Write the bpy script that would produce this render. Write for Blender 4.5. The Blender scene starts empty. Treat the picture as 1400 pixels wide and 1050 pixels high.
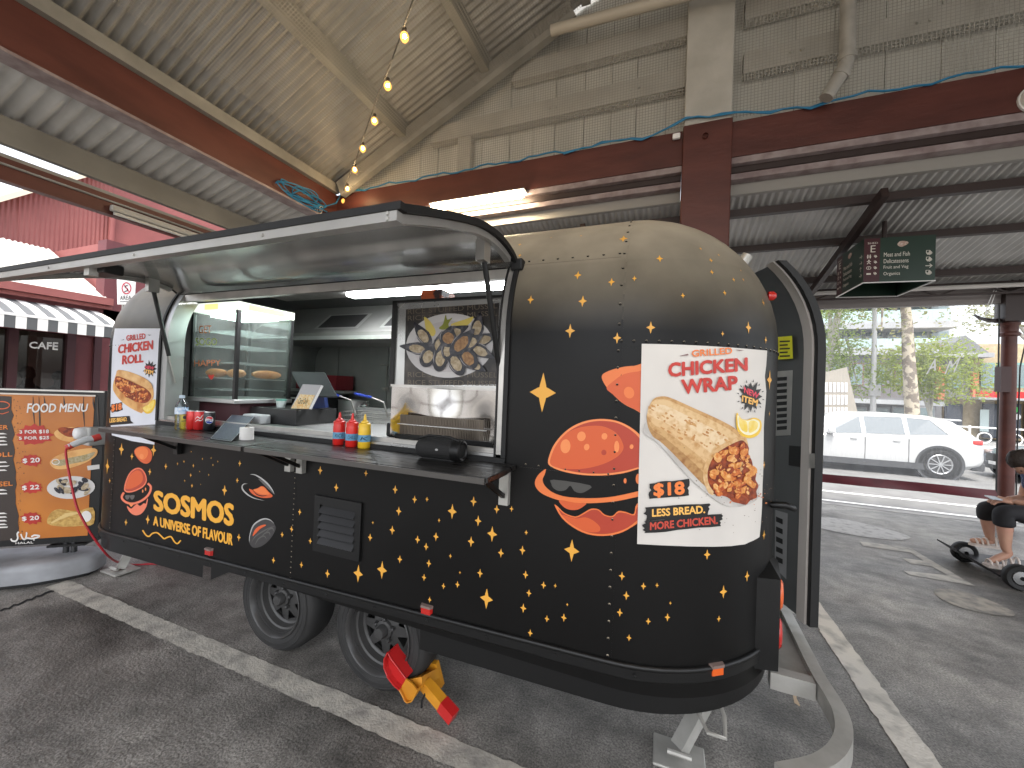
import bpy, bmesh, math, random
from mathutils import Vector, Matrix
from mathutils import noise as mnoise
random.seed(7)
scene = bpy.context.scene
COL = scene.collection
R = math.radians
# ------------------------------------------------------------------ camera
H = 1.65                       # eye height, metres
FPX, YAW, PITCH, ROLL = 538.0, R(21.383), R(0.6835), R(2.1995)
_f = Vector((-math.sin(YAW)*math.cos(PITCH), math.cos(YAW)*math.cos(PITCH), math.sin(PITCH)))
_r0 = Vector((math.cos(YAW), math.sin(YAW), 0)); _u0 = _r0.cross(_f)
RT = math.cos(ROLL)*_r0 + math.sin(ROLL)*_u0; UP = RT.cross(_f); FW = _f
cam = bpy.data.cameras.new('camera'); camo = bpy.data.objects.new('camera', cam); COL.objects.link(camo)
m = Matrix((RT, UP, -FW)).transposed().to_4x4(); m.translation = Vector((0, 0, H)); camo.matrix_world = m
cam.sensor_fit = 'HORIZONTAL'; cam.sensor_width = 36.0; cam.lens = FPX/1400*36; cam.clip_end = 2000; cam.clip_start = 0.02
scene.camera = camo
# ------------------------------------------------------------------ sky, sun, exposure
SUN_EL, SUN_AZ = R(68), R(158)      # azimuth measured clockwise from +Y
w = bpy.data.worlds.new('World'); scene.world = w; w.use_nodes = True
nt = w.node_tree; sky = nt.nodes.new('ShaderNodeTexSky'); sky.sky_type = 'NISHITA'; sky.sun_disc = False
sky.sun_elevation = SUN_EL; sky.sun_rotation = SUN_AZ; sky.dust_density = 4.0; sky.air_density = 1.0
bw = nt.nodes.new('ShaderNodeHueSaturation'); bw.inputs['Saturation'].default_value = .3      # thin overcast: a paler sky
nt.links.new(sky.outputs[0], bw.inputs['Color']); nt.links.new(bw.outputs[0], nt.nodes['Background'].inputs[0]); nt.nodes['Background'].inputs[1].default_value = 0.15
sl = bpy.data.lights.new('sun', 'SUN'); sl.energy = 1.0; sl.angle = R(12); sl.color = (1, .94, .86)
so = bpy.data.objects.new('sun', sl); COL.objects.link(so)
sd = Vector((math.sin(SUN_AZ)*math.cos(SUN_EL), math.cos(SUN_AZ)*math.cos(SUN_EL), math.sin(SUN_EL)))
so.rotation_euler = sd.to_track_quat('Z', 'Y').to_euler()
vs = scene.view_settings; vs.view_transform = 'Standard'; vs.look = 'None'; vs.gamma = 1; vs.use_curve_mapping = False
vs.exposure = 2.1
scene.render.engine = 'CYCLES'
scene.cycles.max_bounces = 8; scene.cycles.transparent_max_bounces = 24
# ------------------------------------------------------------------ pixel -> world helpers (photograph is 1400 x 1050)
O = Vector((0, 0, H))
def ray(x, y): return (x-700)/FPX*RT - (y-525)/FPX*UP + FW
def at(x, y, ax, v):
    d = ray(x, y); return O + d*((v-O[ax])/d[ax])
def atY(x, y, v): return at(x, y, 1, v)
def atX(x, y, v): return at(x, y, 0, v)
def atZ(x, y, v): return at(x, y, 2, v)
def on_plane(x, y, p0, n):
    d = ray(x, y); return O + d*((p0-O).dot(n)/d.dot(n))
# trailer shell = box core grown by 0.7 m
TR = .7; CX0, CX1, CY0, CY1, CZ = -3.79, -.19, 2.36, 2.98, 1.89
YS = CY0-TR
def core(P): return Vector((min(max(P.x, CX0), CX1), min(max(P.y, CY0), CY1), min(P.z, CZ)))
def snap(P, e=0):
    K = core(P); n = P-K; n.normalize(); return K+n*(TR+e)
def hit(x, y, e=0):
    d = ray(x, y).normalized(); t = .5
    for _ in range(90):
        P = O+d*t; g = (P-core(P)).length-TR-e
        t += g*.95
        if abs(g) < 1e-5: break
    return O+d*t
# ------------------------------------------------------------------ materials
MATS = {}
def mat(name, col, rough=.6, metal=0, col2=None, nscale=6, lo=.35, hi=.65, bump=0, bscale=60, emit=None, estr=0, trans=0, ior=1.45, alpha=1, coat=0, stretch=None, detail=4, spec=None, rvar=0):
    if name in MATS: return MATS[name]
    M = bpy.data.materials.new(name); M.use_nodes = True; t = M.node_tree; b = t.nodes['Principled BSDF']; L = t.links
    c4 = tuple(col)+(1,); b.inputs['Base Color'].default_value = c4; b.inputs['Roughness'].default_value = rough
    b.inputs['Metallic'].default_value = metal; b.inputs['IOR'].default_value = ior
    b.inputs['Transmission Weight'].default_value = trans; b.inputs['Alpha'].default_value = alpha
    b.inputs['Coat Weight'].default_value = coat
    if spec is not None: b.inputs['Specular IOR Level'].default_value = spec
    if emit: b.inputs['Emission Color'].default_value = tuple(emit)+(1,); b.inputs['Emission Strength'].default_value = estr
    tc = t.nodes.new('ShaderNodeTexCoord'); src = tc.outputs['Object']
    if stretch:
        mp = t.nodes.new('ShaderNodeMapping'); mp.inputs['Scale'].default_value = stretch; L.new(src, mp.inputs[0]); src = mp.outputs[0]
    if col2 is not None or rvar:
        n = t.nodes.new('ShaderNodeTexNoise'); n.inputs['Scale'].default_value = nscale; n.inputs['Detail'].default_value = detail; L.new(src, n.inputs[0])
        r = t.nodes.new('ShaderNodeMapRange'); r.inputs[1].default_value = lo; r.inputs[2].default_value = hi; L.new(n.outputs[0], r.inputs[0])
        if col2 is not None:
            x = t.nodes.new('ShaderNodeMix'); x.data_type = 'RGBA'; x.inputs[6].default_value = c4; x.inputs[7].default_value = tuple(col2)+(1,)
            L.new(r.outputs[0], x.inputs[0]); L.new(x.outputs[2], b.inputs['Base Color'])
        if rvar:
            q = t.nodes.new('ShaderNodeMapRange'); q.inputs[3].default_value = max(.02, rough-rvar); q.inputs[4].default_value = rough+rvar; L.new(r.outputs[0], q.inputs[0]); L.new(q.outputs[0], b.inputs['Roughness'])
    if bump:
        n2 = t.nodes.new('ShaderNodeTexNoise'); n2.inputs['Scale'].default_value = bscale; n2.inputs['Detail'].default_value = 5; L.new(src, n2.inputs[0])
        bp = t.nodes.new('ShaderNodeBump'); bp.inputs['Strength'].default_value = bump; bp.inputs['Distance'].default_value = .01; L.new(n2.outputs[0], bp.inputs['Height']); L.new(bp.outputs[0], b.inputs['Normal'])
    MATS[name] = M; return M
def lamp_mat(name, col, s): return mat(name, (.8, .8, .8), emit=col, estr=s)
def sheet_glass(name, tint=(.9, .95, .95), gloss=.1, rough=.02, haze=0):
    if name in MATS: return MATS[name]
    M = bpy.data.materials.new(name); M.use_nodes = True; t = M.node_tree; t.nodes.clear(); L = t.links
    o = t.nodes.new('ShaderNodeOutputMaterial'); tr = t.nodes.new('ShaderNodeBsdfTransparent'); tr.inputs[0].default_value = tuple(tint)+(1,)
    gl = t.nodes.new('ShaderNodeBsdfGlossy'); gl.inputs[1].default_value = rough; mx = t.nodes.new('ShaderNodeMixShader')
    fr = t.nodes.new('ShaderNodeLayerWeight'); fr.inputs[0].default_value = gloss; L.new(fr.outputs[0], mx.inputs[0]); L.new(tr.outputs[0], mx.inputs[1]); L.new(gl.outputs[0], mx.inputs[2])
    out = mx.outputs[0]
    if haze:
        df = t.nodes.new('ShaderNodeBsdfTranslucent'); df.inputs[0].default_value = (.9, .9, .9, 1); m2 = t.nodes.new('ShaderNodeMixShader')
        n = t.nodes.new('ShaderNodeTexNoise'); n.inputs['Scale'].default_value = 9; tc = t.nodes.new('ShaderNodeTexCoord'); mp = t.nodes.new('ShaderNodeMapping'); mp.inputs['Scale'].default_value = (6, 6, .6)
        L.new(tc.outputs['Object'], mp.inputs[0]); L.new(mp.outputs[0], n.inputs[0]); mm = t.nodes.new('ShaderNodeMath'); mm.operation = 'MULTIPLY'; mm.inputs[1].default_value = haze*2; L.new(n.outputs[0], mm.inputs[0])
        L.new(mm.outputs[0], m2.inputs[0]); L.new(out, m2.inputs[1]); L.new(df.outputs[0], m2.inputs[2]); out = m2.outputs[0]
    L.new(out, o.inputs[0]); MATS[name] = M; return M
def net_mat(name, pitch, width, ax):
    M = bpy.data.materials.new(name); M.use_nodes = True; t = M.node_tree; t.nodes.clear(); L = t.links
    o = t.nodes.new('ShaderNodeOutputMaterial'); tr = t.nodes.new('ShaderNodeBsdfTransparent'); df = t.nodes.new('ShaderNodeBsdfDiffuse'); df.inputs[0].default_value = (.3, .29, .26, 1)
    mx = t.nodes.new('ShaderNodeMixShader'); tc = t.nodes.new('ShaderNodeTexCoord'); sp = t.nodes.new('ShaderNodeSeparateXYZ'); L.new(tc.outputs['Object'], sp.inputs[0])
    hs = []
    for a in ax:
        q = t.nodes.new('ShaderNodeMath'); q.operation = 'PINGPONG'; q.inputs[1].default_value = pitch/2; L.new(sp.outputs[a], q.inputs[0])
        l = t.nodes.new('ShaderNodeMath'); l.operation = 'LESS_THAN'; l.inputs[1].default_value = width/2; L.new(q.outputs[0], l.inputs[0]); hs.append(l)
    mxx = t.nodes.new('ShaderNodeMath'); mxx.operation = 'MAXIMUM'; L.new(hs[0].outputs[0], mxx.inputs[0]); L.new(hs[1].outputs[0], mxx.inputs[1])
    L.new(mxx.outputs[0], mx.inputs[0]); L.new(tr.outputs[0], mx.inputs[1]); L.new(df.outputs[0], mx.inputs[2]); L.new(mx.outputs[0], o.inputs[0]); return M
# ------------------------------------------------------------------ mesh helpers
class MB:
    def __init__(s): s.v = []; s.f = []
    def add(s, vs, fs):
        o = len(s.v); s.v += [tuple(p) for p in vs]; s.f += [tuple(i+o for i in f) for f in fs]; return s
    def box(s, x0, x1, y0, y1, z0, z1):
        return s.add([(x0, y0, z0), (x1, y0, z0), (x1, y1, z0), (x0, y1, z0), (x0, y0, z1), (x1, y0, z1), (x1, y1, z1), (x0, y1, z1)],
                     [(3, 2, 1, 0), (4, 5, 6, 7), (0, 1, 5, 4), (1, 2, 6, 5), (2, 3, 7, 6), (3, 0, 4, 7)])
    def bevbox(s, x0, x1, y0, y1, z0, z1, b=.01):
        bm = bmesh.new(); bmesh.ops.create_cube(bm, size=1)
        for v in bm.verts: v.co = Vector(((x0+x1)/2+v.co.x*(x1-x0), (y0+y1)/2+v.co.y*(y1-y0), (z0+z1)/2+v.co.z*(z1-z0)))
        bmesh.ops.bevel(bm, geom=bm.edges[:], offset=b, segments=2, affect='EDGES', profile=.5)
        return s.bm(bm)
    def bm(s, bm):
        bm.verts.index_update(); s.add([v.co[:] for v in bm.verts], [[v.index for v in f.verts] for f in bm.faces]); bm.free(); return s
    def beam(s, a, b, wd, ht, up=Vector((0, 0, 1))):
        a, b = Vector(a), Vector(b); d = (b-a).normalized(); sx = d.cross(up).normalized(); u = sx.cross(d)
        vs = [p+sx*i*wd/2+u*j*ht/2 for p in (a, b) for i, j in ((-1, -1), (1, -1), (1, 1), (-1, 1))]
        return s.add(vs, [(0, 1, 2, 3), (7, 6, 5, 4), (1, 0, 4, 5), (2, 1, 5, 6), (3, 2, 6, 7), (0, 3, 7, 4)])
    def tube(s, path, r, n=10, cap=True):
        P = [Vector(p) for p in path]; k = len(P); rs = r if isinstance(r, (list, tuple)) else [r]*k; base = len(s.v); prev = None
        for i, p in enumerate(P):
            d = (P[min(i+1, k-1)]-P[max(i-1, 0)]).normalized()
            if prev is None: a = d.orthogonal().normalized()
            else:
                a = prev-d*prev.dot(d); a = a.normalized() if a.length > 1e-6 else d.orthogonal().normalized()
            prev = a; b = d.cross(a)
            s.v += [tuple(p+(a*math.cos(2*math.pi*j/n)+b*math.sin(2*math.pi*j/n))*rs[i]) for j in range(n)]
        for i in range(k-1):
            for j in range(n): s.f.append((base+i*n+j, base+i*n+(j+1) % n, base+(i+1)*n+(j+1) % n, base+(i+1)*n+j))
        if cap: s.f.append(tuple(base+n-1-j for j in range(n))); s.f.append(tuple(base+(k-1)*n+j for j in range(n)))
        return s
    def lathe(s, prof, c=(0, 0, 0), n=24, axis=2, cap=False):
        c = Vector(c); base = len(s.v)
        def pt(r, z, a):
            u, w_ = r*math.cos(a), r*math.sin(a)
            return c+(Vector((u, w_, z)) if axis == 2 else Vector((u, z, w_)) if axis == 1 else Vector((z, u, w_)))
        for r, z in prof: s.v += [tuple(pt(r, z, 2*math.pi*j/n)) for j in range(n)]
        for i in range(len(prof)-1):
            for j in range(n):
                q = (base+i*n+j, base+i*n+(j+1) % n, base+(i+1)*n+(j+1) % n, base+(i+1)*n+j)
                s.f.append(q if axis != 1 else q[::-1])
        for i, fl in ((0, True), (len(prof)-1, False)) if cap else ():
            if prof[i][0] > 1e-4: s.f.append(tuple(base+i*n+j for j in (range(n-1, -1, -1) if fl != (axis == 1) else range(n))))
        return s
    def prism(s, poly, to3, d):
        n = len(poly); a = [Vector(to3(*p)) for p in poly]; d = Vector(d)
        return s.add(a+[p+d for p in a], [tuple(range(n-1, -1, -1)), tuple(range(n, 2*n))]+[(i, (i+1) % n, n+(i+1) % n, n+i) for i in range(n)])
    def grid(s, fn, nu, nv):
        base = len(s.v)
        for i in range(nu+1):
            for j in range(nv+1): s.v.append(tuple(fn(i/nu, j/nv)))
        for i in range(nu):
            for j in range(nv): a = base+i*(nv+1)+j; s.f.append((a, a+nv+1, a+nv+2, a+1))
        return s
    def mesh(s, name):
        me = bpy.data.meshes.new(name); me.from_pydata(s.v, [], s.f); me.update(); return me
    def build(s, name, M, parent=None, smooth=0):
        me = s.mesh(name); me.materials.append(M)
        if smooth:
            me.polygons.foreach_set('use_smooth', [True]*len(me.polygons))
            if smooth < 180: me.set_sharp_from_angle(angle=R(smooth))
        return link(name, me, parent)
def link(name, me, parent=None):
    o = bpy.data.objects.new(name, me); COL.objects.link(o)
    if parent is not None:
        o.parent = parent; o.matrix_parent_inverse = Matrix.Translation(-world_loc(parent)) if parent.type == 'EMPTY' or parent.parent else Matrix()
    return o
def world_loc(o):
    v = o.location.copy()
    while o.parent is not None: v = v + o.matrix_parent_inverse.translation + o.parent.location; o = o.parent
    return v
def thing(name, label, cat, loc=(0, 0, 0), group=None):
    o = bpy.data.objects.new(name, None); COL.objects.link(o); o.location = loc; o.empty_display_size = .1; return tag(o, label, cat, group)
def tag(o, label, cat, group=None):
    o['label'] = label; o['category'] = cat
    if group: o['group'] = group
    return o
def struct(o): o['kind'] = 'structure'; return o
def stuff(o): o['kind'] = 'stuff'; return o
# ------------------------------------------------------------------ flat print: 2-D shapes mapped onto surfaces
def ell(cx, cy, rx, ry, rot=0, n=28):
    c, s_ = math.cos(R(rot)), math.sin(R(rot))
    return [(cx+rx*math.cos(a)*c-ry*math.sin(a)*s_, cy+rx*math.cos(a)*s_+ry*math.sin(a)*c) for a in [2*math.pi*i/n for i in range(n)]]
def smooth(p, k=5, closed=True):
    n = len(p); o = []
    for i in range(n if closed else n-1):
        g = lambda j: p[j % n] if closed else p[min(max(j, 0), n-1)]
        a, b, c, d = g(i-1), g(i), g(i+1), g(i+2)
        for q in range(k):
            t = q/k; o.append(tuple(.5*(2*b[z]+(c[z]-a[z])*t+(2*a[z]-5*b[z]+4*c[z]-d[z])*t*t+(3*b[z]-a[z]-3*c[z]+d[z])*t**3) for z in (0, 1)))
    if not closed: o.append(tuple(p[-1]))
    return o
def stroke(path, wd, taper=False):
    l, r = [], []; n = len(path)
    for i, p in enumerate(path):
        a = Vector(path[max(i-1, 0)]); b = Vector(path[min(i+1, n-1)]); d = (b-a); d = d.normalized() if d.length else Vector((1, 0)); q = Vector((-d.y, d.x))
        k = wd/2*(math.sin(math.pi*(i+.15)/(n-.7)) if taper else 1); l.append(tuple(Vector(p)+q*k)); r.append(tuple(Vector(p)-q*k))
    return l+r[::-1]
def star4(cx, cy, rx, ry, k=.30):
    o = []
    for i in range(4):
        a = i*math.pi/2; o.append((cx+rx*math.cos(a), cy+ry*math.sin(a)))
        b = a+math.pi/4; 
        for da, kk in ((-.28, k*1.25), (0, k), (.28, k*1.25)): o.append((cx+rx*kk*1.25*math.cos(b+da), cy+ry*kk*1.25*math.sin(b+da)))
    return o
def burst(cx, cy, rx, ry, n=13, inner=.74, seed=1, rot=0):
    rd = random.Random(seed); o = []
    for i in range(n*2):
        a = math.pi*i/n+R(rot); k = (1+.12*rd.uniform(-1, 1)) if i % 2 == 0 else inner; o.append((cx+rx*k*math.cos(a), cy+ry*k*math.sin(a)))
    return o
def rough_blob(cx, cy, rx, ry, amp=.12, n=40, seed=1, rot=0):
    rd = random.Random(seed); p = ell(0, 0, rx, ry, rot, n); return [(cx+x*(1+rd.uniform(-amp, amp)), cy+y*(1+rd.uniform(-amp, amp))) for x, y in p]
def brush(x0, y0, x1, y1, slant, seed=1, rag=6, n=7):
    rd = random.Random(seed); o = []
    for i in range(n+1): o.append((x0+(x1-x0)*i/n, y0-slant*i/n+rd.uniform(-1, 1)*.8))
    for i in range(1, n): o.append((x1+rd.uniform(-rag, rag), y0-slant+(y1-y0)*i/n))
    for i in range(n+1): o.append((x1-(x1-x0)*i/n, y1-slant*(1-i/n)+rd.uniform(-1, 1)*.8))
    for i in range(1, n): o.append((x0+rd.uniform(-rag, rag), y1-(y1-y0)*i/n))
    return o
def fill2d(polys):
    """list of closed outlines -> (verts, tris)"""
    V, T = [], []
    for p in polys:
        bm = bmesh.new(); vs = [bm.verts.new((x, y, 0)) for x, y in p]; es = [bm.edges.new((vs[i], vs[(i+1) % len(vs)])) for i in range(len(vs))]
        g = bmesh.ops.triangle_fill(bm, use_beauty=True, edges=es); bm.verts.index_update(); o = len(V)
        V += [(v.co.x, v.co.y) for v in bm.verts]; T += [tuple(v.index+o for v in f.verts) for f in bm.faces]; bm.free()
    return V, T
def cut2d(V, T, step, x_from=-1e9, ycut=True):
    bm = bmesh.new(); vs = [bm.verts.new((x, y, 0)) for x, y in V]
    for t in T:
        try: bm.faces.new([vs[i] for i in t])
        except ValueError: pass
    xs = [v.co.x for v in bm.verts]; ys = [v.co.y for v in bm.verts]
    a = max(min(xs), x_from); a = math.ceil(a/step)*step
    while a < max(xs):
        bmesh.ops.bisect_plane(bm, geom=bm.verts[:]+bm.edges[:]+bm.faces[:], plane_co=(a, 0, 0), plane_no=(1, 0, 0), dist=1e-6); a += step
    if ycut:
        a = math.ceil(min(ys)/step)*step
        while a < max(ys):
            bmesh.ops.bisect_plane(bm, geom=bm.verts[:]+bm.edges[:]+bm.faces[:], plane_co=(0, a, 0), plane_no=(0, 1, 0), dist=1e-6); a += step
    bm.verts.index_update(); V = [(v.co.x, v.co.y) for v in bm.verts]; T = [tuple(v.index for v in f.verts) for f in bm.faces]; bm.free(); return V, T
def face_cam(P, T):
    o = []
    for t in T:
        a, b, c = (Vector(P[i]) for i in t[:3]); o.append(t if (b-a).cross(c-a).dot(O-a) > 0 else t[::-1])
    return o
def decal(name, polys, mp, M, parent=None, step=None, x_from=-1e9, ycut=False, tris=None):
    V, T = tris if tris else fill2d(polys)
    if step: V, T = cut2d(V, T, step, x_from, ycut)
    P = [mp(*v) for v in V]
    return MB().add(P, face_cam(P, T)).build(name, M, parent)
_tx = {}
def text2d(s, bold=.0, shear=0):
    k = (s, bold, shear)
    if k in _tx: return _tx[k]
    c = bpy.data.curves.new('txt', 'FONT'); c.body = s; c.offset = bold; c.shear = shear; c.resolution_u = 3
    o = bpy.data.objects.new('txt', c); COL.objects.link(o); dg = bpy.context.evaluated_depsgraph_get(); me = bpy.data.meshes.new_from_object(o.evaluated_get(dg))
    V = [(v.co.x, v.co.y) for v in me.vertices]; T = [tuple(p.vertices) for p in me.polygons]
    bpy.data.objects.remove(o); bpy.data.curves.remove(c); bpy.data.meshes.remove(me)
    xs = [v[0] for v in V]; ys = [v[1] for v in V]; x0, x1, y0, y1 = min(xs), max(xs), min(ys), max(ys)
    V = [((x-x0)/(x1-x0), (y1-y)/(y1-y0)) for x, y in V]; _tx[k] = (V, T); return V, T
def text(name, s, quad, mp, M, parent=None, bold=.02, shear=0, step=None, x_from=-1e9):
    """quad = TL, TR, BR, BL in the mapper's 2-D coordinates"""
    V0, T0 = text2d(s, 0, shear); a, b, c, d = quad
    asp = math.dist(a, b)/max(1e-6, math.dist(a, d)); g = max(0, bold)*.95
    B0 = [(g/asp+x*(1-2*g/asp), g+y*(1-2*g)) for x, y in V0]; SH = [(0, 0)]
    if g > .004: SH += [(g*math.cos(q*math.pi/4), g*math.sin(q*math.pi/4)) for q in range(8)]   # heavy weight: shifted copies, each a hair proud of the last
    V, T = [], []
    for k, (dx, dy) in enumerate(SH): n0 = len(V); V += [(x+dx/asp, y+dy) for x, y in B0]; T += [tuple(i+n0 for i in t) for t in T0]
    W = [((a[0]*(1-u)+b[0]*u)*(1-v)+(d[0]*(1-u)+c[0]*u)*v, (a[1]*(1-u)+b[1]*u)*(1-v)+(d[1]*(1-u)+c[1]*u)*v) for u, v in V]
    if len(SH) == 1: return decal(name, None, mp, M, parent, step, x_from, False, (W, T))
    mb_ = MB(); n1 = len(V0); m1 = len(T0)
    for k in range(len(SH)):
        Wk, Tk = W[k*n1:(k+1)*n1], [tuple(i-k*n1 for i in t) for t in T[k*m1:(k+1)*m1]]
        if step: Wk, Tk = cut2d(Wk, Tk, step, x_from, False)
        P = [Vector(mp(*q)) for q in Wk]; P = [q+(O-q).normalized()*6e-5*k for q in P]; mb_.add(P, face_cam(P, Tk))
    return mb_.build(name, M, parent)
def Q(x0, y0, x1, y1, sl=0, sr=None):
    """box quad; sl = downward shift of the right end"""
    return ((x0, y0), (x1, y0+sl), (x1, y1+(sl if sr is None else sr)), (x0, y1))
# ------------------------------------------------------------------ shared materials
def asphalt():
    M = bpy.data.materials.new('asphalt'); M.use_nodes = True; t = M.node_tree; L = t.links; b = t.nodes['Principled BSDF']
    tc = t.nodes.new('ShaderNodeTexCoord')
    def nz(sc, det=4, st=None):
        n = t.nodes.new('ShaderNodeTexNoise'); n.inputs['Scale'].default_value = sc; n.inputs['Detail'].default_value = det; n.inputs['Roughness'].default_value = .62
        if st:
            mp = t.nodes.new('ShaderNodeMapping'); mp.inputs['Scale'].default_value = st; L.new(tc.outputs['Object'], mp.inputs[0]); L.new(mp.outputs[0], n.inputs[0])
        else: L.new(tc.outputs['Object'], n.inputs[0])
        return n.outputs[0]
    def ramp(src, a, b_, c0, c1):
        r = t.nodes.new('ShaderNodeMapRange'); r.inputs[1].default_value = a; r.inputs[2].default_value = b_; r.inputs[3].default_value = c0; r.inputs[4].default_value = c1; L.new(src, r.inputs[0]); return r.outputs[0]
    def mul(a, b_):
        q = t.nodes.new('ShaderNodeMath'); q.operation = 'MULTIPLY'; L.new(a, q.inputs[0]); L.new(b_, q.inputs[1]); return q.outputs[0]
    v = mul(mul(ramp(nz(.75, 6), .34, .66, .38, 1.5), ramp(nz(7, 7), .3, .7, .65, 1.35)), mul(ramp(nz(105, 3), .35, .65, .5, 1.5), ramp(nz(2.3, 7, (.5, 1, 1)), .5, .66, 1.1, .55)))
    x = t.nodes.new('ShaderNodeMix'); x.data_type = 'RGBA'; x.blend_type = 'MULTIPLY'; x.inputs[0].default_value = 1; x.inputs[6].default_value = (.185, .174, .158, 1)
    cr = t.nodes.new('ShaderNodeCombineColor'); [L.new(v, cr.inputs[i]) for i in range(3)]; L.new(cr.outputs[0], x.inputs[7]); L.new(x.outputs[2], b.inputs['Base Color'])
    L.new(ramp(nz(1.3, 5), .35, .65, .3, .55), b.inputs['Roughness'])
    bp = t.nodes.new('ShaderNodeBump'); bp.inputs['Strength'].default_value = .6; bp.inputs['Distance'].default_value = .014; L.new(nz(60, 6), bp.inputs['Height'])
    b2 = t.nodes.new('ShaderNodeBump'); b2.inputs['Strength'].default_value = .12; b2.inputs['Distance'].default_value = .05; L.new(nz(6, 5), b2.inputs['Height']); L.new(bp.outputs[0], b2.inputs['Normal']); L.new(b2.outputs[0], b.inputs['Normal'])
    return M
ASPH = asphalt()
PAINT = mat('worn_road_paint', (.50, .47, .41), .6, col2=(.2, .19, .175), nscale=9, lo=.42, hi=.78, bump=.5, bscale=80, detail=12)
PAINT2 = mat('white_road_paint', (.62, .62, .6), .6, col2=(.12, .12, .115), nscale=22, lo=.56, hi=.72, bump=.3, detail=8)
PAINTF = mat('faded_road_paint', (.33, .30, .25), .6, col2=(.17, .16, .145), nscale=12, lo=.4, hi=.66, bump=.4, detail=8)
YEL_LINE = mat('yellow_road_paint', (.7, .5, .08), .6, col2=(.3, .22, .08), nscale=14)
CONC = mat('concrete_kerb', (.33, .32, .29), .8, col2=(.22, .21, .2), nscale=4, bump=.4)
GALV = mat('galvanised_sheet', (.36, .355, .335), .45, .3, col2=(.26, .257, .245), nscale=1.6, rvar=.1)
GALVD = mat('canopy_sheet', (.47, .465, .45), .5, .15, col2=(.37, .365, .35), nscale=2.2)
GREYT = mat('grey_painted_timber', (.27, .262, .235), .6, col2=(.2, .195, .175), nscale=3, bump=.15, bscale=30)
BOARD = mat('grey_cladding', (.60, .60, .55), .55, col2=(.48, .48, .44), nscale=2.5, bump=.1, bscale=20, stretch=(1, 1, .2))
REDT = mat('oxblood_paint', (.105, .031, .023), .48, col2=(.07, .02, .015), nscale=5, bump=.2, bscale=25, stretch=(.3, .3, 1))
GREYG = mat('light_grey_timber', (.47, .46, .42), .6, col2=(.38, .37, .335), nscale=3, bump=.15, bscale=30)
LILAC = mat('worn_underside_paint', (.30, .25, .245), .6, col2=(.2, .15, .15), nscale=9)
DKBROWN = mat('dark_brown_steel', (.03, .018, .016), .5)
STEEL = mat('galvanised_steel', (.50, .49, .455), .4, .35, col2=(.38, .37, .34), nscale=7, bump=.1, rvar=.12)
BLUEC = mat('blue_cable_sheath', (.02, .19, .36), .5)
BLACKP = mat('black_plastic', (.012, .012, .012), .45)
WHITEP = mat('white_plastic', (.75, .75, .74), .45)
# ------------------------------------------------------------------ ground
def sheet(name, x0, x1, y0, y1, z, M): return struct(MB().add([(x0, y0, z), (x1, y0, z), (x1, y1, z), (x0, y1, z)], [(0, 1, 2, 3)]).build(name, M))
sheet('ground', -500, 500, -500, 600, -.2, mat('distant_ground', (.12, .12, .11), .9, col2=(.08, .08, .075), nscale=.3))
KY = 7.88
struct(MB().box(-300, 300, -300, KY-.16, -.195, 0).build('market_floor', ASPH))
struct(MB().box(-300, 300, KY-.16, KY, -.195, .004).build('kerb', CONC))
sheet('road', -300, 300, KY, 16.6, -.13, mat('street_asphalt', (.15, .15, .146), .8, col2=(.115, .115, .112), nscale=3, bump=.3))
struct(MB().box(-300, 300, 16.6, 40, -.195, 0.0).build('pavement', mat('far_pavement', (.3, .3, .29), .8, col2=(.25, .25, .24), nscale=2)))
def flat(name, px, z, M, step=None):
    return struct(decal(name, [px], lambda x, y: atZ(x, y, z), M))
# painted bay lines
def worn_line(a, b_, wd, M, seed):
    a, b_ = Vector(a), Vector(b_); d = (b_-a); n_ = int(d.length/.03); d.normalize(); q = Vector((-d.y, d.x, 0)); rd = random.Random(seed); L_, R_ = [], []
    for i in range(n_+1):
        p = a+(b_-a)*i/n_; w1, w2 = [wd/2+.010*mnoise.noise(Vector((i*.11, seed+k, 0)))+.008*mnoise.noise(Vector((i*.7, seed+k, 3)))+rd.uniform(-.003, .003) for k in (0, 9)]; L_.append(p+q*w1); R_.append(p-q*w2)
    return struct(MB().add(L_+R_, [(n_+1+i, n_+2+i, i+1, i) for i in range(n_)]).build('painted_line', M))
worn_line((-4.35, 1.595, .004), (2.2, 1.595, .004), .125, PAINT, 1)
worn_line((1.15, -2, .004), (1.15, 4.3, .004), .14, mat('bay_line_paint', (.62, .58, .51), .6, col2=(.22, .21, .19), nscale=9, lo=.45, hi=.8, bump=.5, detail=8), 2)
for q, y0, y1, x0, x1, M in ((0, 8.62, 8.72, -20, 40, PAINT2), (1, 9.5, 9.62, -20, 40, PAINT2), (2, 9.05, 9.16, -8, 2.55, YEL_LINE)):
    struct(MB().add([(x0, y0, -.126), (x1, y0, -.126), (x1, y1, -.126), (x0, y1, -.126)], [(0, 1, 2, 3)]).build('road_line', M))
def z6(x, y): return (1080+x/4.375, 600+y/4.375)
flat('painted_letter', [z6(*p) for p in ((415, 612), (720, 652), (1108, 880), (715, 812), (680, 788), (945, 816), (850, 762), (722, 745), (668, 712), (800, 728), (722, 680), (440, 640))], .004, PAINT)
flat('painted_oval', smooth([z6(*p) for p in ((60, 490), (180, 468), (330, 482), (500, 520), (650, 560), (718, 590), (650, 605), (480, 590), (300, 560), (150, 525))]), .004, mat('oval_paint', (.45, .44, .42), .6, col2=(.25, .24, .23), nscale=14, lo=.5, hi=.7, bump=.4, detail=8))
flat('painted_oval', smooth([z6(*p) for p in ((870, 900), (1000, 905), (1180, 960), (1330, 1030), (1325, 1060), (1180, 1045), (1000, 1000), (890, 945))]), .004, PAINTF)
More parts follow.
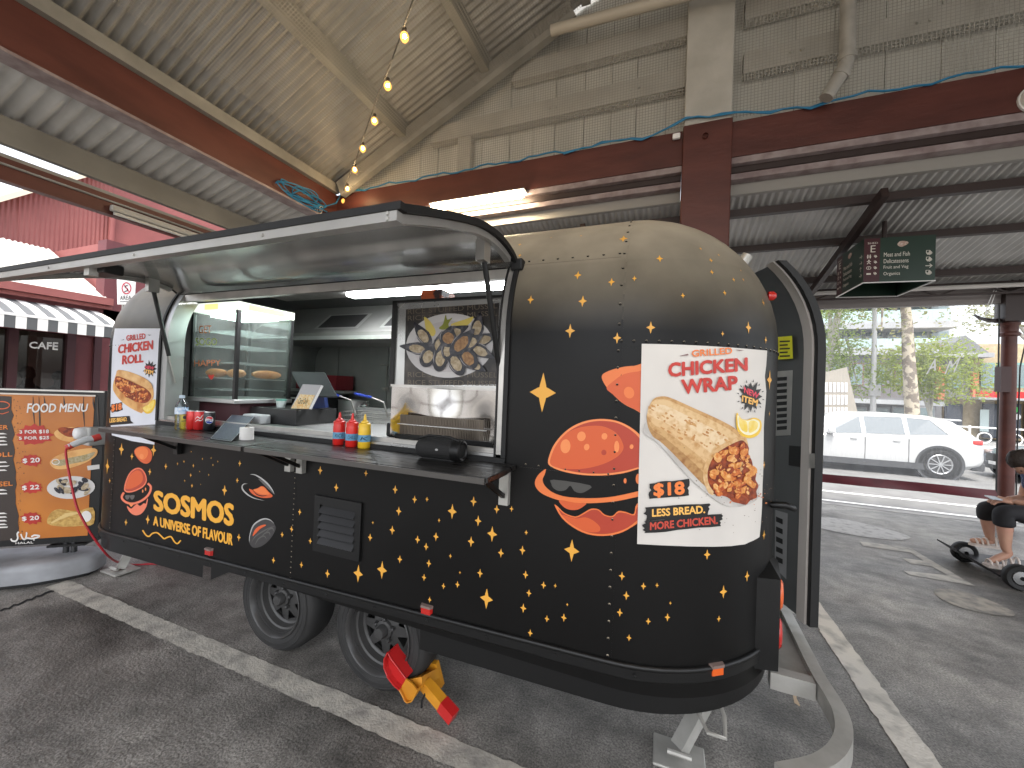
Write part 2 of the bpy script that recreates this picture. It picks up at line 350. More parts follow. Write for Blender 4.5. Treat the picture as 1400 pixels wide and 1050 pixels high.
# hairline crack near the menu board
cr = []
for i in range(16): cr.append((0+i*6.2, 836-i*2.35+random.uniform(-2, 2)))
flat('asphalt_crack', stroke(cr, 2.6), .003, mat('crack', (.012, .012, .012), .9))
# fallen leaf / litter under the bumper
lf = MB(); lp = [atZ(x, y, .012) for x, y in ((1084, 951), (1089, 947), (1089, 956), (1094, 966), (1086, 961))]; lf.add(lp, [(0, 1, 2, 3, 4)]); lf.add([p+Vector((0, 0, .006)) for p in lp], [(0, 1, 2, 3, 4)])
tag(lf.build('dry_leaf', mat('dry_leaf', (.5, .38, .26), .7)), 'small curled dry leaf on the asphalt below the steel bumper', 'leaf')
# ------------------------------------------------------------------ market shed
shed = thing('market_shed', 'open market shed with corrugated gable roof, oxblood beams and grey cladding', 'building', (0, 4.8, 0))
WY, EX = 4.8, -5.04; RIDGE_X = .33; SL = .47; EZ = 4.78
def roof_z(x): return EZ+SL*((x-EX) if x < RIDGE_X else (2*RIDGE_X-x-EX))
def corr_mesh(name, L, W=.762, pitch=.0762, amp=.016, M=GALV):
    n = int(W/pitch*8+.5); v = []; f = []
    for i in range(n+1):
        y = W*i/n; z = amp*math.cos(2*math.pi*y/pitch); v += [(0, y, z), (L/2, y, z), (L, y, z)]
    for i in range(n): a = i*3; f += [(a, a+1, a+4, a+3), (a+1, a+2, a+5, a+4)]
    me = bpy.data.meshes.new(name); me.from_pydata(v, [], f); me.materials.append(M); me.polygons.foreach_set('use_smooth', [True]*len(f)); return me
run = RIDGE_X-EX+.12; RL = run*math.sqrt(1+SL*SL)
rs = corr_mesh('roof_sheet', RL, .76, .095, .02)
for side in (0, 1):
    for i in range(13):
        o = link('roof_sheet', rs); o.parent = shed; a = math.atan(SL); y0 = 4.9-.75*(i+1)
        if side == 0: mw = Matrix.Translation((EX-.12, y0, EZ-.056)) @ Matrix.Rotation(-a, 4, 'Y')
        else: mw = Matrix.Translation((2*RIDGE_X-EX+.12, y0+.76, EZ-.056)) @ Matrix.Rotation(math.pi, 4, 'Z') @ Matrix.Rotation(-a, 4, 'Y')
        mw = mw @ Matrix.Translation((0, 0, .004*(i % 2)))
        o.matrix_parent_inverse = Matrix.Translation((0, -4.8, 0)); o.matrix_local = Matrix.Translation((0, -4.8, 0)) @ mw
def part(mb, name, M, parent=shed, smooth=0): return mb.build(name, M, parent, smooth)
part(MB().add([(RIDGE_X-.3, -4.9, roof_z(RIDGE_X-.3)+.03), (RIDGE_X, -4.9, roof_z(RIDGE_X)+.05), (RIDGE_X+.3, -4.9, roof_z(RIDGE_X+.3)+.03), (RIDGE_X-.3, 4.98, roof_z(RIDGE_X-.3)+.03), (RIDGE_X, 4.98, roof_z(RIDGE_X)+.05), (RIDGE_X+.3, 4.98, roof_z(RIDGE_X+.3)+.03)], [(0, 1, 4, 3), (1, 2, 5, 4)]), 'ridge_cap', GALV)
for x in (-3.62, -2.34, -1.06, .24, 1.6, 2.9, 4.2): part(MB().box(x-.055, x+.055, -4.7, 4.72, roof_z(x)-.26, roof_z(x)-.05), 'purlin', GREYT)
# eaves beams
for s, x in ((1, EX), (-1, 2*RIDGE_X-EX)):
    part(MB().box(x-.09, x+.09, -4.8, 4.86, 4.18, 4.605), 'eaves_beam', REDT)
    part(MB().box(x-.095, x+.11, -4.8, 4.86, 4.15, 4.178), 'beam_flange', LILAC)
    part(MB().box(x-.1*s, x+.16*s, -4.8, 4.70, 4.608, 4.74) if s > 0 else MB().box(x-.16, x+.1, -4.8, 4.70, 4.608, 4.74), 'wall_plate', GREYT)
# wall beam (two runs, either side of the post)
for x0, x1 in ((EX+.09, .085), (.575, 5.6)):
    part(MB().box(x0, x1, 4.72, 4.90, 4.22, 4.60), 'wall_beam', REDT)
    part(MB().box(x0, x1, 4.735, 4.90, 4.15, 4.218), 'beam_flange', LILAC)
    part(MB().box(x0, x1, 4.80, 4.90, 4.085, 4.148), 'beam_soffit', DKBROWN)
    part(MB().box(x0, x1, 4.82, 4.95, 4.02, 4.083), 'soffit_trim', LILAC); part(MB().box(x0, x1, 4.93, 4.99, 3.90, 4.018), 'flashing', mat('flashing', (.26, .25, .23), .55))
part(MB().bevbox(.088, .572, 4.66, 4.98, 0, 4.62, .012), 'post', REDT)
part(MB().bevbox(.098, .562, 4.668, 4.97, 4.622, 6.6, .01), 'king_post', GREYG)
part(MB().lathe([(.028, 0), (.028, .03), (.012, .03), (.012, .06)], (.31, 4.62, 4.45), 8, 1), 'bolt', REDT)
# tie members and studs on the gable
for z0, z1 in ((5.13, 5.36), (5.72, 5.95)):
    for x0, x1 in ((-5+(z1-4.6)/SL, .09), (.57, 5.2-(z1-4.6)/SL)): part(MB().box(x0+.1, x1, 4.76, 4.88, z0, z1), 'tie_beam', GREYG)
for x in (-2.72, 3.3): part(MB().box(x-.1, x+.1, 4.775, 4.87, 4.605, 5.128), 'stud', GREYG)
part(MB().beam((-4.78, 4.63, 4.62), (-1.2, 4.63, 6.28), .1, .24), 'rafter', GREYT)
part(MB().beam((5.44, 4.63, 4.62), (1.86, 4.63, 6.28), .1, .24), 'rafter', GREYT)
for x, z in ((-.5, 5.24), (-1.5, 5.24), (1.1, 5.24), (2.1, 5.24)):
    for dx in (0, .09): part(MB().lathe([(.02, 0), (.017, -.018), (0, -.022)], (x+dx, 4.76, z), 8, 1), 'bolt', GREYG)
# cladding boards
x = -4.9; k = 0
while x < 5.5:
    wd = random.choice((.3, .34, .38, .42)); x1 = x+wd-.008; y = 4.93+.006*(k % 3)
    zt0, zt1 = roof_z(x)-.03, roof_z(x1)-.03
    if max(zt0, zt1) > 4.7:
        zz = [max(z, 4.62) for z in (zt0, zt1)]; part(MB().add([(x, y, 4.45), (x1, y, 4.45), (x1, y, zz[1]), (x, y, zz[0]), (x, y+.02, 4.45), (x1, y+.02, 4.45), (x1, y+.02, zz[1]), (x, y+.02, zz[0])], [(0, 1, 2, 3), (7, 6, 5, 4), (1, 5, 6, 2), (4, 0, 3, 7), (3, 2, 6, 7)]), 'cladding_board', BOARD)
    x += wd; k += 1
part(MB().add([(-5.1, 4.965, 4.4), (5.7, 4.965, 4.4), (5.7, 4.965, 4.95), (RIDGE_X, 4.965, roof_z(RIDGE_X)+.14), (-5.1, 4.965, 4.95)], [(0, 1, 2, 3, 4)]), 'wall_lining', GREYT)
# bird netting
net = thing('bird_netting', 'fine dark bird netting stretched under the shed roof and across the gable', 'netting', (-2, 4.6, 5))
me = MB().add([(-4.7, 4.70, 4.62), (.098, 4.70, 4.62), (.098, 4.70, 6.5), (-.7, 4.70, 6.5)], [(0, 1, 2, 3)]).build('gable_net', net_mat('net_a', .032, .006, (0, 2)), net)
me = MB().add([(.565, 4.70, 4.62), (5.3, 4.70, 4.62), (1.4, 4.70, 6.4), (.565, 4.70, 6.5)], [(0, 1, 2, 3)]).build('gable_net', bpy.data.materials['net_a'], net)
nr = MB().add([(-4.4, -1.5, roof_z(-4.4)-.34), (.3, -1.5, roof_z(.3)-.34), (.3, 4.62, roof_z(.3)-.34), (-4.4, 4.62, roof_z(-4.4)-.34)], [(0, 1, 2, 3)]).build('roof_net', net_mat('net_b', .03, .004, (0, 1)), net)
# ------------------------------------------------------------------ lower lean-to roof and gutter on the left side
side = thing('side_canopy', 'narrow lean-to roof with grey gutter fascia along the left of the shed', 'canopy', (-5.7, 0, 3.4))
cs = corr_mesh('side_sheet', .95, .762, .127, .022, GALVD)
for i in range(15):
    o = link('side_sheet', cs); o.parent = side; mw = Matrix.Translation((-5.88, 4.9-.76*(i+1), 4.0)) @ Matrix.Rotation(-math.atan(.27), 4, 'Y'); o.matrix_local = Matrix.Translation((5.7, 0, -3.4)) @ mw
part(MB().box(-5.83, -5.76, -6.2, 5.2, 3.735, 3.985), 'gutter_fascia', mat('gutter_grey', (.2, .195, .175), .55, col2=(.15, .145, .13), nscale=2), side)
part(MB().box(-5.87, -5.832, -6.2, 5.2, 3.96, 3.995), 'gutter_lip', GREYT, side)
part(MB().box(-6.02, -5.93, -6.2, 5.2, 3.66, 3.70), 'rail', GREYT, side)
part(MB().box(-6.0, -5.9, -6.2, 5.2, 3.44, 3.655), 'red_beam', REDT, side)
part(MB().tube([(-5.885, -6, 3.585), (-5.885, 5, 3.585)], .012, 8), 'conduit', GREYT, side)
for y in (-5.5, 4.6): part(MB().box(-6.03, -5.87, y-.08, y+.08, 0, 3.438), 'column', REDT, side)
fx = thing('unlit_batten_light', 'unlit grey fluorescent batten under the red beam at the left', 'lamp', (-5.86, 2.8, 3.5))
part(MB().bevbox(-5.89, -5.82, 2.42, 3.62, 3.475, 3.54, .012), 'housing', mat('batten_body', (.4, .39, .36), .5), fx)
part(MB().tube([(-5.855, 2.45, 3.455), (-5.855, 3.59, 3.455)], .018, 10), 'tube', mat('tube_off', (.55, .55, .52), .3), fx)
# ------------------------------------------------------------------ street canopy on the right
can = thing('street_canopy', 'corrugated street awning on dark purlins behind the trailer', 'canopy', (2, 6.2, 3))
KC = .234
def can_z(y): return 3.93-KC*(y-4.92)
cl = (7.55-4.97)*math.sqrt(1+KC*KC); cm_ = corr_mesh('awning_sheet', cl, .762, .0762, .012, GALVD)
for i in range(20):
    o = link('awning_sheet', cm_); o.parent = can
    mw = Matrix.Translation((-5.4+.75*i, 4.97, can_z(4.97)+.004*(i % 2))) @ Matrix.Rotation(math.pi/2, 4, 'Z') @ Matrix.Rotation(math.atan(KC), 4, 'Y') @ Matrix.Translation((0, -.762, 0))
    o.matrix_local = Matrix.Translation((-2, -6.2, -3)) @ mw
for y in (5.22, 5.98, 6.92): part(MB().box(-5.5, 9.6, y-.035, y+.035, can_z(y)-.1, can_z(y)-.016), 'purlin', DKBROWN, can)
_n = Vector((0, KC, 1)).normalized()
rx = on_plane(1180, 301, Vector((0, 4.92, 3.93-.13)), _n).x
for i in range(-2, 3):
    x = rx+i*3.05
    part(MB().beam((x, 4.99, can_z(4.99)-.15), (x, 7.36, can_z(7.36)-.15), .06, .1), 'rafter', DKBROWN, can)
tz0, tz1 = 3.17, 3.34
part(MB().box(-5.5, 9.6, 7.24, 7.28, tz1-.025, tz1), 'truss_chord', DKBROWN, can); part(MB().box(-5.5, 9.6, 7.24, 7.28, tz0, tz0+.025), 'truss_chord', DKBROWN, can)
zz = MB(); x = -5.5; k = 0
while x < 9.4: zz.beam((x, 7.26, tz0+.012 if k % 2 else tz1-.012), (x+.36, 7.26, tz1-.012 if k % 2 else tz0+.012), .02, .02); x += .36; k += 1
stuff(part(zz, 'truss_lattice', DKBROWN, can))
part(MB().tube([(-5.5, 7.2, 3.27), (9.6, 7.2, 3.27)], .03, 10), 'conduit', mat('conduit', (.5, .48, .46), .4), can)
part(MB().box(-5.5, 9.6, 7.42, 7.48, 3.07, 3.29), 'gutter', mat('gutter_mauve', (.2, .18, .175), .5), can)
for x in (4.33, -1.9):
    p = part(MB().tube([(x, 7.44, -.05), (x, 7.44, 3.3)], [.078, .07], 20), 'column', REDT, can, 40)
    part(MB().lathe([(.078, 2.62), (.1, 2.63), (.1, 2.66), (.082, 2.68), (.082, 2.76), (.098, 2.78), (.098, 2.80), (.08, 2.81)], (x, 7.44, 0), 20), 'collar', REDT, p, 40)
    part(MB().box(x-.1, x+.1, 7.34, 7.54, 2.82, 3.4), 'capital', DKBROWN, p)
    for s in (-1, 1):
        part(MB().tube([(x+s*.09, 7.44, 2.84), (x+s*.2, 7.44, 2.845), (x+s*.3, 7.44, 2.88), (x+s*.36, 7.44, 2.93)], [.03, .03, .022, .012], 8), 'bracket', DKBROWN, p)
part(MB().box(4.18, 4.28, 7.30, 7.42, 1.86, 2.2), 'meter_box', mat('box_maroon', (.06, .03, .03), .5), can)
part(MB().tube([(4.47, 7.42, 3.2), (4.5, 7.42, 2.7), (4.43, 7.42, 2.2), (4.42, 7.42, 1.2), (4.42, 7.42, .1)], .008, 6), 'cable', BLACKP, can)
part(MB().tube([(4.2, 7.4, 3.05), (4.21, 7.4, 2.0), (4.215, 7.4, .05)], .009, 6), 'drop_cord', BLACKP, can)
# clear drop blind with maroon hem
bl = thing('clear_blind', 'clear plastic street blind with a maroon bottom hem', 'blind', (2, 7.4, .4))
part(MB().grid(lambda u, v: (-1.8+u*5.98, 7.4+.012*math.sin(u*21)*(1-v), .52+v*2.56), 40, 6), 'clear_sheet', sheet_glass('clear_pvc', (.95, .95, .95), .08, .08, .10), bl, 180)
part(MB().grid(lambda u, v: (-1.8+u*6.02, 7.395+.018*math.sin(u*30+v)*(1-v), .40+v*.13+.004*math.sin(u*17)), 60, 3), 'hem', mat('maroon_vinyl', (.11, .012, .02), .4, col2=(.08, .01, .016)), bl, 180)
def blindmap(x, y): return atY(x, y, 7.385)
WV = mat('white_vinyl', (.8, .8, .8), .5)
text('lettering', 'A', ((1268, 494), (1281, 490), (1280, 506), (1266, 512)), blindmap, WV, bl, .02, .3)
text('lettering', 'M', ((1293, 496), (1314, 487), (1310, 508), (1291, 512)), blindmap, WV, bl, .0, .3)
decal('cord_loop', [stroke([(1364, 392), (1354, 420), (1347, 432)], 1.2), stroke([(1361, 392), (1350, 418), (1347, 432)], 1.2)], blindmap, WV, bl)
# ------------------------------------------------------------------ services on the shed
tub = thing('lit_batten_light', 'lit warm fluorescent batten on the oxblood beam above the trailer', 'lamp', (-2.44, 4.6, 4.1))
part(MB().box(-3.14, -1.74, 4.59, 4.715, 4.166, 4.178).box(-3.12, -1.76, 4.655, 4.715, 4.1785, 4.215), 'housing', mat('batten_grey', (.25, .25, .24), .5), tub)
part(MB().lathe([(.0, 0), (.03, .006), (.042, .03), (.042, 1.33), (.03, 1.354), (0, 1.36)], (-3.12, 4.64, 4.12), 14, 0), 'diffuser', lamp_mat('tube_glow', (1, .80, .52), 30), tub, 40)
l2 = thing('bulkhead_lamp', 'white bulkhead lamp on the oxblood beam at the right edge', 'lamp', (2.9, 4.6, 4.3))
part(MB().lathe([(.11, 0), (.115, -.03), (.1, -.075), (.06, -.11), (0, -.12)], (2.88, 4.718, 4.31), 20, 1), 'diffuser', mat('lamp_opal', (.75, .74, .7), .3), l2, 60)
part(MB().lathe([(.125, -.001), (.125, -.02), (.1, -.02)], (2.88, 4.719, 4.31), 20, 1), 'ring', WHITEP, l2, 60)
pp = thing('downpipe', 'galvanised downpipe with an angled outlet in front of the grey gable', 'pipe', (1.49, 4.55, 4.5))
part(MB().tube([(1.49, 4.55, 6.2), (1.50, 4.55, 4.92), (1.49, 4.55, 4.84), (1.46, 4.55, 4.77), (1.37, 4.54, 4.6), (1.34, 4.54, 4.55)], [.062]*4+[.06, .06], 16), 'pipe', STEEL, pp, 50)
for a, b in (((1.50, 4.55, 4.93), (1.50, 4.55, 4.88)), ((1.465, 4.55, 4.775), (1.445, 4.55, 4.735))): part(MB().tube([a, b], .074, 16), 'pipe_collar', STEEL, pp, 50)
du = thing('round_duct', 'pale horizontal round duct high under the shed roof', 'duct', (-.6, 4.4, 5.9))
part(MB().tube([(-1.40, 4.42, 5.92), (1.6, 4.42, 5.80)], .06, 14), 'duct', mat('duct_cream', (.4, .37, .31), .45), du, 50)
cb = thing('blue_cable_run', 'blue cable draped along the top of the oxblood wall beam', 'cable', (0, 4.7, 4.6))
P = []
for i in range(90):
    x = -4.95+i*.115; z = 4.615+.018*math.sin(i*.9)+.012*math.sin(i*2.3); y = 4.70
    if -.15 < x < .8: k = min(1, (x+.15)/.2) if x < .33 else min(1, (.8-x)/.2); z += .055*k; y -= .06*k
    P.append((x, y, z))
part(MB().tube(P, .011, 6), 'cable', BLUEC, cb, 60)
part(MB().tube([(p[0], p[1]-.012, p[2]+.012*math.sin(i*1.7)-.012) for i, p in enumerate(P) if -1.3 < p[0] < 1.6], .009, 6), 'cable', BLUEC, cb, 60)
part(MB().bevbox(-.02, .06, 4.66, 4.70, 4.5, 4.56, .01), 'connector', WHITEP, cb)
bc = thing('blue_cable_coil', 'tangled coil of blue cable hung on the left eaves beam', 'cable', (-4.9, 4.1, 4.3))
rd = random.Random(5); P = []
for i in range(230):
    a = i*.21; ry = .40*(.45+.55*abs(math.sin(i*.047))); rz = .115*(.5+.5*abs(math.cos(i*.031)))
    P.append((-4.93+.05*math.sin(i*.37), 4.12+ry*math.cos(a)+.07*math.sin(i*.11), 4.285+rz*math.sin(a)+.03*math.sin(i*.23)))
P += [(-4.9, 4.45, 4.30), (-4.85, 4.62, 4.42), (-4.83, 4.69, 4.6)]
part(MB().tube(P, .0085, 6), 'cable', BLUEC, bc, 60)
text('numerals', '39', [(430, 285), (442, 279), (442, 292), (430, 298)], lambda x, y: atX(x, y, -4.944), mat('numeral_white', (.7, .68, .62), .5), shed, .02)
# string lights
stl = thing('string_lights', 'string of warm round festoon bulbs on a dark cable under the roof', 'string lights', (-3.3, 3.5, 4.5))
A, B = Vector((-4.82, 4.70, 4.53)), Vector((3.6, -1.78, 4.56))
SG = [A+(B-A)*t+Vector((0, 0, .03+.05*math.sin(t*37)*.3)) for t in [i/160 for i in range(161)]]
part(MB().tube(SG, .007, 6), 'cable', BLACKP, stl)
def glow_glass():
    M = bpy.data.materials.new('bulb_glass'); M.use_nodes = True; t = M.node_tree; t.nodes.clear(); o = t.nodes.new('ShaderNodeOutputMaterial'); e = t.nodes.new('ShaderNodeEmission'); e.inputs[0].default_value = (1, .42, .08, 1); e.inputs[1].default_value = .85
    tr = t.nodes.new('ShaderNodeBsdfTransparent'); m_ = t.nodes.new('ShaderNodeMixShader'); m_.inputs[0].default_value = .6; t.links.new(tr.outputs[0], m_.inputs[1]); t.links.new(e.outputs[0], m_.inputs[2]); t.links.new(m_.outputs[0], o.inputs[0]); return M
BULB = glow_glass(); FILA = lamp_mat('filament_glow', (1, .68, .34), 430); CAPM = mat('bulb_socket', (.03, .025, .02), .5)
L0 = (B-A).length; s = .0; k = 0
for px in ((470, 275), (475, 258), (485, 232), (496, 203), (512, 165), (530, 117), (553, 50)):
    c = atZ(px[0], px[1], 4.50)
    b_ = part(MB().lathe([(0, -.044), (.022, -.037), (.035, -.015), (.036, .002), (.027, .023), (.014, .036), (0, .038)], c, 14), 'bulb', BULB, stl, 180)
    part(MB().lathe([(.013, .03), (.016, .034), (.016, .07), (.008, .078)], c, 10), 'socket', CAPM, b_, 40); part(MB().lathe([(0, -.017), (.012, -.008), (.014, 0), (.01, .012), (0, .018)], c, 10), 'filament', FILA, b_, 180)
for d in [.62*(q+1) for q in range(10)]:  # extra unseen bulbs, string run on overhead, added to light the trailer roof
    c = atZ(553, 50, 4.5)+(B-A).normalized()*d
    b_ = part(MB().lathe([(0, -.044), (.022, -.037), (.035, -.015), (.036, .002), (.027, .023), (.014, .036), (0, .038)], c, 14), 'bulb', BULB, stl, 180); part(MB().lathe([(0, -.017), (.012, -.008), (.014, 0), (.01, .012), (0, .018)], c, 10), 'filament', FILA, b_, 180)
# ------------------------------------------------------------------ food trailer
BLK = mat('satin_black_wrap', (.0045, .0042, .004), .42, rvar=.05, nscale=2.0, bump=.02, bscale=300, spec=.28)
def dust_sheen(M, base_c, dust_sheen_c, amount):       # thin dusty film, plus tan lamp sheen painted onto upward faces
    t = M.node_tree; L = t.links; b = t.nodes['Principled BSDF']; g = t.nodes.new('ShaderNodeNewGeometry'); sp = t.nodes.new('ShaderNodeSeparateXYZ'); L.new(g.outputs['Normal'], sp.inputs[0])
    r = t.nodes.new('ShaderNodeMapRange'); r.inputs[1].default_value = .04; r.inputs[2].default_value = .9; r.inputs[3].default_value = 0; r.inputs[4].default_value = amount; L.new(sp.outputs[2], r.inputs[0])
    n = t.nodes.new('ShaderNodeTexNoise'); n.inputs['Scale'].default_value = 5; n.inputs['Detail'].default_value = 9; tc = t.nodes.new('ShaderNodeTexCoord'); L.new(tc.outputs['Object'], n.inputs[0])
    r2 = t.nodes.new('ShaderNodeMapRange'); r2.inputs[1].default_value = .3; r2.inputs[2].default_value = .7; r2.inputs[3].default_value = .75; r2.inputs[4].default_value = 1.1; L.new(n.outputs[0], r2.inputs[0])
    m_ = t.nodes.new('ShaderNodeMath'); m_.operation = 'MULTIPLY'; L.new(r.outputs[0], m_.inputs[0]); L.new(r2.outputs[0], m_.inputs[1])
    x = t.nodes.new('ShaderNodeMix'); x.data_type = 'RGBA'; x.inputs[6].default_value = tuple(base_c)+(1,); x.inputs[7].default_value = tuple(dust_sheen_c)+(1,); L.new(m_.outputs[0], x.inputs[0]); L.new(x.outputs[2], b.inputs['Base Color'])
dust_sheen(BLK, (.0045, .0042, .004), (.46, .40, .30), .95)
BLKT = mat('black_trim', (.006, .006, .006), .42, bump=.05, bscale=120)
RUB = mat('black_rubber', (.01, .01, .01), .6)
ALU = mat('aluminium_frame', (.55, .53, .5), .38, .8, col2=(.42, .41, .39), nscale=5, rvar=.1)
ALUD = mat('anodised_frame', (.42, .405, .38), .4, .45, col2=(.34, .33, .31), nscale=5)
SS = mat('stainless', (.55, .55, .54), .3, .95, rvar=.08, nscale=3, col2=(.48, .48, .47), bump=.05, bscale=7)
SSD = mat('stainless_dull', (.48, .48, .47), .42, .55, col2=(.38, .38, .375), nscale=2, rvar=.1)
SSM = mat('stainless_mirror', (.45, .43, .41), .12, 1.0, bump=.25, bscale=2.2)
LINER = mat('liner_grey', (.2, .2, .197), .4, .3, col2=(.12, .12, .118), nscale=2)
trl = thing('food_trailer', 'black rounded food trailer printed with yellow stars, burgers and mussels, hatch raised', 'trailer', (-2, 2.6, 0))
WX0, WX1, WZ0 = -3.27, -.687, 1.335; PH = math.asin((2.232-CZ)/TR)
# stations round the plan
def stations(brk):
    S_ = []
    xs = sorted(set([CX0+(CX1-CX0)*i/12 for i in range(13)]+brk))
    for x in xs: S_.append((x, CY0, -math.pi/2))
    for i in range(1, 17): S_.append((CX1, CY0, -math.pi/2+i*math.pi/32))
    for y in (2.56, 2.78): S_.append((CX1, y, 0))
    S_.append((CX1, CY1, 0))
    for i in range(1, 13): S_.append((CX1, CY1, i*math.pi/24))
    for i in range(1, 7): S_.append((CX1+(CX0-CX1)*i/6, CY1, math.pi/2))
    for i in range(1, 13): S_.append((CX0, CY1, math.pi/2+i*math.pi/24))
    S_.append((CX0, CY0, math.pi))
    for i in range(1, 16): S_.append((CX0, CY0, math.pi+i*math.pi/32))
    return S_
ST = stations([WX0, WX1])
def shell(zb, off, zrows, skip, top=True):
    b = MB(); rows = [(z, 0) for z in zrows]+[(CZ, ph) for ph in sorted(set([i*math.pi/32 for i in range(1, 17)]+[PH]))]
    r = TR+off; n = len(ST)
    for z, ph in rows:
        for kx, ky, a in ST: b.v.append((kx+r*math.cos(ph)*math.cos(a), ky+r*math.cos(ph)*math.sin(a), z+r*math.sin(ph)))
    for i in range(len(rows)-1):
        zc = rows[i][0]+r*math.sin(rows[i][1]); 
        for j in range(n):
            j2 = (j+1) % n; A, B2 = ST[j], ST[j2]
            if skip(A, B2, rows[i], rows[i+1]): continue
            b.f.append((i*n+j, i*n+j2, (i+1)*n+j2, (i+1)*n+j))
    if top: b.add([(CX0, CY0, CZ+r), (CX1, CY0, CZ+r), (CX1, CY1, CZ+r), (CX0, CY1, CZ+r)], [(0, 1, 2, 3)])
    return b
def skipw(A, B2, r0, r1):
    if A[2] == B2[2] == -math.pi/2 and A[0] >= WX0-1e-6 and B2[0] <= WX1+1e-6 and r0[0] >= WZ0-1e-6 and r1[1] <= PH+1e-6: return True
    if A[2] == 0 and B2[2] == 0 and A[1] >= 2.36-1e-6 and r0[0] >= .6 and r1[1] <= PH+.3: return True       # rear doorway
    return False
ZR = [.455, .6, .8, 1.0, 1.2, WZ0, 1.5, 1.7, CZ]
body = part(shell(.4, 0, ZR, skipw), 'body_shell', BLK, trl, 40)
part(shell(.4, -.045, ZR, skipw), 'inner_liner', LINER, trl, 40)
part(MB().box(CX0-.2, CX1+.2, CY0-.5, CY1+.5, .47, .5), 'floor', mat('trailer_floor', (.05, .05, .05), .6), trl)
part(MB().box(-3.8, -.45, 2.0, 3.3, .3, .40), 'chassis', BLKT, trl)
# panel seams: proud lap strips and rivets
rv = MB()
def rivet(P, r=.0065):
    n = (P-core(P)).normalized(); a = n.orthogonal().normalized(); b_ = n.cross(a)
    rv.add([P+(a*math.cos(t)+b_*math.sin(t))*r for t in [i*math.pi/3 for i in range(6)]]+[P+n*r*.65+(a*math.cos(t)+b_*math.sin(t))*r*.55 for t in [i*math.pi/3 for i in range(6)]], [(i, (i+1) % 6, 6+(i+1) % 6, 6+i) for i in range(6)]+[(6, 7, 8, 9, 10, 11)])
def lap(paths, name='panel_lap', wd=.007, th=.0007):
    b = MB()
    for path in paths:
        for i in range(len(path)-1):
            p, q = path[i], path[i+1]; n1 = (p-core(p)).normalized(); n2 = (q-core(q)).normalized(); d = (q-p).normalized(); s1 = d.cross(n1)*wd/2; s2 = d.cross(n2)*wd/2
            b.add([p+s1, p-s1, q-s2, q+s2, p+s1+n1*th, p-s1+n1*th, q-s2+n2*th, q+s2+n2*th], [(4, 5, 6, 7), (0, 4, 7, 3), (1, 2, 6, 5), (0, 1, 5, 4), (2, 3, 7, 6)])
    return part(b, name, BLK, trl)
def vline(x, z0, z1, n): return [Vector((x, YS, z0+(z1-z0)*i/n)) for i in range(n+1)]
def arcline(x, p0, p1, n): return [Vector((x, CY0-TR*math.cos(p0+(p1-p0)*i/n), CZ+TR*math.sin(p0+(p1-p0)*i/n))) for i in range(n+1)]
def hline(z, a0, a1, n, c=(CX1, CY0)): return [Vector((c[0]+TR*math.cos(a0+(a1-a0)*i/n), c[1]+TR*math.sin(a0+(a1-a0)*i/n), z)) for i in range(n+1)]
hp = -math.pi/2
lap([vline(-.175, .55, CZ, 2)+arcline(-.175, .01, math.pi/2, 20)]); lap([hline(1.84, hp, 0, 16)]); lap([vline(-1.95, .5, 1.29, 2)]); lap([vline(CX0-.01, .5, 1.3, 1)])
lap([hline(1.84, math.pi, math.pi*1.5, 16, (CX0, CY0))]); lap([[Vector((x, CY0-TR*math.cos(PH+.02), CZ+TR*math.sin(PH+.02))) for x in (WX1+.03, -.2)]], wd=.007)
lap([[Vector((x, YS, 1.30)) for x in (-.6, -.2)]], wd=.006)
for i in range(19): rivet(Vector((-.187, YS, .58+i*.069)))
for i in range(11): rivet(arcline(-.187, .06, 1.3, 10)[i])
for i in range(23): rivet(hline(1.862, hp+.02, -.02, 22)[i])
for i in range(19): rivet(hline(1.862, math.pi*1.5-.02, math.pi*1.08, 18, (CX0, CY0))[i])
for i in range(26): rivet(Vector((-1.963, YS, .52+i*.03)), .005); 
for i in range(20): rivet(Vector((CX0-.02, YS+.0003, .5+i*.041)), .0045)
for i in range(7): rivet(Vector((WX1+.06+i*.07, CY0-TR*math.cos(PH+.05), CZ+TR*math.sin(PH+.05))))
for i in range(7): rivet(Vector((-.57+i*.06, YS, 1.315)), .0055)
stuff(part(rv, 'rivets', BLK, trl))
# skirt: half-round bead, band, and lower apron; the skirt line climbs to the right as in the picture
def sk(x): return .462+(x+3.9)*.0262
def ring_path(off, z_off, x_from=None, x_to=None):
    r = TR+off; p = []
    for i in range(17): a = math.pi+i*math.pi/32; p.append((CX0+r*math.cos(a), CY0+r*math.sin(a)))
    for i in range(1, 25): p.append((CX0+(CX1-CX0)*i/24, CY0-r))
    for i in range(1, 17): a = -math.pi/2+i*math.pi/32; p.append((CX1+r*math.cos(a), CY0+r*math.sin(a)))
    p.append((CX1+r, CY1))
    return [Vector((x, y, sk(x)+z_off)) for x, y in p if (x_from is None or x >= x_from) and (x_to is None or x <= x_to)]
def band(path, z0, z1, off_out=.0):
    b = MB()
    b.add([p+Vector((0, 0, z0)) for p in path]+[p+Vector((0, 0, z1)) for p in path], [(i, i+1, len(path)+i+1, len(path)+i) for i in range(len(path)-1)]); return b
part(MB().tube(ring_path(.004, 0), .012, 8), 'trim_bead', BLKT, trl, 60)
part(band(ring_path(.012, 0), -.044, -.002), 'skirt_band', BLKT, trl, 40)
ap = []; 
part(band(ring_path(-.006, 0, None, -2.66), -.135, -.04), 'apron', BLKT, trl, 40)
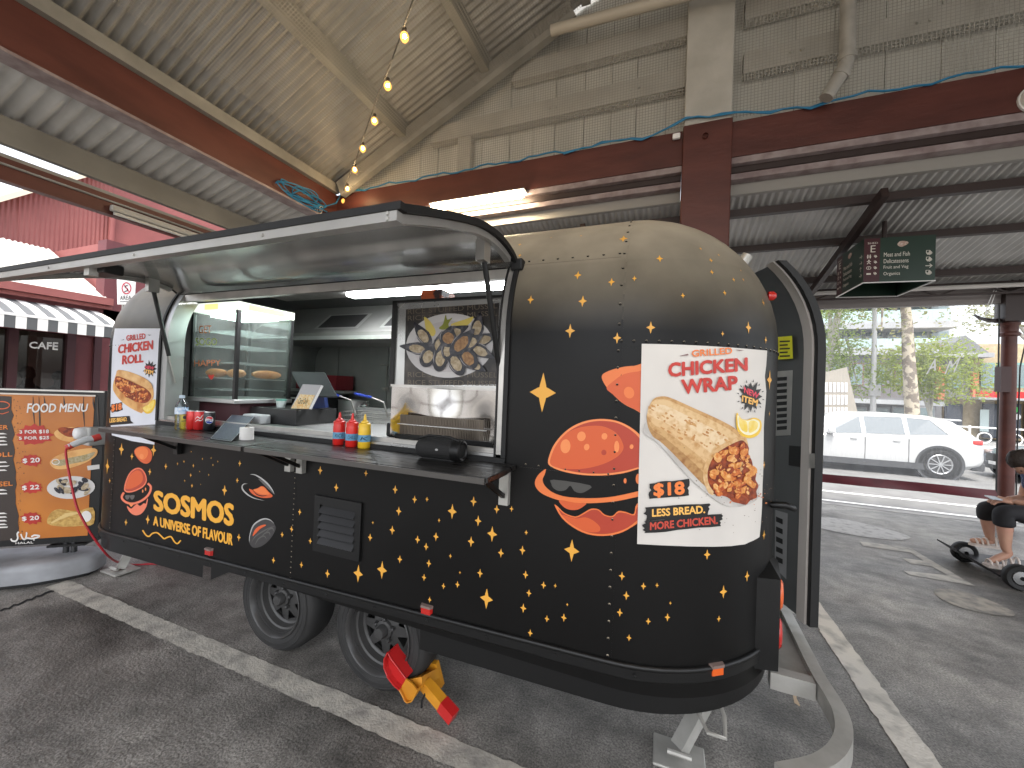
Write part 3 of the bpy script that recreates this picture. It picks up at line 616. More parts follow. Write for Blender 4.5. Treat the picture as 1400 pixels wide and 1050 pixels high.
part(MB().add([(-2.66, YS+.006, sk(-2.66)-.135), (-2.66, YS+.006, sk(-2.66)-.04), (-2.46, YS+.006, sk(-2.46)-.04), (-2.66, YS+.3, sk(-2.66)-.135), (-2.46, YS+.3, sk(-2.46)-.04)], [(0, 2, 1), (0, 3, 4, 2)]), 'apron_end', BLKT, trl)
part(MB().tube(ring_path(-.004, -.052, -1.12, None), .006, 6), 'trim_bead', BLKT, trl, 60)
part(band(ring_path(-.012, 0, -1.12, None), -.185, -.04), 'apron', BLKT, trl, 40)
part(MB().box(-3.95, -.05, 1.96, 3.4, .402, .44), 'underside', BLKT, trl)
stuff(part((lambda b: [b.lathe([(.007, 0), (.005, -.004), (0, -.005)], (x, YS-.0125, sk(x)-.024), 8, 1) for x in [-3.6+.32*i for i in range(12)]] and b)(MB()), 'skirt_screws', BLKT, trl))
# wheels
TYRE = mat('tyre_rubber', (.02, .02, .02), .75, col2=(.032, .031, .03), nscale=5, bump=.15, bscale=50)
RIM = mat('black_steel_rim', (.05, .049, .048), .36, bump=.05)
def wheel(cx):
    y = 1.735; c = (cx, y, .305)
    ty = part(MB().lathe([(.19, .02), (.205, -.004), (.225, -.013), (.26, -.013), (.284, .0), (.297, .018), (.304, .05), (.305, .14), (.297, .175), (.27, .195), (.19, .195)], c, 48, 1), 'tyre', TYRE, trl, 40)
    grv = MB()
    for r in (.235, .262): grv.lathe([(r, -.0135), (r+.004, -.016), (r+.008, -.0135)], c, 48, 1)
    part(grv, 'sidewall_rib', TYRE, ty, 60)
    rm = part(MB().lathe([(.205, .004), (.212, -.014), (.207, -.018), (.2, -.012), (.194, .012), (.186, .04), (.176, .045), (.17, .078), (.158, .085), (.15, .11)], c, 40, 1), 'rim', RIM, ty, 40)
    # disc with eight triangular openings
    b = MB(); n = 8; yd = y+.075
    for k in range(n):
        a0 = 2*math.pi*k/n; a1 = a0+2*math.pi/n; am = (a0+a1)/2
        def pt(r, a, dy=0): return (cx+r*math.cos(a), yd+dy, .305+r*math.sin(a))
        w0 = .10; w1 = .27
        ri, ro = .088, .142
        pin = [pt(.05, a0, -.015), pt(.05, am, -.015), pt(.05, a1, -.015)]
        hin = [pt(ri, am-.05, -.006), pt(ri, am+.05, -.006)]; hout = [pt(ro, am-.24), pt(ro, am+.24)]; outp = [pt(.166, a0, .012), pt(.166, am-.24, .012), pt(.166, am+.24, .012), pt(.166, a1, .012)]
        V = pin+hin+hout+outp      # 0-2 pin,3-4 hin,5-6 hout,7-10 out
        b.add(V, [(0, 1, 3), (1, 4, 3), (1, 2, 4), (0, 3, 5, 8, 7), (4, 2, 10, 9, 6), (5, 6, 9, 8)])
    part(b, 'rim_disc', RIM, rm, 30)
    part(MB().lathe([(.052, -.018), (.05, -.03), (.036, -.034), (.034, -.06), (.028, -.072), (0, -.075)], (cx, yd, .305), 20, 1), 'hub', RIM, rm, 40)
    for k in range(5):
        a = 2*math.pi*k/5+.3; part(MB().lathe([(.012, -.015), (.012, -.034), (.007, -.04), (0, -.041)], (cx+.058*math.cos(a), yd, .305+.058*math.sin(a)), 6, 1), 'wheel_nut', RIM, rm)
    ad = MB(); ad.lathe([(.145, .078), (.145, .09), (0, .09)], (cx, y+.02, .305), 24, 1); part(ad, 'brake_drum', BLKT, rm)
    return ty
wheel(-1.395); wheel(-2.165)
part(MB().box(-2.62, -1.06, 1.70, 1.96, .62, .64), 'wheel_arch', BLKT, trl); part(MB().box(-2.62, -1.06, 1.955, 1.975, .34, .64), 'wheel_arch_back', BLKT, trl)
part(MB().tube([(-1.395, 1.8, .305), (-1.395, 3.4, .305)], .03, 10), 'axle', BLKT, trl); part(MB().tube([(-2.165, 1.8, .305), (-2.165, 3.4, .305)], .03, 10), 'axle', BLKT, trl)
# louvred vent
vx0, vx1, vz0, vz1 = -1.79, -1.465, .715, 1.02
vt = part(MB().box(vx0, vx1, YS-.014, YS+.002, vz1-.045, vz1).box(vx0, vx1, YS-.014, YS+.002, vz0, vz0+.045).box(vx0, vx0+.04, YS-.014, YS+.002, vz0+.045, vz1-.045).box(vx1-.04, vx1, YS-.014, YS+.002, vz0+.045, vz1-.045), 'vent_frame', BLKT, trl)
part(MB().add([(vx0+.04, YS-.003, vz0+.045), (vx1-.04, YS-.003, vz0+.045), (vx1-.04, YS-.003, vz1-.045), (vx0+.04, YS-.003, vz1-.045)], [(0, 1, 2, 3)]), 'vent_back', RUB, vt)
for i in range(5):
    z = vz0+.05+i*.042; part(MB().add([(vx0+.04, YS-.026, z), (vx1-.04, YS-.026, z), (vx1-.04, YS-.004, z+.03), (vx0+.04, YS-.004, z+.03), (vx0+.04, YS-.023, z-.002), (vx1-.04, YS-.023, z-.002), (vx1-.04, YS-.001, z+.028), (vx0+.04, YS-.001, z+.028)], [(0, 1, 2, 3), (7, 6, 5, 4), (0, 4, 5, 1), (1, 5, 6, 2), (0, 3, 7, 4)]), 'louvre', mat('louvre_grey', (.024, .024, .025), .35), vt)
# marker lights
AMB = mat('amber_lens', (.75, .12, .02), .2, coat=.5); REDL = mat('red_lens', (.5, .02, .015), .15, coat=.5); CLR = mat('clear_lens', (.22, .16, .14), .15, coat=.5)
for x, y in ((287, 754), (584, 833), (978, 914)):
    p = hit(x, y); n = (p-core(p)).normalized(); t_ = Vector((-n.y, n.x, 0)); 
    def mk(w_, h_, d_, name, M, par, dz=0):
        vs = [p+t_*i*w_/2+Vector((0, 0, j*h_/2+dz))+n*k for k, sh in ((0, 1), (d_, .8)) for i, j in ((-sh, -sh), (sh, -sh), (sh, sh), (-sh, sh))]
        return part(MB().add(vs, [(4, 5, 6, 7), (0, 1, 5, 4), (1, 2, 6, 5), (2, 3, 7, 6), (3, 0, 4, 7)]), name, M, par)
    b_ = mk(.062, .042, .016, 'marker_light', AMB if x > 900 else REDL, trl); mk(.066, .014, .019, 'marker_top', CLR, b_, .018)
# hatch opening frame (aluminium reveal) and rubber seal
prof = [(WZ0, 0)]+[(WZ0+(CZ-WZ0)*i/4, 0) for i in range(1, 5)]+[(CZ, PH*i/6) for i in range(1, 7)]
def wp(z, ph, off): return (CY0-(TR+off)*math.cos(ph), z+(TR+off)*math.sin(ph))
def jamb(xa, xb, o0, o1, name, M):
    b = MB(); n = len(prof)
    for x in (xa, xb):
        for o_ in (o0, o1): b.v += [(x,)+wp(z, ph, o_) for z, ph in prof]
    f = []
    for i in range(n-1):
        f += [(n+i, 3*n+i, 3*n+i+1, n+i+1), (i, i+1, n+i+1, n+i), (2*n+i, 3*n+i, 3*n+i+1, 2*n+i+1), (i, 2*n+i, 2*n+i+1, i+1)]
    b.f += f; return part(b, name, M, trl, 40)
jamb(WX1-.028, WX1, -.075, .006, 'window_jamb', ALU); jamb(WX1, WX1+.022, -.01, .014, 'hatch_seal', RUB); jamb(WX1-.036, WX1-.029, -.05, .012, 'hatch_seal', RUB)
jamb(WX0, WX0+.06, -.10, .004, 'window_jamb', SSD); jamb(WX0-.022, WX0, -.01, .014, 'hatch_seal', RUB)
yh, zh = wp(CZ, PH, 0)
part(MB().box(WX0+.06, WX1-.03, yh-.005, yh+.03, zh-.052, zh-.005), 'window_head', ALU, trl)
part(MB().box(WX0-.02, WX1+.02, YS-.012, YS+.012, WZ0-.03, WZ0-.002), 'sill_seal', RUB, trl)
part(MB().box(WX0, WX1, YS-.006, YS+.16, WZ0, WZ0+.012), 'sill', SS, trl); part(MB().box(WX0+.02, WX1-.03, YS+.01, YS+.03, WZ0+.013, WZ0+.035), 'sill_track', ALU, trl)
# raised hatch (awning)
AP = smooth([(1.742, 2.236), (1.69, 2.268), (1.60, 2.287), (1.48, 2.291), (1.313, 2.266), (1.063, 2.190), (.881, 2.126)], 4, False)
def nrm(i):
    a = Vector(AP[max(i-1, 0)]); b = Vector(AP[min(i+1, len(AP)-1)]); d = (b-a).normalized(); return Vector((d.y, -d.x))
def hatch_strip(xa, xb, o0, o1, i0=0, i1=None):
    i1 = len(AP) if i1 is None else i1; b = MB(); idx = range(i0, i1); n = len(idx)
    for x in (xa, xb):
        for o_ in (o0, o1): b.v += [(x, AP[i][0]+nrm(i).x*o_, AP[i][1]+nrm(i).y*o_) for i in idx]
    for i in range(n-1): b.f += [(n+i, n+i+1, 3*n+i+1, 3*n+i), (i, 2*n+i, 2*n+i+1, i+1), (i, i+1, n+i+1, n+i), (2*n+i, 3*n+i, 3*n+i+1, 2*n+i+1)]
    e = n-1; b.f += [(e, 2*n+e, 3*n+e, n+e), (0, n, 3*n, 2*n)]
    return b
if nrm(3).y < 0: 
    _nr = nrm
    def nrm(i): return -_nr(i)
HIN = mat('hatch_stainless', (.5, .5, .49), .2, .95, col2=(.42, .42, .41), nscale=1.5, bump=.16, bscale=1.6, rvar=.06)
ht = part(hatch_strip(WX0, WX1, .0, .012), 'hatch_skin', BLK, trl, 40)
part(hatch_strip(WX0+.01, WX1-.01, -.006, -.002), 'hatch_lining', HIN, ht, 40)
part(hatch_strip(WX1-.03, WX1-.002, -.034, -.009, 4), 'hatch_frame', ALUD, ht, 40); part(hatch_strip(WX0+.002, WX0+.03, -.034, -.009, 4), 'hatch_frame', ALUD, ht, 40)
part(hatch_strip(WX1, WX1+.014, -.008, .016, 1), 'hatch_rubber', RUB, ht, 40); part(hatch_strip(WX0-.014, WX0, -.008, .016, 1), 'hatch_rubber', RUB, ht, 40)
ye, ze = AP[-1]; part(MB().box(WX0-.01, WX1+.0, ye-.022, ye+.012, ze-.036, ze-.008), 'hatch_frame', ALUD, ht)
part(MB().box(WX0-.014, WX1+.014, ye-.026, ye+.0, ze-.0075, ze+.014), 'hatch_rubber', RUB, ht)
for x in (-2.55, -1.9, -1.2): part(MB().lathe([(.006, 0), (.004, -.004), (0, -.0045)], (x, ye-.022, ze-.022), 8, 1), 'screw', STEEL, ht)
for dz in (-.014, -.029): part(MB().lathe([(.007, 0), (.005, -.004), (0, -.0045)], (WX1-.03, ye-.0221, ze+dz), 8, 1), 'screw', STEEL, ht)
lt = part(MB().bevbox(-2.36, -2.22, .905, .975, 2.075, 2.12, .008), 'hatch_latch', BLKT, ht); part(MB().box(-2.31, -2.27, .88, .91, 2.06, 2.13), 'latch_tongue', STEEL, lt)
part(MB().bevbox(WX1-.02, WX1+.04, yh-.03, yh+.05, zh-.02, zh+.035, .008), 'hinge_block', RUB, ht)
part(MB().tube([(WX0, yh, zh+.012), (WX1, yh, zh+.012)], .016, 8), 'hinge', RUB, ht)
# gas struts
for pts, bk in ((((-.73, 1.475, 2.215), (-.72, 1.672, 1.737), (-.72, 1.752, 1.548)), (-.76, -.70)), (((-3.2, 1.55, 2.24), (-3.2, 1.662, 1.785), (-3.2, 1.71, 1.60)), (-3.23, -3.17))):
    a, b_, c = (Vector(q) for q in pts); st = part(MB().tube([a, b_], .0125, 10), 'gas_strut', BLKT, trl, 60)
    part(MB().tube([b_, c], .0055, 8), 'strut_rod', STEEL, st, 60)
    part(MB().box(bk[0]+.01, bk[1]-.01, a.y-.03, a.y+.03, a.z-.04, a.z+.05), 'strut_bracket', ALU, st)
# folding shelf
SHZ = 1.312
for x0, x1, nm in ((-3.255, -1.945, 'shelf'), (-1.94, -.61, 'shelf')):
    sh = part(MB().bevbox(x0, x1, 1.345, YS-.014, SHZ-.022, SHZ, .004), nm, mat('shelf_laminate', (.012, .0115, .011), .33, rvar=.08, nscale=9, col2=(.02, .019, .018), stretch=(.3, 3, 1)), trl)
    part(MB().box(x0+.01, x1-.01, 1.336, 1.3445, SHZ-.024, SHZ-.002), 'edge_strip', mat('shelf_edge', (.10, .095, .09), .3, .6), sh)
for x in (-3.02, -1.99, -1.90, -.66):
    br = part(MB().box(x-.022, x+.022, YS-.03, YS-.002, 1.13, 1.285), 'shelf_bracket', STEEL if x > -2.5 else BLKT, trl)
    part(MB().beam((x, YS-.03, 1.17), (x, 1.43, SHZ-.035), .018, .018), 'bracket_stay', BLKT, br); part(MB().box(x-.018, x+.018, 1.40, YS-.03, SHZ-.042, SHZ-.024), 'bracket_arm', BLKT, br)
# tail-light box on the rear corner
P0 = Vector((CX1+TR*math.cos(-.42), CY0+TR*math.sin(-.42), 0)); 
tb = part(MB().add([(.345, 1.955, .5), (.478, 1.985, .5), (.52, 2.22, .5), (.43, 2.2, .5), (.345, 1.955, .885), (.478, 1.985, .885), (.52, 2.22, .885), (.43, 2.2, .885), (.45, 2.17, .94)], [(0, 1, 5, 4), (1, 2, 6, 5), (2, 3, 7, 6), (3, 2, 1, 0), (4, 5, 8), (5, 6, 8), (6, 7, 8), (4, 8, 7), (3, 0, 4, 7)]), 'tail_light_box', BLKT, trl)
for z0, z1, M in ((.73, .86, AMB), (.56, .69, REDL)):
    part(MB().lathe([(.05, 0), (.05, .012), (.042, .02), (0, .024)], (0, 0, 0), 18, 0), 'tail_lamp', M, tb, 40).matrix_local = Matrix.Translation((.484, 2.06, (z0+z1)/2)) @ Matrix.Rotation(-.18, 4, 'Z') @ Matrix.Diagonal((1, 1.1, 1.3, 1))
# open rear door, ajar, following the curved end
hx, hy = .515, 3.02; dr = Vector((.36, -.93, 0)).normalized(); nn = Vector((.93, .36, 0)).normalized()
lat = atZ(1113, 858, .55); wdoor = 0
# leaf runs from latch edge back towards the hinge
lx = Vector((lat.x, lat.y, 0)); hinge = lx-dr*.78
dp = [(.55, 0), (1.2, 0)]+[(1.9, 0)]+[(1.9+.55*math.sin(a), -.55*(1-math.cos(a))) for a in [i*.897/8 for i in range(1, 9)]]
def leaf(u0, u1, o0, o1, name, M, par, i0=0, i1=None):
    b = MB(); pr = dp[i0:i1]; n = len(pr)
    for u in (u0, u1):
        for o_ in (o0, o1): b.v += [tuple(hinge+dr*u+nn*(o_+k)+Vector((0, 0, z))) for z, k in pr]
    for i in range(n-1): b.f += [(n+i, 3*n+i, 3*n+i+1, n+i+1), (i, i+1, 2*n+i+1, 2*n+i), (2*n+i, 2*n+i+1, 3*n+i+1, 3*n+i), (i, n+i, n+i+1, i+1)]
    e = n-1; b.f += [(0, 2*n, 3*n, n), (e, n+e, 3*n+e, 2*n+e)]
    return part(b, name, M, par, 40)
DOORM = mat('door_inner_grey', (.075, .078, .078), .4, col2=(.09, .093, .093), nscale=2)
dl = leaf(0, .70, -.006, .012, 'rear_door', DOORM, trl); leaf(.70, .755, -.03, .004, 'door_frame', mat('door_frame_beige', (.40, .37, .34), .45, .15), dl); leaf(.757, .78, -.02, .02, 'door_seal', RUB, dl)
def dmap(x, y, e=.009): return on_plane(x, y, hinge-nn*e, nn)
YST = mat('yellow_sticker', (.72, .70, .02), .5)
dq = lambda *p, e=.009: [dmap(x, y, e) for x, y in p]
def dprint(name, px, M, e=.009, par=dl): 
    P = dq(*px, e=e); return part(MB().add(P, face_cam(P, [tuple(range(len(P)))])), name, M, par)
stk = dprint('warning_sticker', ((1060, 461), (1083, 459), (1084, 490), (1060, 492)), YST, .03)
for i, t_ in enumerate(('KEEP VENTS', 'OPEN', 'UNOBSTRUCTED')):
    pass
for i in range(5): dprint('sticker_line', ((1066, 466+i*5), (1080-(i % 2)*3, 465.4+i*5), (1080-(i % 2)*3, 467.4+i*5), (1066, 468+i*5)), BLACKP, .032, stk)
vg = dprint('door_vent', ((1060, 508), (1084, 506), (1081, 595), (1060, 596)), ALU)
for i in range(9): dprint('vent_slot', ((1062, 516+i*8.4), (1076, 515+i*8.4), (1075.6, 520+i*8.4), (1062, 521+i*8.4)), RUB, .011, vg)
vg2 = dprint('door_vent', ((1060, 697), (1077, 702), (1075, 792), (1059, 776)), mat('vent_grey', (.3, .3, .3), .5, .4))
for i in range(5): dprint('vent_slot', ((1061, 706+i*13.6), (1070, 710+i*13.6), (1070, 717+i*13.6), (1061, 713+i*13.6)), RUB, .011, vg2)
lk = dprint('lock_case', ((1079, 609), (1103, 611), (1102, 640), (1078, 636)), BLACKP); dprint('lock_plate', ((1106, 620), (1114, 620), (1114, 640), (1106, 640)), STEEL, .036)
hp_ = hit(1054, 690); part(MB().tube([hp_, hp_+Vector((.05, -.02, .01)), hp_+Vector((.085, .0, -.005)), hp_+Vector((.10, .06, -.012))], [.014, .016, .014, .01], 10), 'door_catch', BLKT, trl, 60)
hr = hit(1050, 405); part(MB().lathe([(.022, 0), (.022, .02), (.012, .032), (0, .034)], (0, 0, 0), 12, 0), 'rear_marker', REDL, trl, 40).matrix_local = Matrix.Translation(hr-Vector(trl.location))
part(MB().tube([(.36, 3.0, 2.42), (.48, 3.0, 2.60)], .035, 14), 'flue', STEEL, trl, 60)
# galvanised rear bumper frame
BZ = .50
bp_ = [atZ(x, y, BZ) for x, y in ((1063, 812), (1080, 845), (1100, 885), (1118, 920), (1138, 952), (1150, 975), (1154, 1000), (1145, 1022), (1125, 1038), (1100, 1046), (1068, 1052))]
bp_ = smooth([(p.x, p.y) for p in bp_], 4, False)
def railbar(path, wd, h0, h1, name, M, par):
    l, r = [], []; n = len(path)
    for i in range(n):
        a = Vector(path[max(i-1, 0)]); b_ = Vector(path[min(i+1, n-1)]); d = (b_-a).normalized(); q = Vector((-d.y, d.x))*wd/2; l.append(Vector(path[i])+q); r.append(Vector(path[i])-q)
    b = MB(); 
    for z in (h0, h1):
        b.v += [(p.x, p.y, z) for p in l]; b.v += [(p.x, p.y, z) for p in r]
    for i in range(n-1): b.f += [(2*n+i, 2*n+i+1, 3*n+i+1, 3*n+i), (i, n+i, n+i+1, i+1), (i, i+1, 2*n+i+1, 2*n+i), (n+i, 3*n+i, 3*n+i+1, n+i+1)]
    b.f += [(0, 2*n, 3*n, n), (n-1, 2*n-1, 4*n-1, 3*n-1)]
    return part(b, name, M, par, 30)
bump_ = railbar(bp_, .05, BZ-.075, BZ, 'bumper_rail', STEEL, trl)
a = atZ(1052, 912, BZ); b_ = atZ(1113, 928, BZ); part(MB().beam(a+Vector((0, 0, -.04)), b_+Vector((0, 0, -.04)), .05, .07), 'bumper_strut', STEEL, bump_)
part(MB().beam((.40, 2.6, BZ-.04), (.72, 2.75, BZ-.04), .05, .07), 'bumper_strut', STEEL, bump_); part(MB().box(.48, .62, 2.0, 2.95, BZ-.09, BZ-.03), 'step', STEEL, bump_)
# corner jacks
def jack(foot, top, name='corner_jack'):
    f, t_ = Vector(foot), Vector(top); j = part(MB().beam(f+Vector((0, 0, .03)), t_, .06, .055), name, STEEL, trl)
    part(MB().bevbox(f.x-.11, f.x+.11, f.y-.085, f.y+.085, .006, .02, .005), 'jack_foot', STEEL, j); part(MB().tube([f+Vector((-.05, -.045, .04)), f+Vector((.05, -.045, .04))], .012, 8), 'jack_pin', STEEL, j)
    return j
jf = atZ(928, 1032, .02); jt = Vector((jf.x+.11, jf.y+.06, .40)); j1 = jack(jf, (jf.x+.25, jf.y+.27, .42))
lp = atZ(968, 1002, .34); part(MB().tube([lp+Vector((-.02, .16, .09)), lp+Vector((-.03, .06, .02)), lp+Vector((.0, .0, .0)), lp+Vector((.06, .0, 0)), lp+Vector((.065, .07, .03)), lp+Vector((.03, .22, .08))], .008, 8), 'jack_eye', STEEL, j1)
jf2 = atZ(165, 781, .0); jack((jf2.x, jf2.y, .0), (jf2.x+.05, jf2.y+.12, .38))
# power inlet box on the front corner
ib = part(MB().bevbox(-4.50, -4.36, 1.74, 1.90, 1.05, 1.2, .01), 'power_inlet', mat('inlet_grey', (.42, .42, .40), .5), trl)
cv = part(MB().lathe([(.045, 0), (.05, -.02), (.045, -.05), (.02, -.06), (0, -.062)], (-4.44, 1.74, 1.15), 16, 1), 'inlet_cover', WHITEP, ib, 60)
# extractor / lamps inside
part(MB().box(-2.52, -.95, 2.55, 2.65, 2.375, 2.40), 'light_strip', lamp_mat('led_strip', (.95, .98, 1), 14), trl)
part(MB().box(-3.4, -.5, 2.5, 2.7, 2.402, 2.43), 'light_rail', ALU, trl)
for i in range(6): part(MB().box(-4.35+i*.72, -4.35+i*.72+.71, 3.60, 3.612, 1.25, 2.2), 'wall_panel', SSD, trl)
part(MB().box(-4.2, -.1, 3.0, 3.6, 1.17, 1.20), 'back_bench', SSD, trl); part(MB().box(-4.2, -.1, 3.02, 3.58, .5, 1.165), 'back_cupboard', LINER, trl)
part(MB().box(-3.8, -.2, 1.86, 2.42, 1.30, 1.333), 'front_bench', SSD, trl); part(MB().box(-3.8, -.2, 1.88, 2.40, .5, 1.295), 'front_cupboard', LINER, trl)
# ------------------------------------------------------------------ print on the trailer
_hit0 = hit
def hit(x, y, e=0):
    P = _hit0(x, y, e)
    k = 0
    while (P-core(P)).length-TR-e > 2e-3 or not (0 < P.y < 4):
        x += 1 if x < 700 else -1; P = _hit0(x, y, e); k += 1
        if k > 80: break
    return P
def TM(e): return lambda x, y: hit(x, y, e)
def Z(ox, oy, s): return lambda *pts: [(ox+x/s, oy+y/s) for x, y in pts]
def print_mat(n, c, c2=None, sc=20, r=.42, **k): return mat(n, c, r, col2=c2, nscale=sc, **k)
STAR = print_mat('star_yellow', (.80, .40, .06)); OR1 = print_mat('print_orange', (.80, .20, .055)); OR2 = print_mat('print_deep_orange', (.66, .115, .035)); OR3 = print_mat('print_red_orange', (.45, .055, .028)); OR4 = print_mat('print_light_orange', (.85, .27, .09))
GR1 = print_mat('print_grey', (.11, .105, .10)); GR2 = print_mat('print_light_grey', (.42, .41, .40)); GR3 = print_mat('print_dark_grey', (.05, .047, .047)); YEL = print_mat('print_yellow', (.82, .40, .045))
z1 = Z(380, 600, 3.5); z2 = Z(700, 560, 3.5); z3 = Z(700, 300, 3.5); z4 = Z(130, 580, 4.667)
SD = [(z1, ((202,151,20),(421,165,15),(279,233,19),(561,243,20),(654,290,18),(713,289,12),(104,350,15),(578,346,21),(834,347,34),(936,300,23),(1047,337,20),(1118,335,14),(454,401,8),(771,390,10),(958,392,24),(65,432,15),(547,437,21),(1025,455,35),(1188,448,12),(20,458,14),(441,472,18),(756,468,20),(668,482,19),(924,492,24),(155,489,15),(709,516,18),(1170,533,21),(1067,546,21),(825,561,11),(583,576,19),(112,603,15),(722,596,18),(871,640,8),(967,643,20),(237,645,20),(384,645,39),(498,627,40),(1185,650,19),(699,663,17),(859,697,16),(792,705,14),(1271,700,17),(1327,703,10),(1201,738,18),(726,770,14),(998,765,46),(1174,810,21),(1384,793,8),(1368,856,19),(1287,861,16),(1207,929,17))),
      (z2, ((286,674,50),(526,797,20),(547,890,20),(629,845,17),(694,841,11),(516,971,19),(758,926,8),(744,994,18),(652,1013,16),(934,694,24),(1012,872,30),(990,1001,15),(1125,797,25),(1206,265,18),(1206,600,23),(560,1092,16))),
      (z3, ((315,267,24),(476,299,22),(89,384,22),(338,391,28),(278,533,32),(503,567,26),(147,828,88),(533,92,28),(707,187,22),(586,282,15),(664,517,28),(818,364,14),(903,140,10),(952,195,14),(957,252,14),(989,170,9),(1061,288,12),(1018,351,14),(1107,288,10),(1095,244,6),(1203,398,18),(1132,517,28),(1008,547,12),(1215,577,18),(37,120,12),(37,172,12),(330,78,8),(187,87,5),(1233,768,45),(1232,930,12))),
      (z4, ((168,160,38),(235,205,22),(373,165,38),(78,268,48),(93,360,16),(349,303,22),(451,269,20),(526,252,10),(567,238,9),(613,175,6),(627,265,12),(685,221,8),(740,216,7),(752,260,8),(783,238,7),(667,302,6),(610,325,13),(725,323,8),(572,360,9),(618,393,14),(674,384,5),(923,250,20),(907,358,17),(826,422,33),(336,608,30),(197,626,22),(917,722,24),(1138,868,21)))]
def surf_star(x, y, hpx):
    P = hit(x, y, .0012); n = (P-core(P)).normalized(); a = hit(x, y-hpx, 0) if P.z < 1.9 else None
    s = hpx*(P-O).dot(FW)/FPX
    up = Vector((0, 0, 1))-n*n.z
    if up.length < .25: up = Vector((0, 1, 0))-n*n.y
    up.normalize(); sd_ = up.cross(n)*-1
    k = .74
    pts = star4(0, 0, s*k, s*1.08)
    V = [snap(P+sd_*u+up*v, .0012) for u, v in pts]; V.append(snap(P, .0014)); m_ = len(pts)
    F = face_cam(V, [(i, (i+1) % m_, m_) for i in range(m_)])
    return part(MB().add(V, F), 'star_print', STAR, body)
for zf, L_ in SD:
    for x, y, hh in L_:
        (px, py), = zf((x, y)); surf_star(px, py, hh/ (4.667 if zf is z4 else 3.5))
def tp(name, polys, M, e, par=body, **k): return decal(name, polys, TM(e), M, par, step=14, x_from=820, ycut=False, **k)
# large burger emblem, its right part under the poster
zb = Z(680, 480, 3.75)
BG = part(MB().add([hit(700, 600, -.01)]*3, []), 'burger_emblem', OR1, body) if False else None
bun = smooth(zb((262,580),(265,540),(290,480),(340,420),(400,378),(470,354),(545,348),(620,360),(690,395),(740,440),(775,500),(790,585),(720,605),(650,625),(560,637),(460,637),(370,625),(300,605)), 4)
emb = tp('burger_emblem', [bun], OR4, .001)
tp('bun_shade', [smooth(zb((272,578),(276,540),(302,482),(350,425),(410,386),(475,364),(545,358),(615,369),(680,402),(728,446),(762,500),(778,580),(720,596),(650,615),(560,627),(460,627),(375,615),(306,597)), 4)], OR3, .0016, emb)
tp('bun_light', [smooth(zb((272,578),(276,540),(302,482),(350,425),(410,395),(480,383),(550,388),(610,420),(640,465),(645,505),(610,545),(540,580),(450,602),(360,605),(306,597)), 4)], OR2, .0022, emb)
for x, y, rx, ry, rt in ((349,488,26,36,5), (431,437,22,25,10), (458,492,14,17,15), (549,437,15,17,10), (612,490,13,30,0), (688,490,10,12,10)): tp('bun_spot', [ell(680+x/3.75, 480+y/3.75, rx/3.75, ry/3.75, rt)], OR4, .0028, emb)
tp('bun_spot', [ell(680+546/3.75, 480+520/3.75, 13/3.75, 14/3.75)], OR3, .0028, emb)
tp('planet_ring', [smooth(zb((247,605),(207,638),(192,680),(215,720),(270,750),(350,772),(450,780),(560,775),(650,762),(800,725),(800,702),(650,735),(560,750),(450,754),(350,746),(285,725),(245,692),(232,660),(243,632)), 4)], OR1, .001, emb)
tp('sunglasses', [smooth(zb((288,659),(475,688),(455,718),(425,728),(395,718),(374,690),(350,712),(315,717),(287,702),(277,680)), 3)], print_mat('glasses_grey', (.07, .068, .062)), .001, emb)
tp('drip', [smooth(zb((318,764),(335,795),(368,813),(410,813),(440,797),(455,780),(400,778)), 3)], OR2, .0014, emb)
lb = smooth(zb((293,790),(310,797),(345,830),(400,848),(440,830),(480,808),(520,812),(550,838),(590,845),(620,820),(660,825),(700,835),(716,782),(790,780),(770,840),(690,902),(620,936),(540,948),(460,938),(390,905),(330,855)), 3)
tp('lower_bun', [lb], OR1, .001, emb)
tp('lower_bun_shade', [smooth(zb((312,808),(345,836),(400,854),(440,838),(482,815),(518,818),(548,844),(592,851),(622,828),(662,832),(704,842),(718,800),(760,820),(690,890),(618,926),(540,938),(462,928),(396,896),(340,852)), 3)], OR3, .0016, emb)
tp('lower_bun_light', [smooth(zb((330,840),(400,858),(450,852),(490,868),(525,900),(520,926),(462,926),(398,896)), 3)], OR2, .0022, emb)
tp('spot', [ell(680+655/3.75, 480+665/3.75, 2, 3.6)], OR1, .001, emb); tp('spot', [ell(680+722/3.75, 480+655/3.75, 3.4, 7)], OR1, .001, emb)
mo = tp('moon_emblem', [smooth(zb((535,128),(570,102),(640,82),(700,76),(775,80),(775,315),(700,297),(640,265),(590,220),(553,175)), 4)], OR1, .001)
tp('moon_shade', [smooth(zb((560,190),(600,150),(650,118),(720,105),(775,108),(775,312),(700,295),(640,263),(592,222)), 4)], OR2, .0016, mo); tp('moon_spot', [ell(680+675/3.75, 480+213/3.75, 7, 8.2, -20)], OR1, .0022, mo)
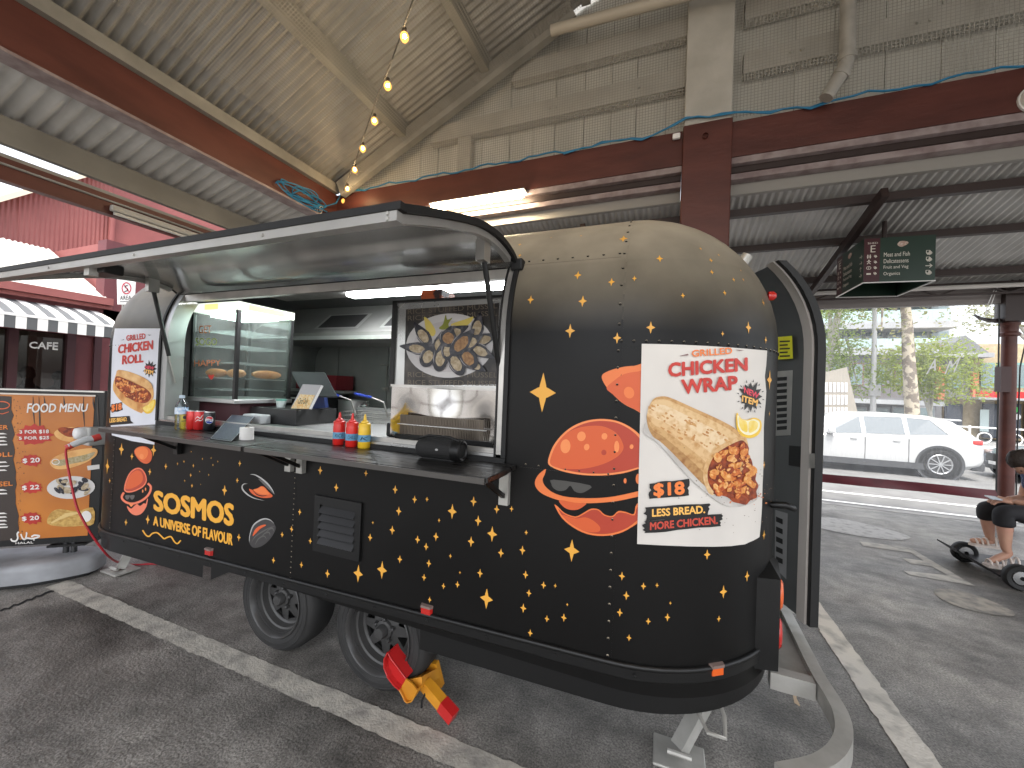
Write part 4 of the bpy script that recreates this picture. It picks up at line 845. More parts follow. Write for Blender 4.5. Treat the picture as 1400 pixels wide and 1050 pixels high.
# small burger emblem and meteor at the left
zs = Z(150, 590, 7)
em2 = tp('burger_emblem', [smooth(zs((138,560),(145,500),(175,420),(215,370),(260,348),(305,355),(340,400),(355,450),(350,490),(320,530),(270,560),(215,580),(165,582)), 4)], print_mat('print_salmon', (.80, .2, .11)), .001)
tp('bun_shade', [smooth(zs((150,555),(156,500),(184,425),(220,380),(262,360),(300,366),(330,405),(344,450),(338,485),(312,520),(265,548),(215,567),(170,570)), 4)], OR3, .0016, em2)
tp('bun_light', [smooth(zs((150,545),(158,500),(186,428),(224,388),(262,372),(296,384),(318,430),(310,480),(270,515),(210,545)), 4)], OR2, .0022, em2)
tp('planet_ring', [stroke(smooth(zs((136,583),(116,620),(125,652),(170,682),(230,688),(300,664),(358,620),(388,570),(392,525),(364,496)), 4, False), 3)], MATS['print_salmon'], .001, em2)
for x in (170, 216): tp('sunglasses', [smooth(zs((x-20,612),(x+22,610),(x+14,640),(x-2,652),(x-16,642)), 3)], GR2 if 0 else GR1, .001, em2)
for x, y in ((316, 570), (343, 552)): tp('spot', [ell(150+x/7, 590+y/7, .9, 2.2)], OR4, .001, em2)
tp('lower_bun', [smooth(zs((165,712),(205,738),(235,712),(262,694),(290,712),(325,687),(345,690),(358,645),(366,650),(350,720),(310,780),(260,802),(215,790),(180,755)), 3)], MATS['print_salmon'], .001, em2); tp('drip', [zs((178,688),(205,722),(238,690))], OR4, .001, em2)
me2 = tp('meteor_emblem', [smooth(zs((235,190),(260,155),(310,140),(360,150),(395,185),(405,235),(390,285),(350,308),(300,290),(255,240)), 4)], OR2, .001); tp('meteor_light', [smooth(zs((240,190),(264,160),(310,147),(350,160),(368,200),(350,250),(310,270),(262,235)), 4)], OR1, .0016, me2); tp('meteor_spot', [ell(150+305/7, 590+238/7, 3, 3.6)], OR4, .0022, me2)
def q4(z, *p): return tuple(z(*p))
text('lettering', 'SOSMOS', q4(z4, (372, 418), (888, 508), (885, 655), (372, 552)), TM(.001), YEL, body, .055)
text('lettering', 'A UNIVERSE OF FLAVOUR', q4(z4, (370, 583), (880, 700), (877, 775), (370, 645)), TM(.001), YEL, body, .045)
tp('squiggle', [stroke(smooth(z4((303,676),(325,708),(345,715),(365,697),(395,692),(420,712),(440,730),(460,722),(485,718),(505,748),(525,762),(547,740)), 4, False), 1.9)], YEL, .001)
zm = Z(320, 630, 8.07)
mu = tp('open_mussel_emblem', [smooth(zm((165,310),(205,320),(265,300),(300,280),(335,290),(380,340),(425,385),(400,405),(330,410),(260,395),(195,360)), 3)], OR2, .001); tp('flesh_light', [smooth(zm((215,318),(265,305),(300,286),(332,296),(372,340),(390,370),(320,372),(255,350)), 3)], OR1, .0016, mu)
tp('shell_line', [stroke(smooth(zm((175,150),(230,155),(300,195),(370,255),(420,320),(445,370)), 4, False), 2.2, True)], GR2, .001, mu); tp('shell_shade', [smooth(zm((265,195),(350,245),(415,312),(445,372),(385,318),(320,255)), 3)], GR1, .0008, mu)
tp('shell_line', [stroke(smooth(zm((150,252),(105,258),(88,290),(105,330),(160,380),(230,415),(335,440)), 4, False), 2.0, True)], GR2, .001, mu); tp('flesh_line', [stroke(smooth(zm((200,315),(250,370),(310,388),(370,380)), 4, False), 1.4, True)], BLACKP, .0022, mu)
mc = tp('closed_mussel_emblem', [smooth(zm((165,900),(165,850),(185,780),(230,700),(290,655),(350,638),(400,650),(440,690),(460,740),(440,800),(400,860),(340,920),(270,955),(205,955)), 4)], GR3, .001)
tp('shell_line', [stroke(smooth(zm((170,900),(172,830),(208,722),(270,665),(340,640),(400,655),(445,695)), 4, False), 2.0, True)], GR2, .0022, mc); tp('flesh', [smooth(zm((205,832),(225,770),(270,725),(330,705),(352,712),(290,750),(240,800)), 3)], OR2, .0016, mc)
for pts in (((190,905),(230,840),(300,790),(380,745),(450,720)), ((230,930),(270,860),(330,830),(360,870)), ((290,850),(340,800),(385,790),(400,830)), ((350,790),(390,755),(425,745),(440,780))): tp('shell_rib', [stroke(smooth(zm(*pts), 4, False), 1.9, True)], GR1, .0022, mc)
# ------------------------------------------------------------------ posters stuck to the trailer
PAPER = mat('poster_paper', (.72, .68, .625), .5, col2=(.64, .605, .56), nscale=3, bump=.25, bscale=7)
PRED = print_mat('poster_red', (.60, .045, .03), (.5, .03, .02), 30); PBLK = print_mat('poster_black', (.012, .011, .011)); PORG = print_mat('poster_orange', (.85, .22, .05)); PAMB = print_mat('poster_amber', (.9, .5, .12))
TORT = mat('tortilla', (.74, .52, .29), .55, col2=(.52, .28, .10), nscale=55, lo=.5, hi=.72, bump=.25, bscale=90, detail=10)
CHK = [mat('chicken_%d' % i, c, .5, col2=c2, nscale=40, lo=.4, hi=.6, bump=.4, bscale=80) for i, (c, c2) in enumerate((((.68, .20, .04), (.42, .075, .015)), ((.76, .34, .085), (.6, .17, .03)), ((.34, .06, .012), (.16, .022, .006)), ((.82, .47, .18), (.68, .26, .06))))]
LEM = mat('lemon_flesh', (.85, .60, .08), .4, col2=(.9, .72, .25), nscale=30); LEMR = mat('lemon_rind', (.86, .55, .04), .4); LEMW = mat('lemon_pith', (.9, .85, .6), .5)
BREAD = mat('bread_crust', (.74, .42, .15), .5, col2=(.5, .2, .05), nscale=10, lo=.4, hi=.7, detail=7)
def pp_(name, polys, M, e, par, step=10): return decal(name, polys, TM(e), M, par, step=step, x_from=820)
zp = Z(870, 460, 7); zq = Z(870, 600, 7)
e0 = .004
wp_o = decal('chicken_wrap_poster', [[(877.4, 470), (905, 470.5), (935, 471.5), (965, 473), (995, 474.8), (1022, 477), (1048.4, 479.3), (1047.5, 500), (1045.5, 515), (1047, 535), (1045, 565), (1043.6, 600), (1043.4, 640), (1041.5, 690), (1040.3, 715), (1038, 734), (1030, 739), (1018, 744), (1000, 746.6), (975, 747.5), (940, 747), (905, 745.5), (871, 743.5), (872.5, 680), (874.5, 600), (876, 530)]], TM(e0), PAPER, None, step=8, ycut=True)
for v in wp_o.data.vertices:
    P = Vector(v.co); n = (P-core(P)).normalized(); v.co = P+n*(.0035*max(0, mnoise.noise(P*7))+.002*max(0, mnoise.noise(P*17)))
wp_o.data.polygons.foreach_set('use_smooth', [True]*len(wp_o.data.polygons))
tag(wp_o, 'white poster advertising a chicken wrap, taped to the rounded rear corner of the trailer', 'poster')
e1 = e0+.0065
def pt_(s, z, quad, M, par, b=.05, e=e1): return text('lettering', s, q4(z, *quad), TM(e), M, par, b, 0, 12, 820)
pt_('GRILLED', zp, ((530,130),(918,103),(921,166),(533,197)), PORG, wp_o, .035); pt_('CHICKEN', zp, ((303,250),(1066,198),(1068,330),(305,392)), PRED, wp_o, .055); pt_('WRAP', zp, ((426,412),(970,372),(975,510),(440,556)), PRED, wp_o, .055)
pp_('dash', [zp((415,185),(495,165),(500,180),(420,188)), zp((950,125),(1035,132),(990,138))], print_mat('dash_grey', (.25, .15, .15)), e1, wp_o)
bd = pp_('badge', [burst(870+1095/7, 460+575/7, 17, 21, 12, .62, 3)], PBLK, e1, wp_o)
for k in range(12):
    a = 2*math.pi*k/12+.2; c_, s_ = math.cos(a), math.sin(a); cx, cy = 1026.4, 542.1
    pp_('badge_ray', [[(cx+c_*16.5-s_*.9, cy+s_*20+c_*.9), (cx+c_*16.5+s_*.9, cy+s_*20-c_*.9), (cx+c_*19.5, cy+s_*24)]], PBLK, e1, bd)
pt_('NEW', zp, ((1030,478),(1180,545),(1165,598),(1030,540)), print_mat('badge_pink', (.75, .06, .1)), bd, .05, e1+.0006); pt_('ITEM', zp, ((1012,560),(1168,606),(1155,668),(1010,622)), PAMB, bd, .05, e1+.0006)
sh_ = pp_('wrap_shadow', [smooth([(880, 592), (900, 606), (930, 640), (955, 665), (985, 688), (1010, 693), (1034, 684), (1038, 668), (1030, 660), (975, 660), (930, 620), (890, 575)], 4)], print_mat('print_shadow', (.46, .43, .40), (.6, .57, .53), 12), e1-.0003, wp_o)
WU = smooth([(886, 558), (893, 546), (903, 542), (917, 544), (950, 558.6), (984, 574), (1007, 587), (1019, 600), (1021, 606)], 4, False); WL = smooth([(884, 570), (886, 584), (893, 597), (903, 604), (917, 617), (931, 631.4), (945, 646), (960, 661), (976, 675)], 4, False)
def wv(i, v): q = WU[i], WL[i]; return (q[0][0]*(1-v)+q[1][0]*v, q[0][1]*(1-v)+q[1][1]*v)
wr = None; TC = [((.60, .36, .15), (.42, .2, .06)), ((.72, .50, .26), (.56, .32, .12)), ((.78, .60, .38), (.64, .40, .18)), ((.76, .56, .33), (.58, .34, .14)), ((.70, .47, .24), (.52, .28, .1)), ((.60, .37, .16), (.4, .19, .06)), ((.46, .26, .10), (.3, .13, .04))]; VB = [0, .07, .2, .38, .56, .72, .86, 1]
for k in range(7):
    st_p = [wv(i, VB[k]) for i in range(len(WU))]+[wv(i, VB[k+1]) for i in range(len(WU)-1, -1, -1)]
    o = pp_('wrap_picture' if wr is None else 'tortilla_band', [st_p], mat('tortilla_%d' % k, TC[k][0], .55, col2=TC[k][1], nscale=45, lo=.47, hi=.72, detail=10), e1+.00003*k, wp_o if wr is None else wr); wr = wr or o
rg = random.Random(11)
pp_('toast_marks', [rough_blob(rg.uniform(893, 1000), 0, 1, 1) for _ in range(0)] or [rough_blob(894+t*95+rg.uniform(-8, 8), 560+t*36+rg.uniform(-12, 26)*(.6 if t > .8 else 1), rg.uniform(1.2, 4.2), rg.uniform(.8, 1.7), .3, 12, k, 28) for k, t in enumerate([rg.random() for _ in range(46)])], mat('toast_brown', (.45, .19, .055), .55, col2=(.6, .33, .12), nscale=50), e1+.0009, wr)
pp_('tortilla_rim', [smooth([(1021, 600), (1010, 598), (992, 605), (975, 616), (966, 630), (961.5, 646), (963.5, 662), (974, 677), (1000, 660), (1022, 630)], 3)], mat('tortilla_rim', (.72, .5, .27), .55, col2=(.56, .3, .1), nscale=50), e1+.0011, wr)
ck = pp_('chicken_filling', [smooth([(1013, 602), (1020, 606), (1024, 613), (1023, 620), (1028, 630), (1030, 640), (1034, 648), (1033, 656), (1037, 664), (1034, 672), (1035, 680), (1026, 684), (1020, 690), (1010, 688), (1002, 686), (995, 680), (985, 677), (976, 672), (969, 661), (967.4, 646), (972, 631), (980, 620), (995, 610)], 3)], CHK[2], e1+.0012, wr)
def inside(p, poly):
    c = False; n = len(poly)
    for i in range(n):
        (x0, y0), (x1, y1) = poly[i], poly[i-1]
        if (y0 > p[1]) != (y1 > p[1]) and p[0] < (x1-x0)*(p[1]-y0)/(y1-y0)+x0: c = not c
    return c
def pieces(poly, n, lo, hi, fn, par, e, de):
    xs = [p[0] for p in poly]; ys = [p[1] for p in poly]; k = 0
    while k < n:
        q = (rg.uniform(min(xs), max(xs)), rg.uniform(min(ys), max(ys)))
        if not inside(q, poly): continue
        s_ = rg.uniform(lo, hi); rt_ = rg.uniform(-70, 70); w_ = rg.choice((0, 0, 1, 1, 2, 3)); sh = rough_blob(q[0], q[1], s_*1.15, s_*.8, .2, 16, k, rt_)
        pc_ = fn('chicken_piece', [sh], CHK[w_], e+de*k, par)
        fn('chicken_gleam', [rough_blob(q[0]-s_*.2, q[1]-s_*.25, s_*.5, s_*.3, .3, 10, k+99, rt_)], CHK[3 if w_ != 3 else 1], e+de*(k+.5), pc_); k += 1
pieces([(1012, 606), (1020, 614), (1024, 628), (1031, 645), (1034, 662), (1031, 678), (1016, 684), (1004, 685), (990, 677), (978, 671), (970, 658), (969, 645), (975, 632), (985, 620), (998, 611)], 80, 2.6, 6.2, pp_, ck, e1+.0014, .00005)
lm = pp_('lemon_wedge', [smooth([(1007.5, 564), (1013, 572), (1022, 574), (1031, 571), (1040, 575), (1041, 586), (1036, 595), (1026, 599), (1016, 597), (1009, 590), (1006.5, 578)], 3)], LEMR, e1, wp_o); pp_('lemon_pith', [smooth([(1008.5, 567), (1013, 573), (1022, 575), (1031, 573), (1038.5, 577), (1038, 586), (1033, 592), (1025, 595), (1017, 593), (1011, 587), (1008.5, 578)], 3)], LEMW, e1+.0006, lm)
pp_('lemon_flesh', [smooth([(1010, 571), (1014, 574), (1021, 577), (1022, 590), (1016, 589), (1011.5, 583)], 3), smooth([(1024, 577), (1031, 575), (1036.5, 579), (1035, 586), (1030, 590), (1024, 591)], 3)], LEM, e1+.0012, lm)
pp_('chicken_crumbs', [rough_blob(rg.gauss(1022, 12), rg.gauss(682, 7), rg.uniform(.6, 1.6), rg.uniform(.5, 1.1), .25, 8, k_) for k_ in range(34)], CHK[0], e1+.0003, wp_o)
pp_('spice_specks', [ell(rg.gauss(1000, 34), rg.gauss(668, 26), rg.uniform(.3, .9), rg.uniform(.3, .8), 0, 6) for _ in range(90)], print_mat('speck', (.16, .09, .05)), e1+.0002, wp_o)
pr = pp_('brush_stroke', [brush(*zq((125, 425))[0], *zq((505, 580))[0], 6, 2, 3.2)], PBLK, e1, wp_o); pt_('$18', zq, ((163,425),(460,403),(466,552),(165,570)), PORG, pr, .05, e1+.0006)
pr = pp_('brush_stroke', [brush(*zq((85, 660))[0], *zq((700, 790))[0], 6.5, 4, 3), brush(*zq((75, 790))[0], *zq((812, 905))[0], 10, 5, 3)], PBLK, e1, wp_o)
pt_('LESS BREAD.', zq, ((150,672),(655,636),(660,712),(150,748)), PAMB, pr, .045, e1+.0006); pt_('MORE CHICKEN.', zq, ((130,800),(775,738),(780,815),(130,875)), print_mat('poster_brick', (.55, .07, .045)), pr, .045, e1+.0006)
# left poster
PAP2 = mat('poster_paper_cool', (.72, .73, .78), .5, col2=(.66, .67, .72), nscale=3, bump=.2, bscale=7)
zl = Z(130, 420, 7); zl2 = Z(130, 540, 7)
rp = decal('chicken_roll_poster', [[(157, 449), (178, 449), (200, 449), (220, 449), (219, 470), (217, 520), (214.5, 570), (211, 608), (180, 603), (153, 595), (151, 580), (151, 563), (152, 517), (153, 490), (154, 467)]], TM(.004), PAP2, None, step=6, ycut=True)
tag(rp, 'white poster advertising a chicken roll, wrapped round the front corner behind the shelf', 'poster')
def pl_(name, polys, M, e, par): return decal(name, polys, TM(e), M, par, step=6)
def ptl(s, z, quad, M, par, b=.05, e=.0065): return text('lettering', s, q4(z, *quad), TM(e), M, par, b, 0, 6)
ptl('GRILLED', zl, ((295,270),(480,247),(482,303),(300,324)), PRED, rp, .035); ptl('CHICKEN', zl, ((222,358),(556,313),(555,405),(215,447)), PRED, rp); ptl('ROLL', zl, ((260,460),(464,446),(464,528),(255,550)), PRED, rp)
pl_('dash', [zl((245,318),(275,306),(278,312)), zl((500,262),(540,265),(520,272))], PBLK, .006, rp)
bd = pl_('badge', [burst(130+525/7, 420+590/7, 9.5, 11, 11, .62, 5)], PBLK, .006, rp); ptl('NEW', zl, ((478,555),(570,570),(560,600),(478,588)), print_mat('badge_pink', (.75, .06, .1)), bd, .05, .0072); ptl('ITEM', zl, ((472,595),(560,605),(552,645),(472,630)), PAMB, bd, .05, .0072)
br_ = pl_('roll_picture', [smooth(zl((200,640),(210,608),(240,600),(330,618),(450,665),(520,712),(553,770),(560,850),(530,920),(455,1005),(430,1010),(330,960),(240,890),(182,812),(170,750)), 3)], BREAD, .006, rp)
fl = pl_('chicken_filling', [smooth(zl((205,660),(300,690),(420,745),(500,790),(540,850),(500,910),(430,915),(330,875),(240,800),(190,730)), 3)], CHK[2], .0068, br_)
pieces(zl((210,675),(300,700),(420,755),(495,800),(525,850),(490,900),(430,905),(330,868),(245,800),(200,735)), 55, 1.4, 3.2, pl_, fl, .0072, .00004)
pl_('bread_top', [smooth(zl((205,625),(240,604),(330,622),(450,670),(520,715),(548,770),(480,770),(380,715),(280,670)), 3)], mat('bread_light', (.78, .5, .22), .5, col2=(.6, .3, .1), nscale=14), .0108, br_)
lm = pl_('lemon_wedge', [smooth(zl((445,965),(500,930),(568,880),(576,930),(545,1000),(490,1018)), 3)], LEMR, .006, rp); pl_('lemon_flesh', [smooth(zl((455,965),(505,936),(560,895),(562,935),(530,985),(490,1000)), 3)], LEM, .0066, lm)
pr = pl_('brush_stroke', [brush(*zl((152, 932))[0], *zl((262, 1008))[0], 3, 7, 1.2)], PBLK, .006, rp); ptl('$18', zl, ((158,932),(255,916),(256,990),(152,1005)), PORG, pr, .05, .0068)
pr = pl_('brush_stroke', [zl2((135,213),(330,200),(340,245),(368,272),(134,292))], PBLK, .006, rp); ptl('LESS BREAD.', zl2, ((138,225),(310,209),(306,250),(138,266)), PAMB, pr, .045, .0068)
# ------------------------------------------------------------------ things on the shelf
def base(x, y, z=SHZ): return atZ(x, y, z)
p = base(247, 587); wb = thing('water_bottle', 'clear plastic water bottle at the left end of the shelf cans', 'bottle', p)
part(MB().lathe([(.0, .001), (.030, .001), (.033, .01), (.031, .03), (.033, .045), (.031, .06), (.033, .075), (.031, .09), (.033, .11), (.033, .145), (.026, .17), (.013, .19), (.012, .2)], p, 24), 'bottle', sheet_glass('clear_pet', (.82, .9, .95), .35, .03, .04), wb, 60)
part(MB().lathe([(.014, .198), (.015, .2), (.015, .216), (0, .217)], p, 16), 'cap', mat('bottle_cap', (.55, .65, .75), .4), wb, 40)
part(MB().lathe([(.0336, .098), (.0336, .14)], p, 24), 'label', mat('bottle_label', (.25, .42, .65), .4, col2=(.7, .75, .8), nscale=40), wb, 60)
CANS = (((252.8, 586), (.72, .48, .03), 'yellow soft drink can beside the water bottle', 'y'), ((262, 587), (.60, .025, .02), 'plain red drink can, second in the row on the shelf', 'r'), ((272, 587.6), (.55, .02, .02), 'red drink can with white swirl, next to the black can', 's'), ((285.5, 589), (.012, .012, .014), 'black drink can with a round red, white and blue emblem', 'p'))
ALUC = mat('can_lid', (.6, .6, .6), .3, .9)
for (x, y), c, lab, kd in CANS:
    p = base(x, y); r = .0305; o = thing('drink_can', lab, 'can', p, 'drink cans on the shelf')
    part(MB().lathe([(0, .001), (.024, .001), (r, .009), (r, .108), (.027, .117)], p, 28), 'can_body', mat('can_'+kd, c, .28, .2, coat=.3), o, 50); part(MB().lathe([(.0275, .1165), (.0275, .12), (.025, .117), (0, .117)], p, 24), 'can_lid', ALUC, o, 50)
    toc = (Vector((0, 0, p.z))-p); toc.z = 0; toc.normalize(); ang = math.atan2(toc.y, toc.x)
    def cmap(u, v, rr=r+.0006, p=p, ang=ang): return (p.x+rr*math.cos(ang+u/rr), p.y+rr*math.sin(ang+u/rr), p.z+v)
    if kd == 'p':
        e = part(MB().grid(lambda u, v: cmap((u-.5)*.05, .035+v*.0), 1, 1), 'emblem_back', WHITEP, o) if False else None
        em = decal('emblem', [ell(0, .07, .0215, .0235)], cmap, WHITEP, o, step=.006)
        decal('emblem_top', [[(-.019, .078), (-.012, .0885), (0, .0920), (.012, .0885), (.019, .078), (.008, .075), (-.006, .0795)]], lambda u, v: cmap(u, v, r+.0012), mat('emblem_red', (.55, .02, .03), .4), em, step=.006)
        decal('emblem_bottom', [[(-.019, .062), (-.012, .0515), (0, .048), (.012, .0515), (.019, .062), (.008, .06), (-.006, .0645)]], lambda u, v: cmap(u, v, r+.0012), mat('emblem_blue', (.01, .04, .3), .4), em, step=.006)
        text('lettering', 'pepsi', ((-.015, .0765), (.015, .0765), (.015, .0625), (-.015, .0625)), lambda u, v: cmap(u, v, r+.0014), mat('emblem_navy', (.01, .02, .1), .4), em, .03, 0, .006)
    if kd in 'sr':
        pass
    if kd == 's': decal('swirl', [stroke(smooth([(-.025, .065), (-.012, .085), (.004, .075), (.012, .09), (.024, .10)], 4, False), .006, True), stroke(smooth([(-.024, .05), (-.008, .066), (.008, .06), (.022, .078)], 4, False), .005, True)], cmap, WHITEP, o, step=.006)
    if kd == 'y': decal('swirl', [ell(0, .075, .014, .012), stroke([(-.02, .05), (.02, .056)], .005)], cmap, BLACKP, o, step=.006)
# tablet leaning on a paper roll
rp_ = base(337, 601); ro = thing('paper_roll', 'white paper roll behind the leaning tablet on the shelf', 'paper roll', rp_)
part(MB().lathe([(.012, .001), (.034, .001), (.034, .068), (.012, .068)], rp_, 24), 'roll', mat('roll_paper', (.68, .67, .64), .8), ro, 50); part(MB().lathe([(.0118, .002), (.0118, .069), (.010, .069), (.010, .002)], rp_, 16), 'core', mat('card_core', (.35, .25, .15), .8), ro)
tA, tB = base(287, 600, SHZ+.004), base(316, 604, SHZ+.004); tD, tC = atZ(317, 567, SHZ+.083), atZ(348, 569.5, SHZ+.083)
tn = (tB-tA).cross(tD-tA).normalized(); tn = tn if tn.dot(O-tA) > 0 else -tn
tab = thing('menu_tablet', 'dark slim tablet leaning back on the paper roll', 'tablet', tA)
q = [tA, tB, tC, tD]; part(MB().add(q+[v-tn*.008 for v in q], [(0, 1, 2, 3), (7, 6, 5, 4), (0, 4, 5, 1), (1, 5, 6, 2), (2, 6, 7, 3), (3, 7, 4, 0)]), 'case', BLACKP, tab)
cen = (tA+tB+tC+tD)/4; part(MB().add([cen+(v-cen)*.92+tn*.001 for v in q], [(0, 1, 2, 3)]), 'screen', mat('tablet_screen', (.045, .055, .085), .35, col2=(.10, .115, .15), nscale=90, lo=.45, hi=.6, stretch=(1, 3, 3)), tab)
tl_ = MB()
for q_ in ((tA, tB), (tB, tC), (tC, tD), (tD, tA)): tl_.beam(cen+(q_[0]-cen)*.965+tn*.0012, cen+(q_[1]-cen)*.965+tn*.0012, .0022, .001, tn)
part(tl_, 'screen_border', mat('screen_line', (.4, .42, .45), .4), tab)
# sauce bottles
def sauce(px, col, nm, lab, writing):
    p = base(*px); o = thing('sauce_bottle', lab, 'bottle', p, 'squeeze bottles on the shelf'); M = mat('squeeze_'+nm, col, .35, coat=.2)
    part(MB().lathe([(0, .001), (.027, .001), (.031, .006), (.031, .098), (.029, .108), (.0285, .112)], p, 28), 'bottle', M, o, 50)
    part(MB().lathe([(.0305, .111), (.0305, .126), (.026, .129), (.02, .131), (.018, .139), (.012, .143), (.0085, .146), (.005, .172), (.003, .176), (0, .176)], p, 24), 'nozzle_cap', M, o, 40)
    lb_ = part(MB().lathe([(.0318, .035), (.0318, .07)], p, 28), 'label', mat('blue_tape', (.10, .28, .45), .6, col2=(.14, .34, .5), nscale=20), o, 60)
    ang = math.atan2(-p.y, -p.x); text('writing', writing, ((-.022, .062), (.022, .062), (.022, .043), (-.022, .043)), lambda u, v: (p.x+.0324*math.cos(ang+u/.0324), p.y+.0324*math.sin(ang+u/.0324), p.z+v), mat('marker_ink', (.02, .04, .07), .5), lb_, 0, .2, .008)
sauce((463, 608), (.60, .018, .014), 'red', 'red squeeze bottle with blue label, leftmost of the three sauces', 'RICE'); sauce((480.5, 610.5), (.66, .022, .016), 'red2', 'red squeeze bottle with blue label between the other red and the yellow one', 'CHILLI'); sauce((497.5, 612.5), (.80, .50, .03), 'yellow', 'yellow squeeze bottle with blue label on the shelf', 'K')
# portable speaker
p = Vector((-1.075, 1.575, SHZ+.047)); sp = thing('portable_speaker', 'black cylindrical portable speaker on the right of the shelf', 'speaker', p)
part(MB().lathe([(0, 0), (.03, 0), (.042, .012), (.046, .03), (.046, .2), (.042, .218), (.03, .23), (0, .23)], p, 28, 0), 'body', mat('speaker_cloth', (.012, .012, .012), .75, bump=.4, bscale=400), sp, 50)
part(MB().lathe([(.047, .19), (.049, .2), (.049, .232), (.04, .236), (.03, .226), (0, .222)], p, 28, 0), 'end_ring', BLKT, sp, 40)
part(MB().tube([p+Vector((.01, -.01, .045)), p+Vector((.06, -.01, .06)), p+Vector((.17, -.01, .06)), p+Vector((.22, -.01, .045))], .006, 8), 'carry_strap', BLKT, sp, 60)
decal('logo', [ell(0, 0, .008, .005)], lambda u, v: (p.x+.125+u, p.y-.0466, p.z+.004+v), mat('logo_grey', (.3, .3, .3), .4), sp)
part(MB().box(p.x+.03, p.x+.2, p.y-.02, p.y+.02, SHZ+.001, SHZ+.008), 'foot', RUB, sp)
# ------------------------------------------------------------------ inside the trailer
BZ1 = 1.333
dc = thing('display_warmer', 'glass food display warmer with lit top panel inside the hatch', 'display case', (-3.06, 2.06, BZ1)); FRM = mat('case_frame', (.035, .035, .035), .35, .5)
x0, x1, y0, y1, zb0, zt0 = -3.31, -2.82, 1.87, 2.29, 1.50, 2.13
for x, y in ((x0, y0), (x1, y0), (x1, y1), (x0, y1)): part(MB().box(x-.012, x+.012, y-.012, y+.012, zb0, zt0), 'corner_post', FRM, dc)
part(MB().bevbox(x0-.02, x1+.02, y0-.02, y1+.02, zb0-.03, zb0-.001, .004), 'base', SSD, dc); part(MB().box(x0+.02, x1-.02, y0+.05, y1-.02, BZ1+.001, zb0-.031), 'stand', mat('stand_maroon', (.06, .02, .025), .5), dc)
tp_ = part(MB().bevbox(x0-.015, x1+.015, y0-.015, y1+.015, zt0+.001, zt0+.062, .004), 'light_box', mat('light_box', (.7, .72, .62), .4, emit=(.9, 1, .88), estr=.24), dc)
part(MB().add([(x1+.0156, y0+.06, zt0+.012), (x1+.0156, y1-.08, zt0+.012), (x1+.0156, y1-.08, zt0+.052), (x1+.0156, y0+.06, zt0+.052)], [(0, 1, 2, 3)]), 'light_box_print', mat('light_print', (.8, .8, .3), .4, emit=(.95, .95, .3), estr=.22), tp_)
part(MB().add([(x0+.14, y0-.0156, zt0+.012), (x1-.2, y0-.0156, zt0+.012), (x1-.2, y0-.0156, zt0+.052), (x0+.14, y0-.0156, zt0+.052)], [(0, 1, 2, 3)]), 'light_box_print', MATS['light_print'], tp_)
GL = sheet_glass('case_glass', (.80, .92, .88), .25, .02, .10)
part(MB().add([(x0, y0, zb0), (x1, y0, zb0), (x1, y0, zt0), (x0, y0, zt0)], [(0, 1, 2, 3)]), 'glass_pane', GL, dc); part(MB().add([(x1, y0, zb0), (x1, y1, zb0), (x1, y1, zt0), (x1, y0, zt0)], [(0, 1, 2, 3)]), 'glass_pane', GL, dc)
part(MB().add([(x0, y1, zb0), (x1, y1, zb0), (x1, y1, zt0), (x0, y1, zt0)], [(0, 1, 2, 3)]), 'glass_pane', GL, dc)
for z in (1.56, 1.645, 1.76, 1.88, 1.99):
    b = MB(); b.beam((x0+.015, y0+.02, z), (x1-.015, y0+.02, z), .008, .008); b.beam((x0+.015, y1-.02, z), (x1-.015, y1-.02, z), .008, .008)
    for i in range(12): b.beam((x0+.03+i*.039, y0+.02, z+.004), (x0+.03+i*.039, y1-.02, z+.004), .003, .003)
    part(b, 'wire_shelf', mat('chrome_wire', (.6, .62, .62), .25, .9), dc)
part(MB().box(x0+.05, x1-.05, y0+.08, y1-.08, zt0-.02, zt0-.003), 'case_lamp', lamp_mat('case_lamp', (.86, 1, .96), 3), dc)
BR = mat('baked_bread', (.52, .22, .07), .5, col2=(.36, .12, .03), nscale=14, bump=.5, bscale=40)
for i, (xa, ya, xb, yb) in enumerate(((-3.27, 1.95, -3.05, 1.95), (-3.03, 1.95, -2.86, 1.96), (-2.88, 2.03, -2.87, 2.25))):
    a, b_ = Vector((xa, ya, 1.684)), Vector((xb, yb, 1.684)); P = [a+(b_-a)*t/8 for t in range(9)]
    o = MB().tube(P, [.012, .024, .03, .032, .033, .032, .03, .024, .012], 12).build('bread_roll', BR, None, 60); tag(o, ['long baked roll at the left on the warmer shelf', 'short baked roll behind the corner post of the warmer', 'baked roll behind the side glass of the warmer'][i], 'bread roll', 'rolls in the display warmer')
CM = lambda x, y: atY(x, y, y0-.0025)
zc = Z(240, 380, 5.833)
NEO = mat('sticker_orange', (.75, .25, .1), .5); NG = mat('sticker_green', (.5, .6, .15), .5); 
text('lettering', 'GET', q4(zc, (185, 380), (285, 378), (285, 440), (185, 442)), CM, NEO, dc, .0); text('lettering', 'SOGO', q4(zc, (160, 478), (330, 480), (330, 535), (160, 540)), CM, NG, dc, 0); text('lettering', 'HAPPY', q4(zc, (148, 655), (360, 652), (360, 700), (148, 705)), CM, NEO, dc, -.005)
decal('heart', [smooth(zc((285, 812), (262, 785), (268, 770), (285, 778), (302, 770), (306, 785)), 3)], CM, mat('heart_red', (.6, .05, .04), .5), dc)
